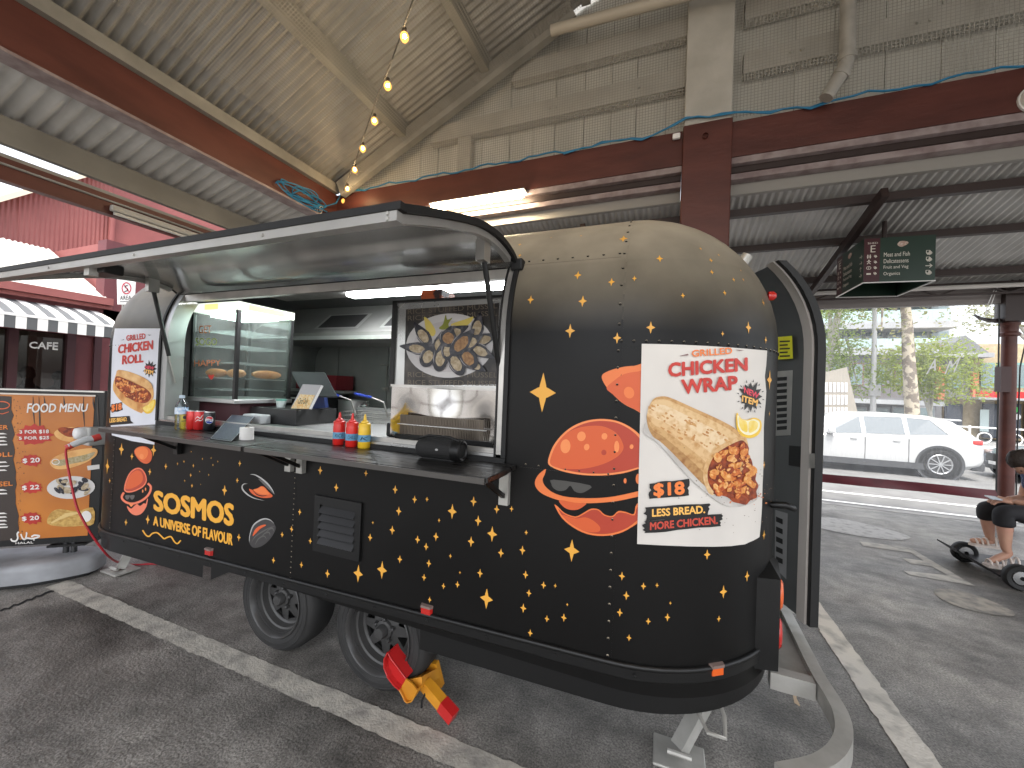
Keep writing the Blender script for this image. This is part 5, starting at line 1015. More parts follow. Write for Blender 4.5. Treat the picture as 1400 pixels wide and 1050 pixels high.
# cash drawer, screen, price card
cd = tag(MB().bevbox(-2.86, -2.38, 2.0, 2.36, BZ1+.002, 1.445, .005).build('cash_drawer', mat('drawer_black', (.03, .03, .03), .4)), 'wide black cash drawer on the bench inside the hatch', 'cash drawer')
ps = thing('till_screen', 'grey backed till screen on a stand standing on the cash drawer', 'till', (-2.5, 2.2, 1.45))
def Pq(y, *px): return [atY(a, b, y) for a, b in px]
A_, B_, C_, D_ = (atY(398, 508, 2.26), atY(444, 509, 2.26), atY(461, 542, 2.10), atY(415, 541, 2.10))
nn_ = (B_-A_).cross(D_-A_).normalized(); nn_ = nn_ if nn_.dot(O-A_) > 0 else -nn_
q = [A_, B_, C_, D_]; part(MB().add(q+[v-nn_*.014 for v in q], [(0, 1, 2, 3), (7, 6, 5, 4), (0, 4, 5, 1), (1, 5, 6, 2), (2, 6, 7, 3), (3, 7, 4, 0)]), 'screen_back', mat('till_grey', (.045, .047, .05), .6, 0, spec=.1), ps)
c_ = (A_+B_+C_+D_)/4; part(MB().add([c_+(v-c_)*.09+nn_*.001 for v in q], [(0, 1, 2, 3)]), 'badge', BLACKP, ps); part(MB().beam(c_-nn_*.03, (c_.x+.02, 2.22, 1.448), .16, .03, Vector((0, 1, 0))), 'stand', mat('till_blue', (.02, .035, .12), .4), ps)
pc = thing('price_card', 'small grey card holder with an orange note leaning on the till', 'card', (-2.55, 2.03, 1.45))
zr = Z(300, 460, 5.833)
def cardm(e): return lambda x, y: atY(x, y, 2.03-e)+Vector((0, (559-y)*.0016, 0))*0
pcb = decal('card', [zr((665, 380), (812, 388), (715, 578), (568, 575))], cardm(0), mat('card_grey', (.45, .45, .46), .5), pc); decal('note', [zr((642, 460), (762, 468), (712, 578), (570, 573))], cardm(.002), mat('note_orange', (.75, .45, .16), .6, col2=(.8, .7, .45), nscale=60), pc); text('writing', 'Card Only', q4(zr, (640, 490), (715, 495), (690, 555), (615, 550)), cardm(.003), BLACKP, pc, -.01)
part(MB().add([atY(*v, 2.031) for v in zr((812, 388), (830, 395), (735, 582), (715, 578))], [(0, 1, 2, 3)]), 'card_edge', WHITEP, pc)
tb_ = atZ(389, 556, 1.446); cup = thing('sauce_tub', 'small pale tub with green lid beside the till', 'tub', tb_); tb_.y = max(tb_.y, 2.05)
part(MB().lathe([(0, .001), (.028, .001), (.034, .05), (.034, .052)], (-2.63, 2.08, 1.446), 18), 'tub', mat('tub_clear', (.6, .68, .66), .4), cup, 50); part(MB().lathe([(.0355, .05), (.0355, .062), (0, .064)], (-2.63, 2.08, 1.446), 18), 'lid', mat('tub_lid', (.12, .35, .28), .4), cup, 50)
nb = tag(MB().bevbox(-1.55, -1.43, 1.92, 2.06, BZ1+.002, 1.42, .012).build('napkin_box', BLACKP), 'small black napkin box left of the mussel poster cabinet', 'box')
gb = tag(MB().bevbox(-2.78, -2.60, 1.90, 1.985, BZ1+.002, 1.40, .01).build('plastic_tub', mat('frosted_tub', (.5, .52, .53), .4)), 'frosted plastic tub in front of the display warmer', 'tub')
# fryer
fr = thing('deep_fryer', 'stainless deep fryer with two wire baskets against the rear wall', 'fryer', (-2.3, 2.8, 1.2))
fa = atY(468, 574, 2.85); part(MB().box(-2.75, -1.95, 2.6, 3.0, .5, 1.30), 'cabinet', SSD, fr); part(MB().box(-2.74, -1.96, 2.97, 2.999, 1.301, 1.42), 'splashback', SSD, fr)
for xk, col in ((-2.52, 0), (-2.18, 0)):
    b = MB()
    for z in (1.32, 1.36, 1.395): 
        for a, c in (((xk-.11, 2.66), (xk+.11, 2.66)), ((xk+.11, 2.66), (xk+.11, 2.92)), ((xk+.11, 2.92), (xk-.11, 2.92)), ((xk-.11, 2.92), (xk-.11, 2.66))): b.beam((a[0], a[1], z), (c[0], c[1], z), .005, .005)
    for i in range(12): b.beam((xk-.11+i*.02, 2.66, 1.31), (xk-.11+i*.02, 2.66, 1.395), .003, .003, Vector((1, 0, 0)))
    bk = part(b, 'fry_basket', STEEL, fr); part(MB().tube([(xk+.05, 2.66, 1.37), (xk+.05, 2.60, 1.50), (xk-.03, 2.55, 1.535)], .007, 8), 'basket_wire', STEEL, bk); part(MB().tube([(xk-.03, 2.55, 1.535), (xk-.16, 2.50, 1.56)], .011, 8), 'basket_handle', mat('handle_blue', (.02, .05, .35), .4), bk)
# hood
hd = thing('range_hood', 'dark stainless extractor hood with two filter panels inside the trailer', 'hood', (-2.8, 3.2, 2.2)); HM = mat('hood_metal', (.30, .30, .285), .4, .4, col2=(.22, .22, .21), nscale=2)
part(MB().add([(-4.1, 2.85, 2.06), (-1.0, 2.85, 2.06), (-1.0, 3.58, 2.06), (-4.1, 3.58, 2.06), (-4.1, 2.85, 2.12), (-1.0, 2.85, 2.12), (-1.0, 3.2, 2.44), (-4.1, 3.2, 2.44)], [(0, 1, 5, 4), (4, 5, 6, 7), (0, 3, 2, 1)]), 'hood_shell', HM, hd); part(MB().box(-4.1, -1.0, 2.83, 2.848, 2.05, 2.085), 'drip_rail', SSD, hd)
sl_ = Vector((0, .35, .32)).normalized()
for xa in (-3.25, -2.45):
    c = [Vector((xa, 2.89, 2.1566)), Vector((xa+.55, 2.89, 2.1566))]; c += [c[1]+sl_*.26, c[0]+sl_*.26]; no = Vector((0, -.32, .35)).normalized()*.006
    f_ = part(MB().add([v+no for v in c], [(0, 1, 2, 3)]), 'filter_panel', SSD, hd); cc = sum(c, Vector())/4; part(MB().add([cc+(v-cc)*.85+no*1.5 for v in c], [(0, 1, 2, 3)]), 'filter_mesh', mat('filter_dark', (.03, .03, .03), .5), f_)
bx = MB().bevbox(-1.36, -1.22, 1.95, 2.1, 2.13, 2.21, .003); o = tag(bx.build('small_carton', mat('carton_orange', (.62, .12, .03), .5, col2=(.05, .02, .02), nscale=9, lo=.55, hi=.6)), 'small orange and black carton on top of the mussel cabinet', 'carton')
rb = thing('red_crate', 'red plastic crate on the rear shelf behind the till', 'crate', (-3.7, 3.2, 1.6)); part(MB().box(-3.95, -3.35, 3.3, 3.55, 1.56, 1.72), 'crate', mat('crate_red', (.25, .02, .03), .5), rb); part(MB().box(-4.1, -3.2, 3.28, 3.59, 1.53, 1.555), 'ledge', SSD, rb)
hpaper = atY(247, 500, 2.0); hn = thing('hanging_note', 'white note with a red heart hung inside at the left jamb', 'note', hpaper); decal('paper', [[(238, 488), (253, 487), (255, 515), (240, 515)]], lambda x, y: atY(x, y, 1.96), WHITEP, hn); decal('heart', [ell(239.5, 500, 4, 5)], lambda x, y: atY(x, y, 1.955), mat('heart_red', (.6, .05, .04), .5), hn); part(MB().tube([atY(238, 497, 1.95), atY(246, 500, 1.95), atY(250, 520, 1.95), atY(249, 545, 1.95)], .005, 6), 'cable', BLACKP, hn, 60)
jar = thing('paper_bag_stack', 'crumpled brown paper bags beside the display warmer', 'paper bags', (-2.62, 2.2, 1.45))
b = MB(); rg2 = random.Random(3)
for k in range(5):
    bm = bmesh.new(); bmesh.ops.create_icosphere(bm, subdivisions=2, radius=1)
    for v in bm.verts: v.co = Vector((-2.70+.03*(k % 2)+v.co.x*.07, 2.36+v.co.y*.05, 1.38+k*.06+v.co.z*.05))*1+Vector((rg2.uniform(-.012, .012), rg2.uniform(-.012, .012), rg2.uniform(-.012, .012)))
    b.bm(bm)
part(b, 'bags', mat('brown_bag', (.22, .13, .08), .7, col2=(.08, .05, .04), nscale=18), jar)
# pots, tubs and tools along the rear bench
BN = 1.202
def pot(x, y, r, h_, lab, M, nm='stock_pot'):
    o = thing(nm, lab, 'pot', (x, y, BN)); part(MB().lathe([(0, .001), (r, .001), (r, h_), (r*1.04, h_+.004), (r*.97, h_+.004), (r*.96, .01), (0, .01)], (x, y, BN), 28), 'pan', M, o, 40)
    for s_ in (-1, 1): part(MB().tube([(x+s_*r, y-.04, BN+h_*.8), (x+s_*(r+.035), y-.03, BN+h_*.82), (x+s_*(r+.035), y+.03, BN+h_*.82), (x+s_*r, y+.04, BN+h_*.8)], .006, 6), 'handle', M, o, 60)
pot(-3.05, 3.25, .15, .26, 'tall steel stock pot on the rear bench behind the till', SS); pot(-1.75, 3.3, .13, .16, 'low steel pan on the rear bench near the mussel cabinet', SSD)
ov = thing('black_oven', 'black counter oven with glass door on the rear bench', 'oven', (-3.6, 3.3, BN)); part(MB().bevbox(-3.92, -3.40, 3.12, 3.55, BN, 1.50, .01), 'casing', BLACKP, ov); part(MB().box(-3.90, -3.55, 3.112, 3.119, BN+.03, 1.47), 'door', mat('oven_glass', (.02, .02, .02), .08, coat=.5), ov); part(MB().tube([(-3.88, 3.095, 1.46), (-3.57, 3.095, 1.46)], .008, 8), 'handle', STEEL, ov)
rl_ = thing('utensil_rail', 'steel rail with hanging ladles on the rear wall', 'rail', (-2.6, 3.58, 1.8)); part(MB().tube([(-3.0, 3.575, 1.86), (-1.9, 3.575, 1.86)], .008, 8), 'rail', STEEL, rl_)
for i in range(5): x = -2.9+i*.2; u_ = part(MB().tube([(x, 3.565, 1.85), (x, 3.56, 1.62-.03*(i % 2))], .006, 6), 'utensil', STEEL, rl_); part(MB().lathe([(0, -.03), (.03, -.015), (.036, .01)], (x, 3.55, 1.60-.03*(i % 2)), 12), 'ladle_bowl', STEEL, u_, 60)
for i, (x, y, c, lab) in enumerate(((-2.02, 3.2, (.6, .58, .5), 'cream plastic tub on the rear bench right of the fryer'), (-1.5, 3.25, (.1, .25, .12), 'green capped bottle on the rear bench'), (-2.78, 3.18, (.5, .12, .05), 'orange tub on the rear bench behind the fryer baskets'))):
    o = thing('kitchen_tub', lab, 'tub', (x, y, BN)); part(MB().lathe([(0, .001), (.06, .001), (.068, .15), (.068, .155)], (x, y, BN), 20), 'tub', mat('tub_%d' % i, c, .4), o, 50); part(MB().lathe([(.072, .15), (.072, .17), (0, .172)], (x, y, BN), 20), 'lid', mat('tub_lid_white', (.55, .55, .55), .4), o, 50)
# mussel cabinet
cabY = 1.80
cab = thing('mussel_cabinet', 'steel hot cabinet behind the hatch fronted by a mussel picture', 'cabinet', (-1.07, 2.0, BZ1))
zx = Z(520, 380, 7); zy = Z(520, 510, 7)
bl_, br_2 = atY(539, 592, cabY), atY(687, 606, cabY); tl2, tr2 = atY(541, 414, cabY), atY(690, 399, cabY)
cx0, cx1, cz0, cz1 = tl2.x, tr2.x, 1.365, 2.10
part(MB().box(cx0, cx1, cabY, cabY+.012, 1.645, cz1), 'front_panel', SS, cab); part(MB().box(cx0, cx1, cabY+.02, cabY+.45, 1.36, 1.62), 'cabinet_body', SSM, cab)
part(MB().box(cx0-.012, cx0+.012, cabY-.012, cabY+.3, 1.64, cz1+.01), 'side_frame', BLKT, cab); part(MB().box(cx0-.012, cx1, cabY-.012, cabY+.3, cz1+.001, cz1+.014), 'top_frame', BLKT, cab)
MIR = part(MB().grid(lambda u, v: (cx0+.0+u*(cx1-cx0), cabY-.002+.012*math.sin(u*9)*math.sin(v*4+.5), 1.37+v*.268), 24, 10), 'mirror_panel', SSM, cab, 180)
g = MB()
for r_ in (0, 1):
    for i in range(54): x = cx0+.085+i*.0093; g.box(x, x+.0055, cabY-.03, cabY-.024, 1.385+r_*.055, 1.385+r_*.055+.048)
part(g, 'heater_grille', mat('grille_bronze', (.16, .135, .11), .35, .8), cab); part(MB().box(cx0+.06, cx1-.02, cabY-.035, cabY-.022, 1.355, 1.383), 'grille_rail', BLKT, cab); part(MB().box(cx0+.07, cx0+.6, cabY-.034, cabY-.022, 1.435, 1.439), 'grille_bar', SS, cab)
part(MB().box(cx0, cx1, cabY-.014, cabY-.002, 1.636, 1.65), 'panel_lip', ALU, cab)
mp_ = decal('mussel_poster', [zx((245, 300), (1135, 240), (1110, 1020), (225, 1030))], lambda x, y: atY(x, y, cabY-.002), mat('mussel_back', (.02, .017, .016), .3, col2=(.10, .085, .075), nscale=7, lo=.5, hi=.75)); tag(mp_, 'picture of a plate of stuffed mussels on dark lettered background in the hatch', 'poster')
def mm_(e): return lambda x, y: atY(x, y, cabY-.002-e)
GT = mat('mussel_letter', (.14, .115, .085), .4)
for y_, sl_2 in ((300, -58), (362, -50), (900, 5), (975, 10)): stuff(text('lettering', 'RICE STUFFED MUSSEL', q4(zx, (262, y_), (1120, y_+sl_2), (1120, y_+sl_2+48), (262, y_+48)), mm_(.0006), GT, mp_, .0))
pl2 = decal('plate', [ell(520+662/7, 380+648/7, 59.5, 44, -3, 40)], mm_(.0012), mat('plate_white', (.60, .58, .57), .3, col2=(.52, .5, .5), nscale=3), mp_)
decal('plate_well', [ell(520+662/7, 380+655/7, 50, 35, -3, 40)], mm_(.0018), mat('plate_shade', (.50, .47, .47), .3), pl2)
decal('lemon', [smooth(zx((420, 370), (480, 420), (530, 510), (500, 560), (440, 500), (425, 430)), 3), smooth(zx((680, 440), (800, 400), (890, 370), (860, 430), (780, 480), (700, 470)), 3)], mm_(.0024), mat('lemon_print', (.66, .52, .12), .4), pl2); decal('garnish', [smooth(zx((560, 480), (600, 440), (625, 350), (640, 400), (690, 380), (650, 440), (660, 475), (600, 495)), 3)], mm_(.003), mat('garnish', (.22, .24, .03), .5), pl2)
SHL = mat('mussel_shell', (.018, .018, .026), .25, col2=(.14, .13, .14), nscale=30, lo=.5, hi=.75)
def tear(cx, cy, rx, ry, rot, n=26):
    o = []; c_, s_ = math.cos(R(rot)), math.sin(R(rot))
    for i in range(n):
        a = 2*math.pi*i/n; x, y = rx*math.cos(a), ry*math.sin(a)
        if y < 0: x *= 1+.62*y/ry; y *= 1.28
        o.append((cx+x*c_-y*s_, cy+x*s_+y*c_))
    return o
MF = [mat('mussel_rice_%d' % i, c, .5, col2=c2, nscale=60, lo=.4, hi=.6) for i, (c, c2) in enumerate((((.52, .43, .30), (.34, .26, .16)), ((.42, .25, .12), (.25, .13, .06))))]
ML = ((410, 545, 52, 108, -35, 0), (350, 668, 50, 118, -82, 0), (985, 585, 50, 112, 70, 0), (925, 470, 55, 108, 12, 0), (700, 520, 55, 112, 65, 0), (560, 630, 50, 92, 14, 0), (955, 690, 52, 112, 118, 0), (910, 830, 42, 80, 120, 0), (455, 745, 62, 96, 24, 0), (575, 760, 60, 118, 10, 0), (725, 810, 60, 116, -28, 0), (640, 690, 48, 80, 0, 0), (840, 760, 66, 106, -35, 1), (860, 610, 56, 100, 60, 0), (650, 565, 72, 82, 15, 1), (775, 620, 66, 132, 42, 1))
for k, (x, y, rx_, ry_, rt, w_) in enumerate(ML):
    m1 = decal('mussel', [tear(520+x/7, 380+(y+6)/7, rx_*1.22/7, ry_*1.12/7, rt)], mm_(.0036+.0008*k), SHL, pl2); decal('rice_filling', [rough_blob(520+x/7, 380+(y+10)/7, rx_*.76/7, ry_*.66/7, .06, 22, k, rt)], mm_(.0040+.0008*k), MF[w_], m1)
    decal('shell_gleam', [stroke(smooth([(520+x/7+u*rx_/7*math.cos(R(rt))+v*ry_/7*-math.sin(R(rt)), 380+y/7+u*rx_/7*math.sin(R(rt))+v*ry_/7*math.cos(R(rt))) for u, v in ((-1.0, -.5), (-1.08, .1), (-.9, .6))], 3, False), 1.1, True)], mm_(.0042+.0008*k), mat('shell_gleam', (.34, .32, .33), .3), m1)
# ------------------------------------------------------------------ wheel clamp
wc = thing('wheel_clamp', 'red and yellow wheel clamp locked on the rear trailer wheel', 'wheel clamp', (-1.2, 1.68, 0)); CR_ = mat('clamp_red', (.50, .018, .018), .35, coat=.3); CY_ = mat('clamp_yellow', (.68, .30, .02), .45, col2=(.55, .22, .02), nscale=9)
zw = Z(500, 860, 7.5)
def plate(pts, y, th, name, M, par=wc, tilt=0):
    b = MB(); P = [atY(x, yy, y) for x, yy in zw(*pts)]; n_ = len(P); b.add(P+[v+Vector((0, th, 0)) for v in P], [tuple(range(n_)), tuple(range(2*n_-1, n_-1, -1))]+[(i, n_+i, n_+(i+1) % n_, (i+1) % n_) for i in range(n_)]); return part(b, name, M, par)
plate(((240, 262), (205, 330), (235, 440), (300, 540), (355, 612), (412, 515), (330, 420), (262, 330)), 1.675, .008, 'jaw_face', CR_)
def lipz(pts, y0_, y1_, name, M):
    a = [atY(x, yy, y0_) for x, yy in zw(*pts)]; c = [v+Vector((0, y1_-y0_, 0)) for v in a]; n_ = len(a); part(MB().add(a+c, [(i, i+1, n_+i+1, n_+i) for i in range(n_-1)]), name, M, wc)
    part(MB().tube(a, .004, 6), name, M, wc, 60)
lipz(((225, 238), (188, 310), (188, 400), (228, 500), (290, 580), (345, 625)), 1.645, 1.72, 'jaw_rim', CR_); lipz(((225, 238), (255, 300), (330, 400), (412, 512)), 1.66, 1.74, 'jaw_rim', CR_)
plate(((355, 612), (412, 515), (470, 560), (525, 622), (470, 735), (425, 752), (385, 690)), 1.665, .008, 'jaw_face', CY_); lipz(((345, 625), (375, 680), (400, 735), (425, 756), (468, 742), (500, 690), (528, 622)), 1.65, 1.70, 'jaw_rim', CY_)
a1, a2 = atY(500+500/7.5, 860+560/7.5, 1.70), atY(500+690/7.5, 860+455/7.5, 1.86); part(MB().beam(a1, a2, .09, .045, Vector((-.4, -.2, 1))), 'cross_arm', CY_, wc); part(MB().beam(a2+Vector((-.01, 0, .06)), a2+Vector((.02, .02, -.07)), .07, .03, Vector((0, 1, 0))), 'arm_hook', CY_, wc)
h0 = atY(500+610/7.5, 860+560/7.5, 1.74); h2 = atZ(500+905/7.5, 860+905/7.5, .05); h1 = h0+(h2-h0)*.60
part(MB().beam(h0, h1, .05, .05), 'handle_bar', CY_, wc); part(MB().beam(h1, h2, .054, .054), 'handle_grip', CR_, wc); part(MB().tube([atY(500+620/7.5, 860+640/7.5, 1.72), atY(500+575/7.5, 860+740/7.5, 1.70), atY(500+572/7.5, 860+805/7.5, 1.70)], .006, 6), 'lock_tag', BLACKP, wc)
# ------------------------------------------------------------------ menu board
bd0 = Vector((-4.373, 1.83, 0)); bdir = Vector((.777, .63, 0)).normalized(); bn = Vector((.63, -.777, 0)).normalized()
mb = thing('menu_board', 'large orange food menu board in a black frame standing at the left', 'sign board', (-5.0, 1.5, 0))
def bm_(e): return lambda x, y: on_plane(x, y, bd0+bn*e, bn)
zT, zB = 1.50, .25; b0 = bd0-bdir*1.25
P = [b0+bn*e+Vector((0, 0, z))+bdir*u for e in (-.05, 0) for u, z in ((0, zB), (1.25, zB), (1.25, zT), (0, zT))]
part(MB().add(P, [(4, 5, 6, 7), (3, 2, 1, 0), (0, 1, 5, 4), (1, 2, 6, 5), (2, 3, 7, 6), (3, 0, 4, 7)]), 'frame', mat('board_frame', (.008, .008, .008), .35), mb)
fe = MB(); fe.beam(b0+bn*.004+Vector((0, 0, zT-.008)), b0+bdir*1.25+bn*.004+Vector((0, 0, zT-.008)), .01, .012); part(fe, 'frame_edge', ALU, mb)
us = lambda u, z, e: b0+bdir*u+bn*e+Vector((0, 0, z))
scz0, scz1 = .30, 1.452
sc = part(MB().add([us(.04, scz0, .003), us(1.185, scz0, .003), us(1.185, scz1, .003), us(.04, scz1, .003)], [(0, 1, 2, 3)]), 'menu_print', mat('menu_orange', (.55, .19, .028), .35, col2=(.42, .13, .018), nscale=2.2, coat=.3), mb)
part((lambda b: b.beam(us(.03, scz1+.006, .006), us(1.195, scz1+.006, .006), .008, .012))(MB()), 'print_edge', mat('edge_silver', (.5, .45, .4), .35, .6), mb)
zk, zk2 = Z(0, 520, 7), Z(0, 650, 7)
DKB = mat('menu_dark', (.045, .033, .028), .4); WM = mat('menu_white', (.75, .72, .68), .45); OM = mat('menu_lettering', (.72, .22, .04), .45)
rg3 = random.Random(9); edge = [(16+ (i/24)*10+rg3.uniform(-2.2, 2.2), 542+i*8.6) for i in range(25)]
def mprint(name, polys, M, e=.0045, par=sc): return decal(name, polys, bm_(e), M, par)
def panel_map(x, y):
    P = on_plane(x, y, bd0+bn*.0045, bn); u = (P-b0).dot(bdir); P += bdir*(max(u, .04)-u); P.z = min(max(P.z, scz0), scz1); return P
decal('dark_panel', [[(-110, 536)]+[(x, min(y, 747)) for x, y in edge]+[(-110, 775)]], panel_map, DKB, sc)
for x, l in ((45, 38), (53, 60), (60, 20), (87, 18), (114, 46), (127, 20), (133, 42)): mprint('paint_drip', [stroke([(x, 542), (x+1+rg3.uniform(-1, 1), 542+l*.5), (x+2, 542+l)], 2.4, True)], DKB)
mprint('splatter', [ell(21+(k % 40)*.25+rg3.gauss(0, 3.2), 545+rg3.random()*195, rg3.uniform(.3, 1.1), rg3.uniform(.3, .9), 0, 6) for k in range(70)], DKB)
text('lettering', 'FOOD MENU', q4(zk, (258, 220), (845, 222), (840, 300), (255, 312)), bm_(.006), WM, sc, .03, .12)
RB = mat('menu_burst', (.50, .035, .025), .4, col2=(.4, .03, .02), nscale=8)
b1 = mprint('price_burst', [burst(47, 594.5, 25, 15, 12, .82, 2)], RB, .006); text('lettering', '3 FOR $18', q4(zk, (185, 478), (468, 470), (468, 512), (188, 515)), bm_(.0075), WM, b1, .04); text('lettering', '5 FOR $25', q4(zk, (180, 540), (472, 532), (470, 568), (183, 573)), bm_(.0075), WM, b1, .04)
for cy, s_, qz, zz_ in ((629.5, '$ 20', ((215, 748), (382, 738), (380, 790), (218, 798)), zk), (666.5, '$ 22', ((210, 98), (378, 88), (376, 138), (212, 146)), zk2), (708.5, '$ 20', ((208, 395), (375, 383), (373, 430), (210, 440)), zk2)):
    b1 = mprint('price_burst', [burst(43, cy, 15.5, 8.8, 11, .8, int(cy))], RB, .006); text('lettering', s_, q4(zz_, *qz), bm_(.0075), WM, b1, .04)
dish = mprint('roll_dish', [smooth([(74, 592), (82, 586), (96, 584), (112, 585), (120, 592), (115, 601), (95, 604), (80, 600)], 4)], BREAD, .006); mprint('filling', [smooth([(79, 588), (85, 584), (98, 585), (110, 584), (117, 590), (108, 596), (92, 597)], 4)], CHK[2], .007, dish)
dish = mprint('baguette_dish', [smooth([(68, 632), (80, 622), (105, 615), (130, 613), (132, 622), (118, 632), (95, 640), (76, 641)], 4)], BREAD, .006); mprint('filling', [smooth([(72, 632), (90, 627), (115, 622), (130, 618), (120, 629), (98, 634), (80, 637)], 4)], mat('filling_olive', (.30, .24, .1), .5, col2=(.45, .38, .25), nscale=60), .007, dish); mprint('onion_ring', [stroke(ell(76, 631.5, 5, 3.6)+[ell(76, 631.5, 5, 3.6)[0]], 1)], WM, .008, dish)
dish = mprint('mussel_dish', [ell(97, 666.5, 33, 15.5, -3)], mat('dish_white', (.6, .58, .56), .4), .006)
for k in range(22): mprint('mussel', [ell(97+rg3.uniform(-21, 22), 664+rg3.uniform(-8, 9), rg3.uniform(4, 7.5), rg3.uniform(2.2, 3.6), rg3.uniform(-60, 60), 12)], (SHL, MF[0])[k % 2], .0066+.0003*k, dish)
dish = mprint('chips_dish', [smooth([(65, 716), (68, 703), (80, 696), (105, 699), (127, 694), (128, 716), (110, 719), (85, 720)], 3)], mat('chips', (.62, .40, .12), .5, col2=(.4, .22, .05), nscale=40), .006)
for k in range(7): mprint('chip', [stroke([(70+k*3, 715-k*2), (95+k*4, 703-k*.6)], 2.2)], mat('chip_light', (.7, .5, .2), .5), .007+.0003*k, dish)
mprint('sauce_cup', [ell(118, 706, 7, 7.5)], WM, .0095, dish)
for yy, wd_ in ((586, 'BURGER'), (623, 'ROLL')): text('lettering', wd_, ((-33 if wd_ == 'BURGER' else -17, yy-4), (11 if wd_ == 'BURGER' else 17, yy-5), (11 if wd_ == 'BURGER' else 17, yy+1), (-33 if wd_ == 'BURGER' else -17, yy+3)), bm_(.006), OM, sc, .03)
text('lettering', 'MUSSEL', ((-28, 659), (17.5, 658), (17.5, 664), (-28, 667)), bm_(.006), OM, sc, .03)
for y_ in (592, 597, 602, 607, 631, 636.5, 642, 669, 674, 701, 706, 711, 716, 720): mprint('small_print', [[(-30, y_+1.2), (10+rg3.uniform(-6, 5), y_-.2), (10, y_+1.6), (-30, y_+3)]], WM, .006)
mprint('emblem', [stroke(ell(2, 554, 11, 5)+[ell(2, 554, 11, 5)[0]], 1.4), stroke([(-6, 564), (3, 566), (12, 563)], 1)], OR2, .006)
hl = Z(0, 650, 7)   # script lettering at the foot of the board, drawn as strokes
mprint('script_lettering', [stroke(smooth(hl((180, 540), (165, 560), (170, 600), (150, 628), (115, 625), (105, 605)), 4, False), 2.2), stroke(smooth(hl((200, 560), (215, 600), (240, 612), (255, 560), (250, 545)), 4, False), 2.0), stroke(smooth(hl((232, 612), (262, 600), (300, 605), (345, 598), (378, 580), (330, 572), (300, 588)), 4, False), 2.2), ell(46.4, 738.2, 1.1, .9)], WM, .006); text('lettering', 'HALAL', q4(hl, (148, 640), (318, 628), (318, 650), (148, 658)), bm_(.006), WM, sc, .03)
mprint('hook', [[(119, 637), (136, 635), (136, 641), (120, 643)]], mat('clear_hook', (.6, .58, .55), .2), .006)
# moulded base
ctr = bd0-bdir*.78+bn*.0; BB = MB(); prof_b = [(0, .0, 1.0), (.05, .0, 1.0), (.13, -.02, .93), (.19, -.06, .8), (.2, -.1, .7)]
def hull(k, off):
    p_ = []; L_, W_ = .82+off*1.0, .24+off*.6
    for i in range(36): a = 2*math.pi*i/36; ca, sa = math.cos(a), math.sin(a); p_.append((math.copysign(abs(ca)**.72, ca)*(L_ if ca > 0 else L_), math.copysign(abs(sa)**.55, sa)*W_*(1 if ca < .5 else 1-(ca-.5)*.55)))
    return p_
GB = mat('moulded_grey_plastic', (.17, .173, .178), .5, col2=(.35, .36, .38), nscale=2.5, bump=.1)
rows = [(.03, 0), (.12, .0), (.145, -.008), (.16, -.03), (.166, -.07), (.167, -.3)]; b = MB()
for z, off in rows: b.v += [tuple(Vector((ctr.x, ctr.y, 0))+bdir*u+bn*v+Vector((0, 0, z))) for u, v in hull(0, off)]
for i in range(len(rows)-1):
    for j in range(36): b.f.append((i*36+j, i*36+(j+1) % 36, (i+1)*36+(j+1) % 36, (i+1)*36+j))
b.f.append(tuple((len(rows)-1)*36+j for j in range(36)))
bs = part(b, 'base', GB, mb, 50); k_ = MB(); k_.v += [tuple(Vector((ctr.x, ctr.y, 0))+bdir*u*.96+bn*v*.94+Vector((0, 0, z))) for z in (.001, .036) for u, v in hull(0, 0)]; k_.f += [(j, (j+1) % 36, 36+(j+1) % 36, 36+j) for j in range(36)]; part(k_, 'base_foot', RUB, bs)
for du_ in (.16, .21): q_ = bd0-bdir*du_+bn*(-.02); part(MB().tube([(q_.x, q_.y, .16), (q_.x, q_.y, .25)], .02, 12), 'support_post', mat('dark_chrome', (.12, .12, .12), .2, .9), mb, 50)
q_ = bd0-bdir*.185-bn*.02; part(MB().beam(q_-bdir*.12+Vector((0, 0, .235)), q_+bdir*.12+Vector((0, 0, .235)), .1, .016), 'support_plate', BLKT, mb)
# plug and red lead
RC = mat('red_cable', (.42, .02, .03), .45)
ld = thing('power_lead', 'red power lead with grey plug hanging from the trailer inlet box', 'cable', (-4.5, 1.72, .4))
pA, pB = atY(137, 597, 1.72), atY(93, 610, 1.55)
part(MB().tube([pA, pA+(pB-pA)*.25], .026, 12), 'plug_collar', mat('plug_red', (.5, .05, .04), .4), ld, 50); pl_b = part(MB().tube([pA+(pB-pA)*.22, pA+(pB-pA)*.5+Vector((0, 0, .01)), pA+(pB-pA)*.85, pB], [.024, .026, .022, .015], 12), 'plug', mat('plug_grey', (.55, .56, .56), .4), ld, 50)
part(MB().tube([pB+(pA-pB)*.12, pB+Vector((-.012, 0, -.012))], .022, 12), 'cable_gland', MATS['plug_red'], ld, 50)
cp = [pB, atY(90, 620, 1.545), atY(95, 650, 1.54), atY(104, 690, 1.55), atY(113, 710, 1.57), atY(128, 735, 1.62), atY(148, 760, 1.72)]; cp += [atZ(165, 770, .02), atZ(185, 772, .012), atZ(215, 771, .012), atZ(260, 775, .012)]
cpp = []
for i in range(len(cp)-1):
    for t in range(6):
        g_ = lambda j: cp[min(max(j, 0), len(cp)-1)]; a, b_, c, d = g_(i-1), g_(i), g_(i+1), g_(i+2); u = t/6; cpp.append(.5*(2*b_+(c-a)*u+(2*a-5*b_+4*c-d)*u*u+(3*b_-a-3*c+d)*u**3))
part(MB().tube(cpp, .0075, 8), 'cable', RC, ld, 60)
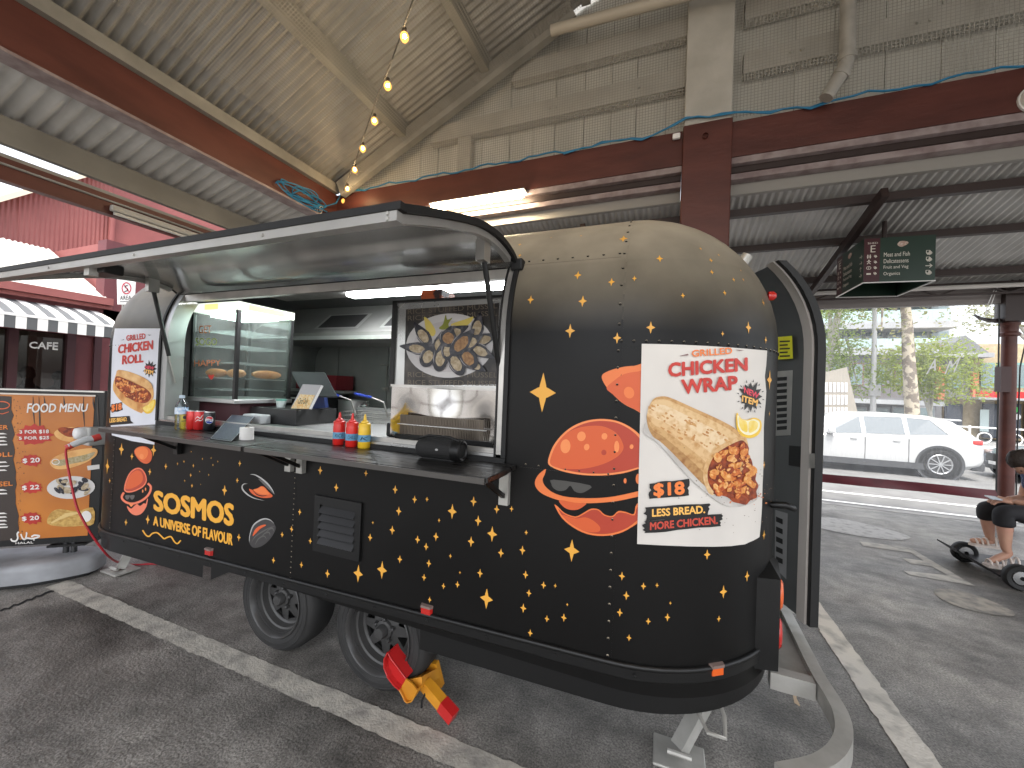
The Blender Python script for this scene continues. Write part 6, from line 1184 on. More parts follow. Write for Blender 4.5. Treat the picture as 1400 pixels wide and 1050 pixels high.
# ------------------------------------------------------------------ hanging direction sign
sg = thing('hanging_sign', 'dark green box sign with market directions hung from the street awning', 'sign', (2.25, 5.7, 2.95))
SZ0, SZ1 = 2.95, 3.43; SA, SB, SC_, SD_ = [Vector(v) for v in ((1.955, 5.345, 0), (2.575, 5.40, 0), (1.945, 6.03, 0), (2.565, 6.10, 0))]
GRN = mat('sign_green', (.010, .028, .018), .35); MAR = mat('sign_maroon', (.045, .008, .012), .35); SW = mat('sign_lettering', (.55, .52, .46), .5); SE = mat('sign_edge', (.6, .6, .58), .4)
def panel(a, b_, name):
    d = (b_-a).normalized(); n_ = Vector((d.y, -d.x, 0)); P = [a+Vector((0, 0, SZ0)), b_+Vector((0, 0, SZ0)), b_+Vector((0, 0, SZ1)), a+Vector((0, 0, SZ1))]; pn = part(MB().add(P+[v-n_*.012 for v in P], [(0, 1, 2, 3), (7, 6, 5, 4), (0, 4, 5, 1), (1, 5, 6, 2), (2, 6, 7, 3), (3, 7, 4, 0)]), name, GRN, sg)
    part(MB().beam(a+Vector((0, 0, SZ0-.004)), b_+Vector((0, 0, SZ0-.004)), .016, .008), 'edge_strip', SE, pn)
    def mp2(e): return lambda u, v: a+d*u+n_*e+Vector((0, 0, SZ1-v))
    return pn, mp2, (b_-a).length
for a, b_, flip in ((SA, SB, 0), (SC_, SA, 1), (SB, SD_, 2), (SD_, SC_, 3)):
    pn, f2, W_ = panel(a, b_, 'sign_panel'); hh = SZ1-SZ0; mw_ = .145*W_/.62
    decal('shed_panel', [[(0.003, .003), (mw_, .003), (mw_, hh-.003), (.003, hh-.003)]], f2(.0008), MAR, pn)
    text('lettering', 'SHED', ((.035, .045), (mw_-.02, .045), (mw_-.02, .065), (.035, .065)), f2(.0016), SW, pn, 0); text('lettering', 'E', ((.062, .08), (mw_-.04, .08), (mw_-.04, .155), (.062, .155)), f2(.0016), SW, pn, 0)
    for i, t_ in enumerate(('Meat and Fish', 'Delicatessens', 'Fruit and Veg', 'Organics')):
        wd_ = (.225, .215, .215, .145)[i]; y_ = .165+i*.07; text('lettering', t_, ((mw_+.035, y_), (mw_+.035+wd_, y_), (mw_+.035+wd_, y_+.045), (mw_+.035, y_+.045)), f2(.0016), SW, pn, .005)
        ax_ = W_-.055; ay = y_+.02
        if (i == 2 and flip != 1) or (flip == 1 and i != 2): pth = [[(ax_-.028, ay), (ax_+.028, ay)], [(ax_+.006, ay-.02), (ax_+.028, ay), (ax_+.006, ay+.02)]]
        elif flip == 1: pth = [[(ax_, ay+.026), (ax_, ay-.026)], [(ax_-.02, ay-.006), (ax_, ay-.026), (ax_+.02, ay-.006)]]
        else: pth = [[(ax_+.03, ay+.004), (ax_+.012, ay+.02), (ax_-.012, ay+.02), (ax_-.022, ay+.004), (ax_-.022, ay-.022), (ax_+.004, ay-.022), (ax_+.004, ay+.018)], [(ax_-.016, ay+.002), (ax_+.004, ay+.026), (ax_+.022, ay+.002)]]
        decal('arrow', [stroke(s_, .0075) for s_ in pth], f2(.0016), SW, pn)
        iy = .2+i*.062; decal('pictogram', [[ell(.038, iy-.014, .007, .007, 0, 10), [(.03, iy-.005), (.046, iy-.005), (.043, iy+.02), (.033, iy+.02)], ell(.06, iy-.014, .007, .007, 0, 10), [(.052, iy-.005), (.068, iy-.005), (.065, iy+.02), (.055, iy+.02)]], [stroke([(.03, iy-.008), (.068, iy-.008)], .007), ell(.049, iy-.02, .008, .008, 0, 10), stroke([(.049, iy), (.034, iy+.02)], .007), stroke([(.049, iy), (.064, iy+.02)], .007)], [stroke(ell(.049, iy, .02, .016)+[ell(.049, iy, .02, .016)[0]], .005), stroke([(.049, iy-.008), (.049, iy+.009)], .006)], [[(.03, iy-.006), (.07, iy-.006), (.07, iy+.012), (.03, iy+.012)]]][i], f2(.0016), SW, pn)
        decal('arrow', [stroke([(.122, iy+.002), (.108, iy+.014), (.096, iy+.002), (.096, iy-.012), (.11, iy-.012), (.11, iy+.012)], .006)], f2(.0016), SW, pn)
    decal('fish_mark', [smooth([(mw_+.15, .085), (mw_+.175, .05), (mw_+.23, .055), (mw_+.245, .075), (mw_+.215, .1), (mw_+.18, .11)], 3)], f2(.0016), mat('sign_mark', (.5, .42, .36), .5, col2=(.3, .16, .12), nscale=40), pn)
part(MB().tube([(2.27, 5.7, SZ1), (2.27, 5.7, can_z(5.7)-.02)], .022, 10), 'hanger', DKBROWN, sg); part(MB().beam((1.96, 5.7, SZ1-.02), (2.56, 5.73, SZ1-.02), .03, .03), 'hanger_bar', DKBROWN, sg); part(MB().box(1.97, 2.56, 5.42, 6.02, SZ1-.05, SZ1-.04), 'sign_lid', BLACKP, sg)
# ------------------------------------------------------------------ rider on a mobility scooter (right edge)
def skin_mesh(pts, edges, sub=2):
    me = bpy.data.meshes.new('skin'); me.from_pydata([p for p, r in pts], edges, []); o = bpy.data.objects.new('skin', me); COL.objects.link(o)
    md = o.modifiers.new('s', 'SKIN'); md.use_smooth_shade = True
    lay = me.skin_vertices[0].data if me.skin_vertices else None
    if lay is None:
        bm = bmesh.new(); bm.from_mesh(me); bm.verts.layers.skin.verify(); bm.to_mesh(me); bm.free(); lay = me.skin_vertices[0].data
    for i, (p, r) in enumerate(pts): lay[i].radius = (r, r) if not isinstance(r, tuple) else r; lay[i].use_root = (i == 0)
    sb = o.modifiers.new('d', 'SUBSURF'); sb.levels = sub; sb.render_levels = sub
    dg = bpy.context.evaluated_depsgraph_get(); r_ = bpy.data.meshes.new_from_object(o.evaluated_get(dg)); bpy.data.objects.remove(o)
    r_.polygons.foreach_set('use_smooth', [True]*len(r_.polygons)); return r_
def add_mesh(name, me, M, parent):
    me.materials.clear(); me.materials.append(M); me.name = name; return link(name, me, parent)
SKIN = mat('skin', (.50, .29, .2), .5, col2=(.45, .24, .17), nscale=8); BLKC = mat('black_cloth', (.012, .012, .014), .8, bump=.2, bscale=40); NAVY = mat('navy_top', (.015, .03, .09), .7, col2=(.12, .16, .25), nscale=16, lo=.5, hi=.62); HAIR = mat('dark_hair', (.022, .014, .01), .6, bump=.6, bscale=90)
per = thing('person', 'seated person in black knee-length trousers and navy top looking at a phone', 'person', (3.3, 5.4, .1))
fk, nk = atY(1348, 694, 5.58), atY(1372, 700, 5.26); fa_, na_ = atY(1353, 735, 5.6), atY(1375, 751, 5.26); fh, nh_ = atY(1358, 741, 5.6), atY(1380, 757, 5.26); ft, ntoe = atY(1326, 738.5, 5.6), atY(1352, 768, 5.26)
hip = Vector((3.52, 5.42, .62)); chest = Vector((3.44, 5.42, .98)); neck = Vector((3.36, 5.42, 1.08)); head = atY(1391, 636, 5.42); head = Vector((head.x+.06, 5.42, head.z+.02))
hand = atY(1366, 686, 5.40); elb = Vector((3.40, 5.22, .74)); elb2 = Vector((3.40, 5.62, .74)); hand2 = hand+Vector((.02, .06, 0))
hl_ = hip+Vector((-.02, -.1, 0)); hr_ = hip+Vector((-.02, .1, 0))
pts = [(hip, .13), (hip+Vector((-.02, 0, .18)), .14), (chest, .15), (neck, .06), (neck+(head-neck)*.5, .055),
       (hl_, .10), (nk, .068), (na_+(nk-na_)*.55, .058), (na_, .036), (hr_, .10), (fk, .068), (fa_+(fk-fa_)*.55, .058), (fa_, .036),
       (chest+Vector((0, -.16, .04)), .06), (elb, .042), (hand+Vector((.08, -.02, .02)), .026), (chest+Vector((0, .16, .04)), .06), (elb2, .042), (hand2+Vector((.08, .02, .02)), .026),
       (nh_, .036), (ntoe+(nh_-ntoe)*.35, .032), (ntoe, .022), (fh, .036), (ft+(fh-ft)*.35, .032), (ft, .022)]
eds = [(0, 1), (1, 2), (2, 3), (3, 4), (0, 5), (5, 6), (6, 7), (7, 8), (0, 9), (9, 10), (10, 11), (11, 12), (2, 13), (13, 14), (14, 15), (2, 16), (16, 17), (17, 18), (8, 19), (19, 20), (20, 21), (12, 22), (22, 23), (23, 24)]
add_mesh('body', skin_mesh(pts, eds), SKIN, per)
# head with face and hair
hb = MB(); bm = bmesh.new(); bmesh.ops.create_uvsphere(bm, u_segments=24, v_segments=16, radius=1)
for v in bm.verts:
    c = v.co.copy(); k = 1.0; c.x *= .095; c.y *= .075; c.z *= .115
    if v.co.z < -.2 and v.co.x < 0: c.x *= .95
    if v.co.x < -.85 and abs(v.co.y) < .25 and -.35 < v.co.z < .05: c.x -= .018
    v.co = c
bm.transform(Matrix.Translation(head) @ Matrix.Rotation(R(-58), 4, 'Y')); hb.bm(bm); hd_ = part(hb, 'head', SKIN, per, 180)
hx_ = Matrix.Translation(head) @ Matrix.Rotation(R(-58), 4, 'Y')
for s_ in (-1, 1):
    part(MB().lathe([(0, -.008), (.008, -.004), (.009, 0), (.006, .006), (0, .008)], hx_ @ Vector((-.085, s_*.03, .005)), 10), 'eye', mat('eye_dark', (.02, .015, .012), .3), hd_, 60)
    part(MB().lathe([(0, -.028), (.012, -.018), (.014, 0), (.012, .018), (0, .028)], hx_ @ Vector((.0, s_*.077, -.005)), 10), 'ear', SKIN, hd_, 60)
mo_ = hx_ @ Vector((-.088, 0, -.055)); part(MB().tube([mo_+Vector((0, -.022, 0)), mo_+Vector((-.004, 0, -.002)), mo_+Vector((0, .022, 0))], .005, 6), 'mouth', mat('lip', (.35, .1, .09), .5), hd_, 60)
bm = bmesh.new(); bmesh.ops.create_uvsphere(bm, u_segments=32, v_segments=20, radius=1)
for v in bm.verts:
    c = v.co; n_ = 1+.06*mnoise.noise(c*4)+.05*mnoise.noise(c*11); c = Vector((c.x*.112+.012, c.y*.092, c.z*.128+.02))*n_
    if v.co.x < -.35 and v.co.z < .25: c.x = max(c.x, -.055)
    v.co = c
bm.transform(hx_); hbm = MB().bm(bm); part(hbm, 'hair', HAIR, hd_, 180)
add_mesh('trousers', skin_mesh([(hip, .15), (hip+Vector((0, 0, .1)), .15), (hl_, .115), ((hl_+nk)/2, .098), (nk+Vector((-.012, 0, .006)), .086), (nk+(na_-nk)*.28, .08), (nk+(na_-nk)*.42, .078), (hr_, .115), ((hr_+fk)/2, .098), (fk+Vector((-.012, 0, .006)), .086), (fk+(fa_-fk)*.28, .08), (fk+(fa_-fk)*.42, .078)], [(0, 1), (0, 2), (2, 3), (3, 4), (4, 5), (5, 6), (0, 7), (7, 8), (8, 9), (9, 10), (10, 11)]), BLKC, per)
add_mesh('top', skin_mesh([(hip+Vector((0, 0, .12)), .16), (hip+Vector((-.02, 0, .25)), .165), (chest, .168), (chest+Vector((-.03, 0, .1)), .10), (chest+Vector((0, -.16, .04)), .08), (elb+(chest-elb)*.35, .068), (chest+Vector((0, .16, .04)), .08), (elb2+(chest-elb2)*.35, .068)], [(0, 1), (1, 2), (2, 3), (2, 4), (4, 5), (2, 6), (6, 7)]), NAVY, per)
def handmesh(w_, d, up_):
    d = d.normalized(); side_ = d.cross(up_).normalized(); P = [(w_, .024), (w_+d*.05, .026)]; E = [(0, 1)]
    for i in range(4):
        k = len(P); b0_ = w_+d*.075+side_*(i-1.5)*.019; l_ = (.07, .08, .075, .058)[i]
        P += [(b0_, .0095), (b0_+d*l_*.5-up_*.012, .0085), (b0_+d*l_*.75-up_*.038, .0075)]; E += [(1, k), (k, k+1), (k+1, k+2)]
    k = len(P); t0 = w_+d*.03+side_*-.034; P += [(t0, .011), (t0+d*.03-side_*.012+up_*.006, .0095), (t0+d*.055-side_*.004+up_*.004, .008)]; E += [(0, k), (k, k+1), (k+1, k+2)]
    return skin_mesh(P, E, 1)
add_mesh('hand', handmesh(hand+Vector((.07, -.02, .02)), Vector((-1, .1, -.1)), Vector((0, -.1, 1))), SKIN, per); add_mesh('hand', handmesh(hand2+Vector((.07, .03, .02)), Vector((-1, -.15, -.1)), Vector((0, .1, 1))), SKIN, per)
SAND = mat('white_sandal', (.62, .55, .5), .5)
for an, to, he in ((na_, ntoe, nh_), (fa_, ft, fh)):
    d = (to-he); d.z = 0; d.normalize(); s_ = Vector((-d.y, d.x, 0)); z_ = min(to.z, he.z)-.035
    so_ = MB(); out = [(-.09, .035), (0, .038), (.10, .045), (.16, .04), (.19, .0), (.16, -.04), (.10, -.045), (0, -.038), (-.09, -.035), (-.105, 0)]
    c0 = Vector((he.x, he.y, z_)); n_ = len(out); so_.add([c0+d*u+s_*v+Vector((0, 0, z)) for z in (-.012, .016) for u, v in out], [tuple(range(n_-1, -1, -1)), tuple(range(n_, 2*n_))]+[(i, (i+1) % n_, n_+(i+1) % n_, n_+i) for i in range(n_)])
    sl_p = part(so_, 'sandal', SAND, per)
    for u, h_ in ((.14, .045), (.10, .055), (.06, .066), (.0, .09), (-.05, .10)): part(MB().tube([c0+d*u+s_*v*.046+Vector((0, 0, .012+h_*math.sqrt(max(0, 1-v*v)))) for v in (-1, -.7, -.35, 0, .35, .7, 1)], .0085, 6), 'strap', SAND, sl_p, 60)
ph = thing('phone', 'pale phone held by the seated person', 'phone', hand); part(MB().beam(hand+Vector((-.05, -.06, .03)), hand+Vector((-.03, .07, .035)), .075, .009), 'case', mat('phone_case', (.5, .55, .6), .3), ph)
sc_ = thing('mobility_scooter', 'low dark mobility scooter with small black wheels under the seated person', 'scooter', (3.3, 5.4, 0)); SCM = mat('scooter_black', (.015, .015, .017), .4)
part(MB().add([(2.74, 5.30, .225), (2.95, 5.12, .09), (3.7, 5.12, .09), (3.7, 5.72, .09), (2.95, 5.72, .10), (2.74, 5.6, .225), (2.74, 5.30, .21), (2.95, 5.12, .07), (3.7, 5.12, .07), (3.7, 5.72, .07), (2.95, 5.72, .08), (2.74, 5.6, .21)], [(0, 1, 4, 5), (1, 2, 3, 4), (11, 10, 7, 6), (10, 9, 8, 7), (0, 6, 7, 1), (1, 7, 8, 2), (3, 9, 10, 4), (4, 10, 11, 5), (5, 11, 6, 0)]), 'deck', SCM, sc_)
for x, y, r_ in ((3.0, 5.68, .105), (atY(1394, 782, 5.05).x, 5.05, .115), (3.8, 5.12, .12), (3.8, 5.70, .12)):
    wl = part(MB().lathe([(.055, .03), (.07, -.03), (r_-.012, -.035), (r_, -.02), (r_, .02), (r_-.012, .035), (.07, .03), (.055, -.03)], (x, y, r_), 24, 1), 'wheel', RUB, sc_, 40); part(MB().lathe([(.018, -.036), (.06, -.03), (.06, .03), (.018, .036), (0, .036)], (x, y, r_), 16, 1), 'hub', mat('scooter_hub', (.25, .25, .25), .4, .5), wl)
part(MB().bevbox(3.42, 3.75, 5.2, 5.65, .42, .50, .02), 'seat', SCM, sc_); part(MB().box(3.52, 3.64, 5.36, 5.48, .09, .42), 'seat_post', SCM, sc_); part(MB().bevbox(3.72, 3.78, 5.2, 5.65, .5, .9, .02), 'backrest', SCM, sc_); bg = part(MB().lathe([(0, -.09), (.07, -.07), (.09, 0), (.07, .07), (0, .09)], (3.32, 5.14, .43), 16), 'purple_pouch', mat('purple_cloth', (.12, .03, .2), .7), sc_, 180)
# ------------------------------------------------------------------ cars
GLS = mat('car_glass', (.08, .1, .11), .05, coat=1); 
def car(name, label, x_front, x_rear, y_near, wd, h, paint, z0=-.13, facing=-1):
    t_ = thing(name, label, 'car', ((x_front+x_rear)/2, y_near+wd/2, z0)); L_ = x_rear-x_front; yc = y_near+wd/2; hw = wd/2; k = h/1.52
    S_ = [(0, .66, .28, .58, .60, .5), (.03, .84, .22, .68, .70, .66), (.12, .95, .2, .80, .84, .78), (.26, 1, .2, .88, .93, .8), (.32, 1, .2, .91, 1.10, .74), (.40, 1, .2, .93, 1.40, .67), (.50, 1, .2, .95, 1.49, .66), (.65, 1, .2, .97, 1.52, .66), (.8, 1, .2, 1.0, 1.49, .65), (.9, .99, .22, 1.02, 1.40, .62), (.95, .97, .26, 1.02, 1.22, .66), (.985, .94, .3, .98, 1.03, .76), (1, .87, .36, .8, .84, .72)]
    b = MB(); n = 0
    for t, w_, s_, be, rf, wr in S_:
        x = x_front+L_*t; ring = [(w_*.86, s_), (w_*.98, s_+.1), (w_, .5), (w_*.985, be-.04), (w_*.95, be), (wr+(w_*.95-wr)*.12, rf-.05 if rf-be > .12 else be+.01), (wr*.8, rf)]
        pts_ = [(yc-hw*a, z0+z*k) for a, z in ring]+[(yc+hw*a, z0+z*k) for a, z in ring[::-1]]; n = len(pts_); b.v += [(x, y, z) for y, z in pts_]
    for i in range(len(S_)-1): b.f += [(i*n+j, i*n+(j+1) % n, (i+1)*n+(j+1) % n, (i+1)*n+j) for j in range(n)]
    b.f += [tuple(range(n-1, -1, -1)), tuple((len(S_)-1)*n+j for j in range(n))]; part(b, 'body', paint, t_, 35)
    def srf(t, f, off=.006, side_=-1):
        for i in range(len(S_)-1):
            if S_[i][0] <= t <= S_[i+1][0]:
                u = (t-S_[i][0])/(S_[i+1][0]-S_[i][0]); a = [S_[i][q]*(1-u)+S_[i+1][q]*u for q in range(6)]
        w_, be, rf, wr = a[1], a[3], a[4], a[5]; w0, w1 = w_*.95, wr+(w_*.95-wr)*.12; return (x_front+L_*t, yc+side_*(hw*(w0+(w1-w0)*f)+off), z0+k*(be+(rf-.05-be)*f))
    for s_ in (-1, 1):
        for tt in (((.335, .06), (.50, .06), (.50, .93), (.425, .93)), ((.515, .06), (.685, .06), (.685, .93), (.515, .93)), ((.70, .06), (.86, .12), (.80, .9), (.70, .93))):
            P = [srf(a, c, .006, s_) for a, c in tt]; part(MB().add(P, [(0, 1, 2, 3) if s_ < 0 else (3, 2, 1, 0)]), 'side_window', GLS, t_)
            cw = MB(); [cw.beam(P[i], P[(i+1) % 4], .012, .012) for i in range(4)]; part(cw, 'window_trim', mat('chrome_trim', (.5, .5, .5), .3, .8), t_)
        for a in (.51, .695): part(MB().box(x_front+L_*a-.004, x_front+L_*a+.004, yc+s_*hw*1.001-.003, yc+s_*hw*1.001+.003, z0+.3*k, z0+.9*k), 'door_gap', BLACKP, t_)
        for a in (.46, .645): part(MB().bevbox(x_front+L_*a-.07, x_front+L_*a+.07, yc+s_*hw-.012, yc+s_*hw+.02, z0+.83*k, z0+.865*k, .006), 'door_handle', paint, t_)
        mr = srf(.36, .1, .0, s_); part(MB().bevbox(mr[0]-.10, mr[0]+.06, mr[1]+s_*.09-.08, mr[1]+s_*.09+.08, mr[2]-.02, mr[2]+.12, .03), 'door_mirror', paint, t_, 40)
        part(MB().box(x_front+L_*.2, x_front+L_*.84, yc+s_*hw*1.0-.012, yc+s_*hw*1.0+.012, z0+.19*k, z0+.34*k), 'sill', mat('car_plastic', (.05, .052, .055), .6), t_)
        for a in (.17, .82):
            c = (x_front+L_*a, yc+s_*(hw-.10), z0+.345*k)
            part(MB().lathe([(.40*k, -.104), (.45*k, -.108), (.45*k, .0)] if s_ < 0 else [(.45*k, 0), (.45*k, .108), (.40*k, .104)], c, 32, 1), 'arch_trim', MATS['car_plastic'], t_, 40); part(MB().lathe([(0, s_*.101), (.41*k, s_*.101)], c, 32, 1), 'arch_shadow', BLACKP, t_)
            wl = part(MB().lathe([(.22*k, s_*.1), (.30*k, s_*.118), (.338*k, s_*.105), (.345*k, s_*.05), (.345*k, -s_*.1)], c, 32, 1), 'wheel', RUB, t_, 40)
            part(MB().lathe([(0, s_*.112), (.215*k, s_*.108)], c, 24, 1), 'wheel_back', mat('wheel_dark', (.06, .06, .06), .5), wl)
            sp_ = MB()
            for q in range(10):
                an = 2*math.pi*q/10; ca, sa = math.cos(an), math.sin(an); sp_.beam((c[0]+.03*ca, c[1]+s_*.118, c[2]+.03*sa), (c[0]+.22*k*ca, c[1]+s_*.118, c[2]+.22*k*sa), .02, .028, Vector((0, 1, 0)))
            sp_.lathe([(.205*k, s_*.11), (.225*k, s_*.122), (.235*k, s_*.112)], c, 28, 1); sp_.lathe([(.04, s_*.125), (0, s_*.13)], c, 12, 1); part(sp_, 'alloy_rim', mat('alloy', (.45, .46, .47), .3, .7), wl)
    for s_ in (-1, 1): 
        ty_ = yc+s_*hw*.86; part(MB().bevbox(x_rear-L_*.055, x_rear-L_*.012, ty_-.16 if s_ > 0 else ty_-.09, ty_+.09 if s_ > 0 else ty_+.16, z0+.86*k, z0+.97*k, .02), 'tail_light', REDL, t_, 40); part(MB().bevbox(x_front+.02, x_front+.22, yc+s_*hw*.66-.14, yc+s_*hw*.66+.14, z0+.62*k, z0+.72*k, .03), 'headlight', CLR, t_, 40)
    part(MB().bevbox(x_rear-.22, x_rear+.03, yc-hw*.88, yc+hw*.88, z0+.24*k, z0+.44*k, .03), 'rear_bumper', MATS['car_plastic'], t_); part(MB().bevbox(x_front-.02, x_front+.2, yc-hw*.75, yc+hw*.75, z0+.24*k, z0+.42*k, .03), 'front_bumper', MATS['car_plastic'], t_)
    part(MB().bevbox(x_front-.015, x_front+.05, yc-hw*.42, yc+hw*.42, z0+.44*k, z0+.66*k, .02), 'grille', BLACKP, t_); part(MB().bevbox(x_front-.022, x_front+.02, yc-.26, yc+.26, z0+.36*k, z0+.45*k, .004), 'number_plate', WHITEP, t_)
    part(MB().bevbox(x_rear-L_*.125, x_rear-L_*.06, yc-hw*.6, yc+hw*.6, z0+1.39*k, z0+1.43*k, .012), 'spoiler', paint, t_)
    sz0 = [srf(t, 1, .0) for t in (.30, .40)]
    return t_
cy = atZ(1270, 653, -.13).y
car('parked_car', 'white sports utility car parked in the street behind the clear blind', 2.4, 7.05, cy-.06, 1.78, 1.53, mat('white_car_paint', (.45, .46, .46), .2, coat=.6))
car('parked_car', 'dark blue-grey car parked behind the white car, by the maroon column', 7.75, 12.1, cy-.0, 1.75, 1.42, mat('dark_car_paint', (.09, .11, .14), .2, coat=.6))
car('parked_car', 'silver car mostly hidden in front of the white car', -3.2, 1.4, cy+.0, 1.75, 1.42, mat('silver_car_paint', (.4, .41, .42), .25, .4, coat=.6))
# ------------------------------------------------------------------ trees
LEAFS = {}
def leaf_mat(nm, a, b):
    M = mat(nm, a, .55, col2=b, nscale=1.2, lo=.35, hi=.65); t = M.node_tree; pb_ = t.nodes['Principled BSDF']; tl = t.nodes.new('ShaderNodeBsdfTranslucent'); tl.inputs[0].default_value = (a[0]*1.5, a[1]*1.5, a[2]*1.1, 1)
    mx = t.nodes.new('ShaderNodeMixShader'); mx.inputs[0].default_value = .5; t.links.new(pb_.outputs[0], mx.inputs[1]); t.links.new(tl.outputs[0], mx.inputs[2]); t.links.new(mx.outputs[0], t.nodes['Material Output'].inputs[0]); return M
def tree(name, label, foot, trunk, r0, blobs, nleaf, size, LM, bark, seed):
    t_ = thing(name, label, 'tree', foot, 'street trees'); rd = random.Random(seed); part(MB().tube(trunk, [r0*(1-.55*i/(len(trunk)-1)) for i in range(len(trunk))], 12), 'trunk', bark, t_, 60)
    lb = MB(); tp2 = Vector(trunk[-1]); 
    for c, rr in blobs: cc = Vector(c); mid = (tp2+cc)/2+Vector((rd.uniform(-.2, .2), rd.uniform(-.2, .2), .1)); st_ = Vector(trunk[max(1, len(trunk)-2)]); lb.tube([st_, mid, cc], [r0*.4, r0*.25, r0*.1], 7)
    part(lb, 'limbs', bark, t_, 60)
    v, f = [], []; tot = sum(r[0]*r[1]*r[2] for c, r in blobs)
    for c, rr in blobs:
        for _ in range(int(nleaf*rr[0]*rr[1]*rr[2]/tot)):
            d = Vector((rd.gauss(0, 1), rd.gauss(0, 1), rd.gauss(0, 1))).normalized(); q = rd.random()**.45*(1+.22*mnoise.noise(d*2.2+Vector(c))); p = Vector(c)+Vector((d.x*rr[0], d.y*rr[1], d.z*rr[2]))*q
            if mnoise.noise(p*1.4) < -.28: continue
            a = Vector((rd.gauss(0, 1), rd.gauss(0, 1), rd.gauss(0, 1))).normalized(); b_ = a.orthogonal().normalized(); s_ = size*rd.uniform(.6, 1.3); k = len(v); v += [tuple(p-a*s_), tuple(p+b_*s_*.6), tuple(p+a*s_), tuple(p-b_*s_*.6)]; f.append((k, k+1, k+2, k+3))
    m_ = MB(); m_.v = v; m_.f = f; stuff(part(m_, 'crown', LM, t_)); return t_
BARK = mat('plane_bark', (.42, .37, .28), .8, col2=(.17, .14, .11), nscale=5, lo=.46, hi=.54, bump=.3); BARK2 = mat('pale_bark', (.40, .38, .34), .8, col2=(.3, .28, .25), nscale=6)
LG1 = leaf_mat('leaf_yellow_green', (.22, .26, .04), (.13, .18, .03)); LG2 = leaf_mat('leaf_mid_green', (.17, .23, .04), (.10, .15, .03)); LG3 = leaf_mat('leaf_olive', (.19, .19, .08), (.13, .13, .05))
def pb(x, y, Y, r): c = atY(x, y, Y); return ((c.x, c.y, c.z), r)
def trk(pts, Y): return [atY(x, y, Y) for x, y in pts]
tY = 17.1; f0 = atY(1247, 600, tY); tree('plane_tree', 'tall mottled plane tree trunk behind the white car', (f0.x, tY, 0), [Vector((f0.x, tY, 0))]+trk(((1247, 560), (1243, 500), (1240, 440), (1236, 400), (1232, 340)), tY), .215, [pb(1205, 452, tY, (1.3, 1.2, 1.1)), pb(1225, 425, tY, (1.2, 1.2, .7)), pb(1240, 330, tY, (3.2, 3, 2)), pb(1180, 360, tY, (2.6, 2.6, 1.8))], 2600, .075, LG3, BARK, 1)
tY = 18.6; f0 = atY(1274, 600, tY); tree('street_tree', 'small leafy yellow-green tree right of the mottled trunk', (f0.x, tY, 0), [Vector((f0.x, tY, 0))]+trk(((1272, 570), (1270, 545)), tY), .09, [pb(1262, 505, tY, (1.55, 1.3, 1.05)), pb(1295, 520, tY, (1.35, 1.2, .95)), pb(1232, 505, tY, (1.1, 1.1, .8)), pb(1275, 482, tY, (1.2, 1.1, .7))], 6500, .06, LG1, BARK2, 2)
tY = 18.8; f0 = atY(1122, 600, tY); tree('street_tree', 'leafy green tree at the left beside the open trailer door', (f0.x, tY, 0), [Vector((f0.x, tY, 0))]+trk(((1126, 560), (1135, 480), (1150, 410)), tY), .22, [pb(1150, 505, tY, (1.35, 1.2, 1.1)), pb(1172, 525, tY, (1.0, 1, .7)), pb(1135, 470, tY, (1.2, 1.1, .8)), pb(1140, 425, tY, (1.8, 1.2, .7))], 5200, .06, LG2, BARK2, 3)
tY = 22; f0 = atY(1420, 600, tY); tree('street_tree', 'tree reaching in from the right with sparse dark leaves', (f0.x, tY, 0), [Vector((f0.x, tY, 0))]+trk(((1420, 560), (1422, 480), (1410, 430)), tY), .2, [pb(1352, 432, tY, (1.6, 1.2, .8)), pb(1392, 425, tY, (1.6, 1.2, .8)), pb(1340, 445, tY, (.8, .8, .4)), pb(1440, 400, tY, (2.5, 2, 1.5))], 3500, .07, LG3, BARK2, 4)
# ------------------------------------------------------------------ street buildings
def pbox(x0, y0, x1, y1, Y, d, name, M, par, b=None):
    xm, ym = (x0+x1)/2, (y0+y1)/2; a, c = atY(x0, ym, Y), atY(x1, ym, Y); t_, u = atY(xm, y0, Y), atY(xm, y1, Y); return part(MB().box(a.x, c.x, Y, Y+d, u.z, t_.z), name, M, par)
GRW = mat('render_grey', (.33, .34, .35), .8, col2=(.28, .29, .3), nscale=1); DGR = mat('charcoal_render', (.16, .16, .165), .7, col2=(.13, .13, .135), nscale=1.5); YBR = mat('yellow_brick', (.42, .34, .22), .8, col2=(.34, .27, .17), nscale=8); OBR = mat('orange_brick', (.42, .13, .06), .8); WGL = mat('window_glass', (.12, .17, .18), .06, coat=1); TEAL = mat('teal_frame', (.16, .28, .26), .5); SHOPR = mat('shop_red', (.5, .02, .02), .5); SLATE = mat('slate_roof', (.16, .165, .17), .7)
YB = 32; bA = thing('apartment_building', 'pale modern apartment block with glass balconies above the street trees', 'building', (11, YB, 0))
pbox(1080, 400, 1303, 600, YB+2, 8, 'wall', mat('pale_render', (.45, .47, .48), .7), bA)
for y_ in (402, 440, 482): pbox(1085, y_, 1312, y_+9, YB, 2.2, 'floor_slab', GRW, bA)
for i in range(7):
    for y_ in (411, 449): xx = 1092+i*30; f_ = pbox(xx, y_+2, xx+26, y_+29, YB+1.9, .08, 'window', mat('win_frame', (.25, .27, .28), .5), bA); pbox(xx+1.5, y_+4, xx+24.5, y_+27, YB+1.88, .03, 'pane', WGL, f_)
for y_ in (425, 463): pbox(1086, y_, 1300, y_+16, YB+.1, .05, 'balcony_glass', mat('balcony_glass', (.3, .4, .4), .1, coat=.5), bA)
YB = 26.5; bB = thing('terrace_shop', 'charcoal two-storey shop terrace with a verandah behind the trees', 'building', (9.5, YB, 0))
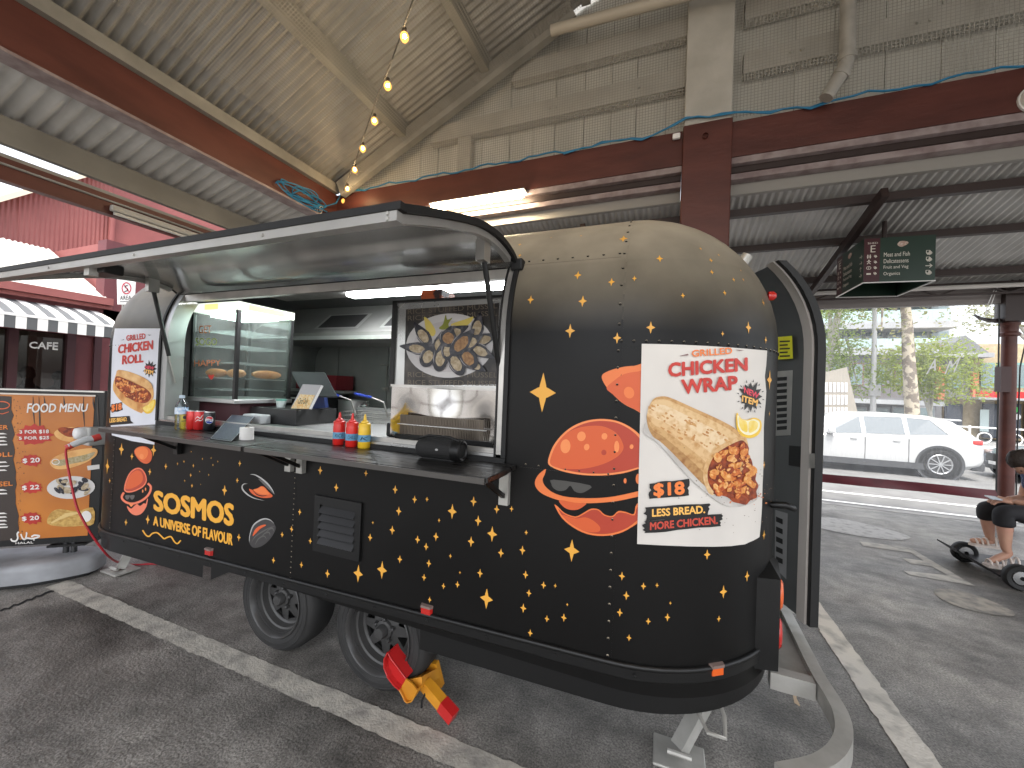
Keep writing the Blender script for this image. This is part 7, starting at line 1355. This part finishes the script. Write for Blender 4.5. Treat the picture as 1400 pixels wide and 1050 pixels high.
pbox(1060, 484, 1288, 602, YB, 6, 'wall', DGR, bB); pbox(1056, 476, 1290, 485, YB-.25, .6, 'cornice', GRW, bB); pbox(1056, 545, 1292, 551, YB-2.2, 2.2, 'verandah', GRW, bB)
for i in range(7):
    xx = 1068+i*31; f_ = pbox(xx, 496, xx+20, 528, YB-.06, .1, 'window', mat('brown_frame', (.13, .07, .06), .6), bB); pbox(xx+2, 498, xx+18, 526, YB-.08, .03, 'pane', WGL, f_)
    g_ = pbox(xx-4, 556, xx+24, 599, YB-.06, .1, 'shop_window', mat('shop_frame', (.2, .21, .22), .5), bB); pbox(xx-2, 558, xx+22, 597, YB-.08, .03, 'pane', WGL, g_)
    pbox(xx-5, 530, xx+25, 544, YB-2.18, .05, 'balustrade', mat('balustrade', (.12, .11, .11), .5), bB)
for xx in (1250, 1283): pbox(xx, 500, xx+9, 546, YB-.4, .6, 'brick_pier', OBR, bB)
bC = thing('gabled_shop', 'yellow brick shop with grey gable and red fascia at the right', 'building', (14, YB, 0))
pbox(1289, 470, 1470, 602, YB+.2, 6, 'wall', YBR, bC); pbox(1330, 508, 1338, 546, YB-.2, .6, 'brick_pier', OBR, bC)
a, b_, c = atY(1284, 482, YB-.3), atY(1352, 482, YB-.3), atY(1320, 458, YB-.3); part(MB().add([a, b_, c]+[v+Vector((0, 3, 0)) for v in (a, b_, c)], [(0, 1, 2), (5, 4, 3), (0, 3, 4, 1), (1, 4, 5, 2), (2, 5, 3, 0)]), 'gable', SLATE, bC)
pbox(1278, 482, 1360, 488, YB-.5, .9, 'gable_eave', GRW, bC); pbox(1292, 489, 1330, 545, YB-.02, .1, 'front_panel', DGR, bC)
for xx, y0_, y1_ in ((1342, 496, 530), (1364, 496, 530), (1386, 496, 530), (1410, 496, 530), (1296, 500, 530)): f_ = pbox(xx, y0_, xx+18, y1_, YB-.06, .12, 'window', TEAL, bC); pbox(xx+2, y0_+3, xx+16, y1_-3, YB-.08, .04, 'pane', WGL, f_)
rs_ = pbox(1338, 536, 1470, 545, YB-1.8, .2, 'fascia', SHOPR, bC); pbox(1338, 545, 1470, 548, YB-1.8, 2, 'awning', GRW, bC)
for xx in (1292, 1344, 1372, 1402): g_ = pbox(xx, 552, xx+24, 599, YB-.06, .1, 'shop_window', mat('dark_shop', (.03, .035, .05), .5), bC); pbox(xx+2, 554, xx+22, 597, YB-.08, .04, 'pane', mat('dark_pane', (.03, .04, .06), .08, coat=.6), g_)
for cx_, cy_, col in ((1388, 560, (.05, .5, .1)), (1391, 570, (.7, .7, .7))): decal('shop_logo', [ell(cx_, cy_, 5, 4)], lambda x, y: atY(x, y, YB-.12), mat('logo_%d' % cx_, col, .5), bC)
pbox(1340, 560, 1352, 590, YB-.13, .02, 'shop_poster', mat('pale_poster', (.5, .6, .6), .5), bC)
def copy_thing(o, dx, label):
    c = o.copy(); COL.objects.link(c); c.location = o.location+Vector((dx, 0, 0)); c['label'] = label; c['group'] = 'terrace shops across the street'
    for ch in o.children:
        k = ch.copy(); COL.objects.link(k); k.parent = c
        for g2 in ch.children: j = g2.copy(); COL.objects.link(j); j.parent = k
bB['group'] = 'terrace shops across the street'
wB = atY(1288, 540, 26.5).x-atY(1060, 540, 26.5).x+.4
copy_thing(bB, -wB, 'charcoal shop terrace hidden behind the trailer, left of the street trees'); copy_thing(bB, -2*wB, 'charcoal shop terrace farthest left across the street behind the trailer')
# street furniture across the road
fn = thing('railing_fence', 'pale railing fence on the far footpath behind the cars', 'fence', (12, 18.3, 0))
for i in range(9): part(MB().box(8.2+i*.75, 8.25+i*.75, 18.28, 18.33, 0, 1.0), 'fence_post', WHITEP, fn); part(MB().box(8.25+i*.75, 8.95+i*.75, 18.29, 18.32, .92, .97), 'rail', WHITEP, fn); part(MB().box(8.25+i*.75, 8.95+i*.75, 18.29, 18.32, .25, .3), 'rail', WHITEP, fn); part(MB().lathe([(.16, 0), (.19, 0), (.19, .03), (.16, .03)], (8.6+i*.75, 18.29, .6), 16, 1), 'ring', WHITEP, fn)
f0 = atY(1193, 600, 18.2); pl_o = thing('street_light_pole', 'thin grey street pole left of the mottled tree', 'pole', (f0.x, 18.2, 0)); part(MB().tube([(f0.x, 18.2, 0), (f0.x-.05, 18.2, 7)], [.09, .06], 10), 'pole', mat('pole_grey', (.4, .4, .4), .5, .4), pl_o, 60); part(MB().box(f0.x-.16, f0.x+.16, 18.1, 18.16, 1.9, 2.3), 'pole_sign', mat('sign_back', (.3, .3, .3), .5), pl_o)
sb_ = thing('street_banner', 'beige slanted banner board with white lettering blocks behind the white car', 'banner', atY(1145, 600, 17.2)); BE = mat('beige_board', (.33, .30, .25), .6)
A4 = [atY(x, y, 17.2) for x, y in ((1124, 510), (1158, 502), (1173, 566), (1124, 570))]; part(MB().add(A4+[v+Vector((0, .05, 0)) for v in A4], [(3, 2, 1, 0), (4, 5, 6, 7), (0, 1, 5, 4), (1, 2, 6, 5), (2, 3, 7, 6), (3, 0, 4, 7)]), 'board', BE, sb_)
for r_ in range(3):
    for i in range(6): decal('lettering_block', [[(1128+i*5.4, 523+r_*17), (1131.6+i*5.4, 523+r_*17), (1131.6+i*5.4, 536+r_*17), (1128+i*5.4, 536+r_*17)]], lambda x, y: atY(x, y, 17.18), WV, sb_)
for xx in (1130, 1165): q_ = atY(xx, 566, 17.25); part(MB().box(q_.x-.03, q_.x+.03, 17.22, 17.28, -.13, q_.z), 'board_post', BE, sb_)
# ------------------------------------------------------------------ left: cafe and red building
CX = -10.0; caf = thing('cafe_building', 'maroon cafe front with black and white striped awning and lettered window', 'shop', (CX, 3, 0)); MARW = mat('maroon_wall', (.14, .035, .04), .6, col2=(.1, .025, .03), nscale=2); REDW = mat('red_render', (.25, .08, .073), .6, col2=(.21, .065, .06), nscale=2)
part(MB().box(CX-.3, CX, 4.1, 9, 0, 4.2), 'wall', MARW, caf); part(MB().box(CX-.3, CX, -4, 9, 2.32, 2.86), 'head_wall', MARW, caf); part(MB().box(CX-.02, CX+.12, -4, 4.18, 2.86, 2.92), 'gutter_trim', REDW, caf); part(MB().box(CX-.02, CX+.2, -4, 4.16, 2.93, 3.06), 'gutter', REDW, caf)
part(MB().box(CX-.3, CX, -4, 4.1, 0, .6), 'stall_riser', MARW, caf)
yA = atX(12, 450, CX).y; yB2 = atX(25.7, 450, CX).y; yC = atX(92, 455, CX).y; yD = atX(104, 455, CX).y
for a, c in ((yA, yB2), (yC, yD), (4.0, 4.1), (yA-1.0, yA-.9)): part(MB().box(CX-.14, CX+.02, a, c, .6, 2.32), 'mullion', mat('dark_maroon', (.05, .015, .02), .5), caf)
part(MB().box(CX-.1, CX-.04, yD, 4.0, 0, 2.32), 'door', MARW, caf); part(MB().box(CX-.03, CX-.02, yD+.25, yD+.5, .7, 2.2), 'door_panel', mat('door_panel', (.2, .1, .1), .4), caf)
WG = sheet_glass('cafe_glass', (.55, .55, .52), .35, .01)
for a, c in ((yB2, yC), (yA-.9, yA)): part(MB().add([(CX-.06, a, .6), (CX-.06, c, .6), (CX-.06, c, 2.32), (CX-.06, a, 2.32)], [(0, 1, 2, 3)]), 'window_pane', WG, caf)
text('lettering', 'CAFE', ((40, 467), (80, 468), (79, 479), (40, 476)), lambda x, y: atX(x, y, CX-.045), WHITEP, caf, .05)
part(MB().box(CX-3.0, CX-2.9, -4, 9, 0, 3), 'back_wall', mat('cafe_inner', (.22, .19, .16), .8, col2=(.12, .1, .08), nscale=2), caf); part(MB().box(CX-3, CX-.3, -4, 9, -.02, .01), 'inner_floor', mat('cafe_floor', (.15, .12, .1), .6), caf); part(MB().box(CX-3, CX-.3, -4, 9, 2.86, 2.9), 'ceiling', mat('cafe_ceiling', (.2, .18, .16), .8), caf); part(MB().box(CX-2.9, CX-.3, 4.12, 4.2, 0.01, 2.86), 'inner_wall', mat('cafe_side', (.14, .09, .08), .8), caf)
AW, AG = mat('awning_white', (.72, .72, .71), .7), mat('awning_grey', (.085, .09, .095), .7)
n_s = 60; sw = .112; y0_ = 4.02-n_s*sw
for i in range(n_s):
    a, c = y0_+i*sw, y0_+(i+1)*sw; M = AW if i % 2 else AG
    part(MB().add([(CX+.01, a, 2.80), (CX+.01, c, 2.80), (CX+.45, c, 2.66), (CX+.45, a, 2.66), (CX+.8, c, 2.50), (CX+.8, a, 2.50)], [(0, 3, 2, 1), (3, 5, 4, 2)]), 'awning_stripe', M, caf); part(MB().box(CX+.798, CX+.806, a, c-.001, 2.28, 2.465), 'valance_square', M, caf)
part(MB().box(CX+.79, CX+.81, y0_, 4.02, 2.466, 2.505), 'awning_bar', AW, caf)
WR = corr_mesh('lean_roof_sheet', 2.6, .762, .0762, .012, mat('cream_roof', (.36, .35, .32), .6))
for i in range(11): o = link('lean_roof_sheet', WR); o.parent = caf; mw = Matrix.Translation((CX+.05, 4.12-.755*i, 3.07)) @ Matrix.Rotation(math.pi, 4, 'Z') @ Matrix.Rotation(-math.atan(.5), 4, 'Y'); o.matrix_local = Matrix.Translation((-CX, -3, 0)) @ mw
# customers behind the glass
DKC = mat('dark_clothes', (.02, .02, .025), .8); 
for i, (x, y, sc2, lab) in enumerate(((38, 512, 1.0, 'dark-haired person seated behind the cafe window at the left'), (80, 516, .8, 'smaller dark-haired person behind the cafe window near the door'))):
    hc = atX(x, y, CX-.75); pz = thing('person', lab, 'person', (hc.x, hc.y, 0)); k = sc2
    add_mesh('body', skin_mesh([(hc+Vector((0, 0, -.75*k)), .15*k), (hc+Vector((0, 0, -.5*k)), .14*k), (hc+Vector((0, 0, -.28*k)), .14*k), (hc+Vector((0, 0, -.17*k)), .055*k), (hc+Vector((0, 0, -.06*k)), .075*k), (hc+Vector((0, 0, .05*k)), .08*k), (hc+Vector((0, -.19*k, -.3*k)), .06*k), (hc+Vector((.1, -.26*k, -.55*k)), .045*k), (hc+Vector((.3, -.12*k, -.6*k)), .03*k), (hc+Vector((0, .19*k, -.3*k)), .06*k), (hc+Vector((.1, .26*k, -.55*k)), .045*k), (hc+Vector((.3, .12*k, -.6*k)), .03*k), (hc+Vector((.4, -.1*k, -.78*k)), .08*k), (hc+Vector((.42, -.1*k, -1.15*k)), .05*k), (hc+Vector((.4, .1*k, -.78*k)), .08*k), (hc+Vector((.42, .1*k, -1.15*k)), .05*k)], [(0, 1), (1, 2), (2, 3), (3, 4), (4, 5), (2, 6), (6, 7), (7, 8), (2, 9), (9, 10), (10, 11), (0, 12), (12, 13), (0, 14), (14, 15)]), DKC, pz)
    bm = bmesh.new(); bmesh.ops.create_uvsphere(bm, u_segments=20, v_segments=14, radius=1)
    for v in bm.verts: v.co = hc+Vector((v.co.x*.1*k-.01, v.co.y*.1*k, v.co.z*.13*k+.02))*1+v.co*.02*mnoise.noise(v.co*5)
    part(MB().bm(bm), 'hair', HAIR, pz, 180)
    st_ = thing('cafe_chair', ['chair under the larger cafe customer', 'chair under the smaller cafe customer'][i], 'chair', (hc.x, hc.y, 0)); part(MB().box(hc.x-.22, hc.x+.2, hc.y-.2, hc.y+.2, hc.z-.95*k-.04, hc.z-.93*k), 'seat', DKC, st_)
    for dx in (-.19, .17):
        for dy in (-.17, .17): part(MB().box(hc.x+dx-.015, hc.x+dx+.015, hc.y+dy-.015, hc.y+dy+.015, 0.01, hc.z-.95*k-.04), 'leg', DKC, st_)
# red corrugated building behind
RX = -13.2; rb_ = thing('red_corrugated_hall', 'tall red corrugated metal building behind the cafe', 'building', (RX, 3, 0))
RC_ = mat('red_corrugated', (.27, .09, .08), .55, col2=(.235, .075, .068), nscale=1.5); apx = atX(52, 261, RX); lft = atX(0, 276, RX); ycr = atX(152, 310, RX).y
sl2 = (apx.z-lft.z)/(apx.y-lft.y)
def rl(y): return apx.z+(y-apx.y)*sl2 if y < apx.y+3 else apx.z+3*sl2
n_ = 0; y = ycr
while y > -4:
    y1_ = max(y-.762, -4); b = MB(); k = 40; vs_ = []
    for i in range(k+1): yy = y-(y-y1_)*i/k; x_ = RX+.014*math.cos(2*math.pi*yy/.0762*1.0); b.v += [(x_, yy, 0), (x_, yy, rl(yy))]
    b.f = [(2*i, 2*i+1, 2*i+3, 2*i+2) for i in range(k)]; part(b, 'wall_sheet', RC_, rb_, 180); y = y1_
part(MB().beam((RX+.1, -4, rl(-4)+.06), (RX+.1, ycr+.6, rl(ycr+.6)+.06), .3, .1), 'roof_edge', mat('barge_cream', (.6, .55, .42), .6), rb_); part(MB().box(RX-.4, RX-.02, ycr+.02, 12, 0, 7.5), 'side_wall', REDW, rb_)
part(MB().tube([(RX+.08, ycr-.02, 0), (RX+.08, ycr-.02, 6)], .07, 10), 'downpipe', REDW, rb_, 60); part(MB().box(RX-.03, RX+.3, ycr+.9, ycr+2.2, 4.3, 5.1), 'wall_duct', GREYT, rb_)
bx_ = thing('roadside_block', 'low red rendered block to the right of the cafe', 'building', (-9.9, 5, 0)); part(MB().box(-12.9, -10.32, 4.2, 9, 0.01, 4.2), 'wall', REDW, bx_)
# no smoking sign
sX = -8.6; ns = thing('no_smoking_sign', 'white no-smoking area sign on a bracket left of the trailer', 'sign', atX(172, 400, sX)); sa, sb2, sc3, sd2 = [atX(x, y, sX) for x, y in ((161, 378), (186, 380), (184, 417), (162, 416))]
part(MB().add([sa, sb2, sc3, sd2]+[v-Vector((.03, 0, 0)) for v in (sa, sb2, sc3, sd2)], [(3, 2, 1, 0), (4, 5, 6, 7), (0, 1, 5, 4), (1, 2, 6, 5), (2, 3, 7, 6), (3, 0, 4, 7)]), 'plate', WHITEP, ns); smm = lambda x, y: atX(x, y, sX+.004)
cr_ = ell(173, 394, 6, 7.5); decal('ring', [stroke(cr_+[cr_[0]], 1.3), stroke([(169, 388.5), (177, 399.5)], 1.2)], smm, mat('sign_red', (.5, .02, .06), .5), ns); decal('cigarette', [stroke(smooth([(175, 390), (171, 392), (175, 396), (170, 399)], 4, False), 1.3)], smm, BLACKP, ns); text('lettering', 'AREA', ((164, 404.5), (179.5, 404), (179.5, 409.5), (164, 410)), smm, BLACKP, ns, .0); decal('rule', [stroke([(164, 412.5), (179, 412)], .7)], smm, BLACKP, ns)
part(MB().box(sX-.05, sX-.02, (sa.y+sb2.y)/2-.03, (sa.y+sb2.y)/2+.03, 0, sa.z), 'sign_post', STEEL, ns)
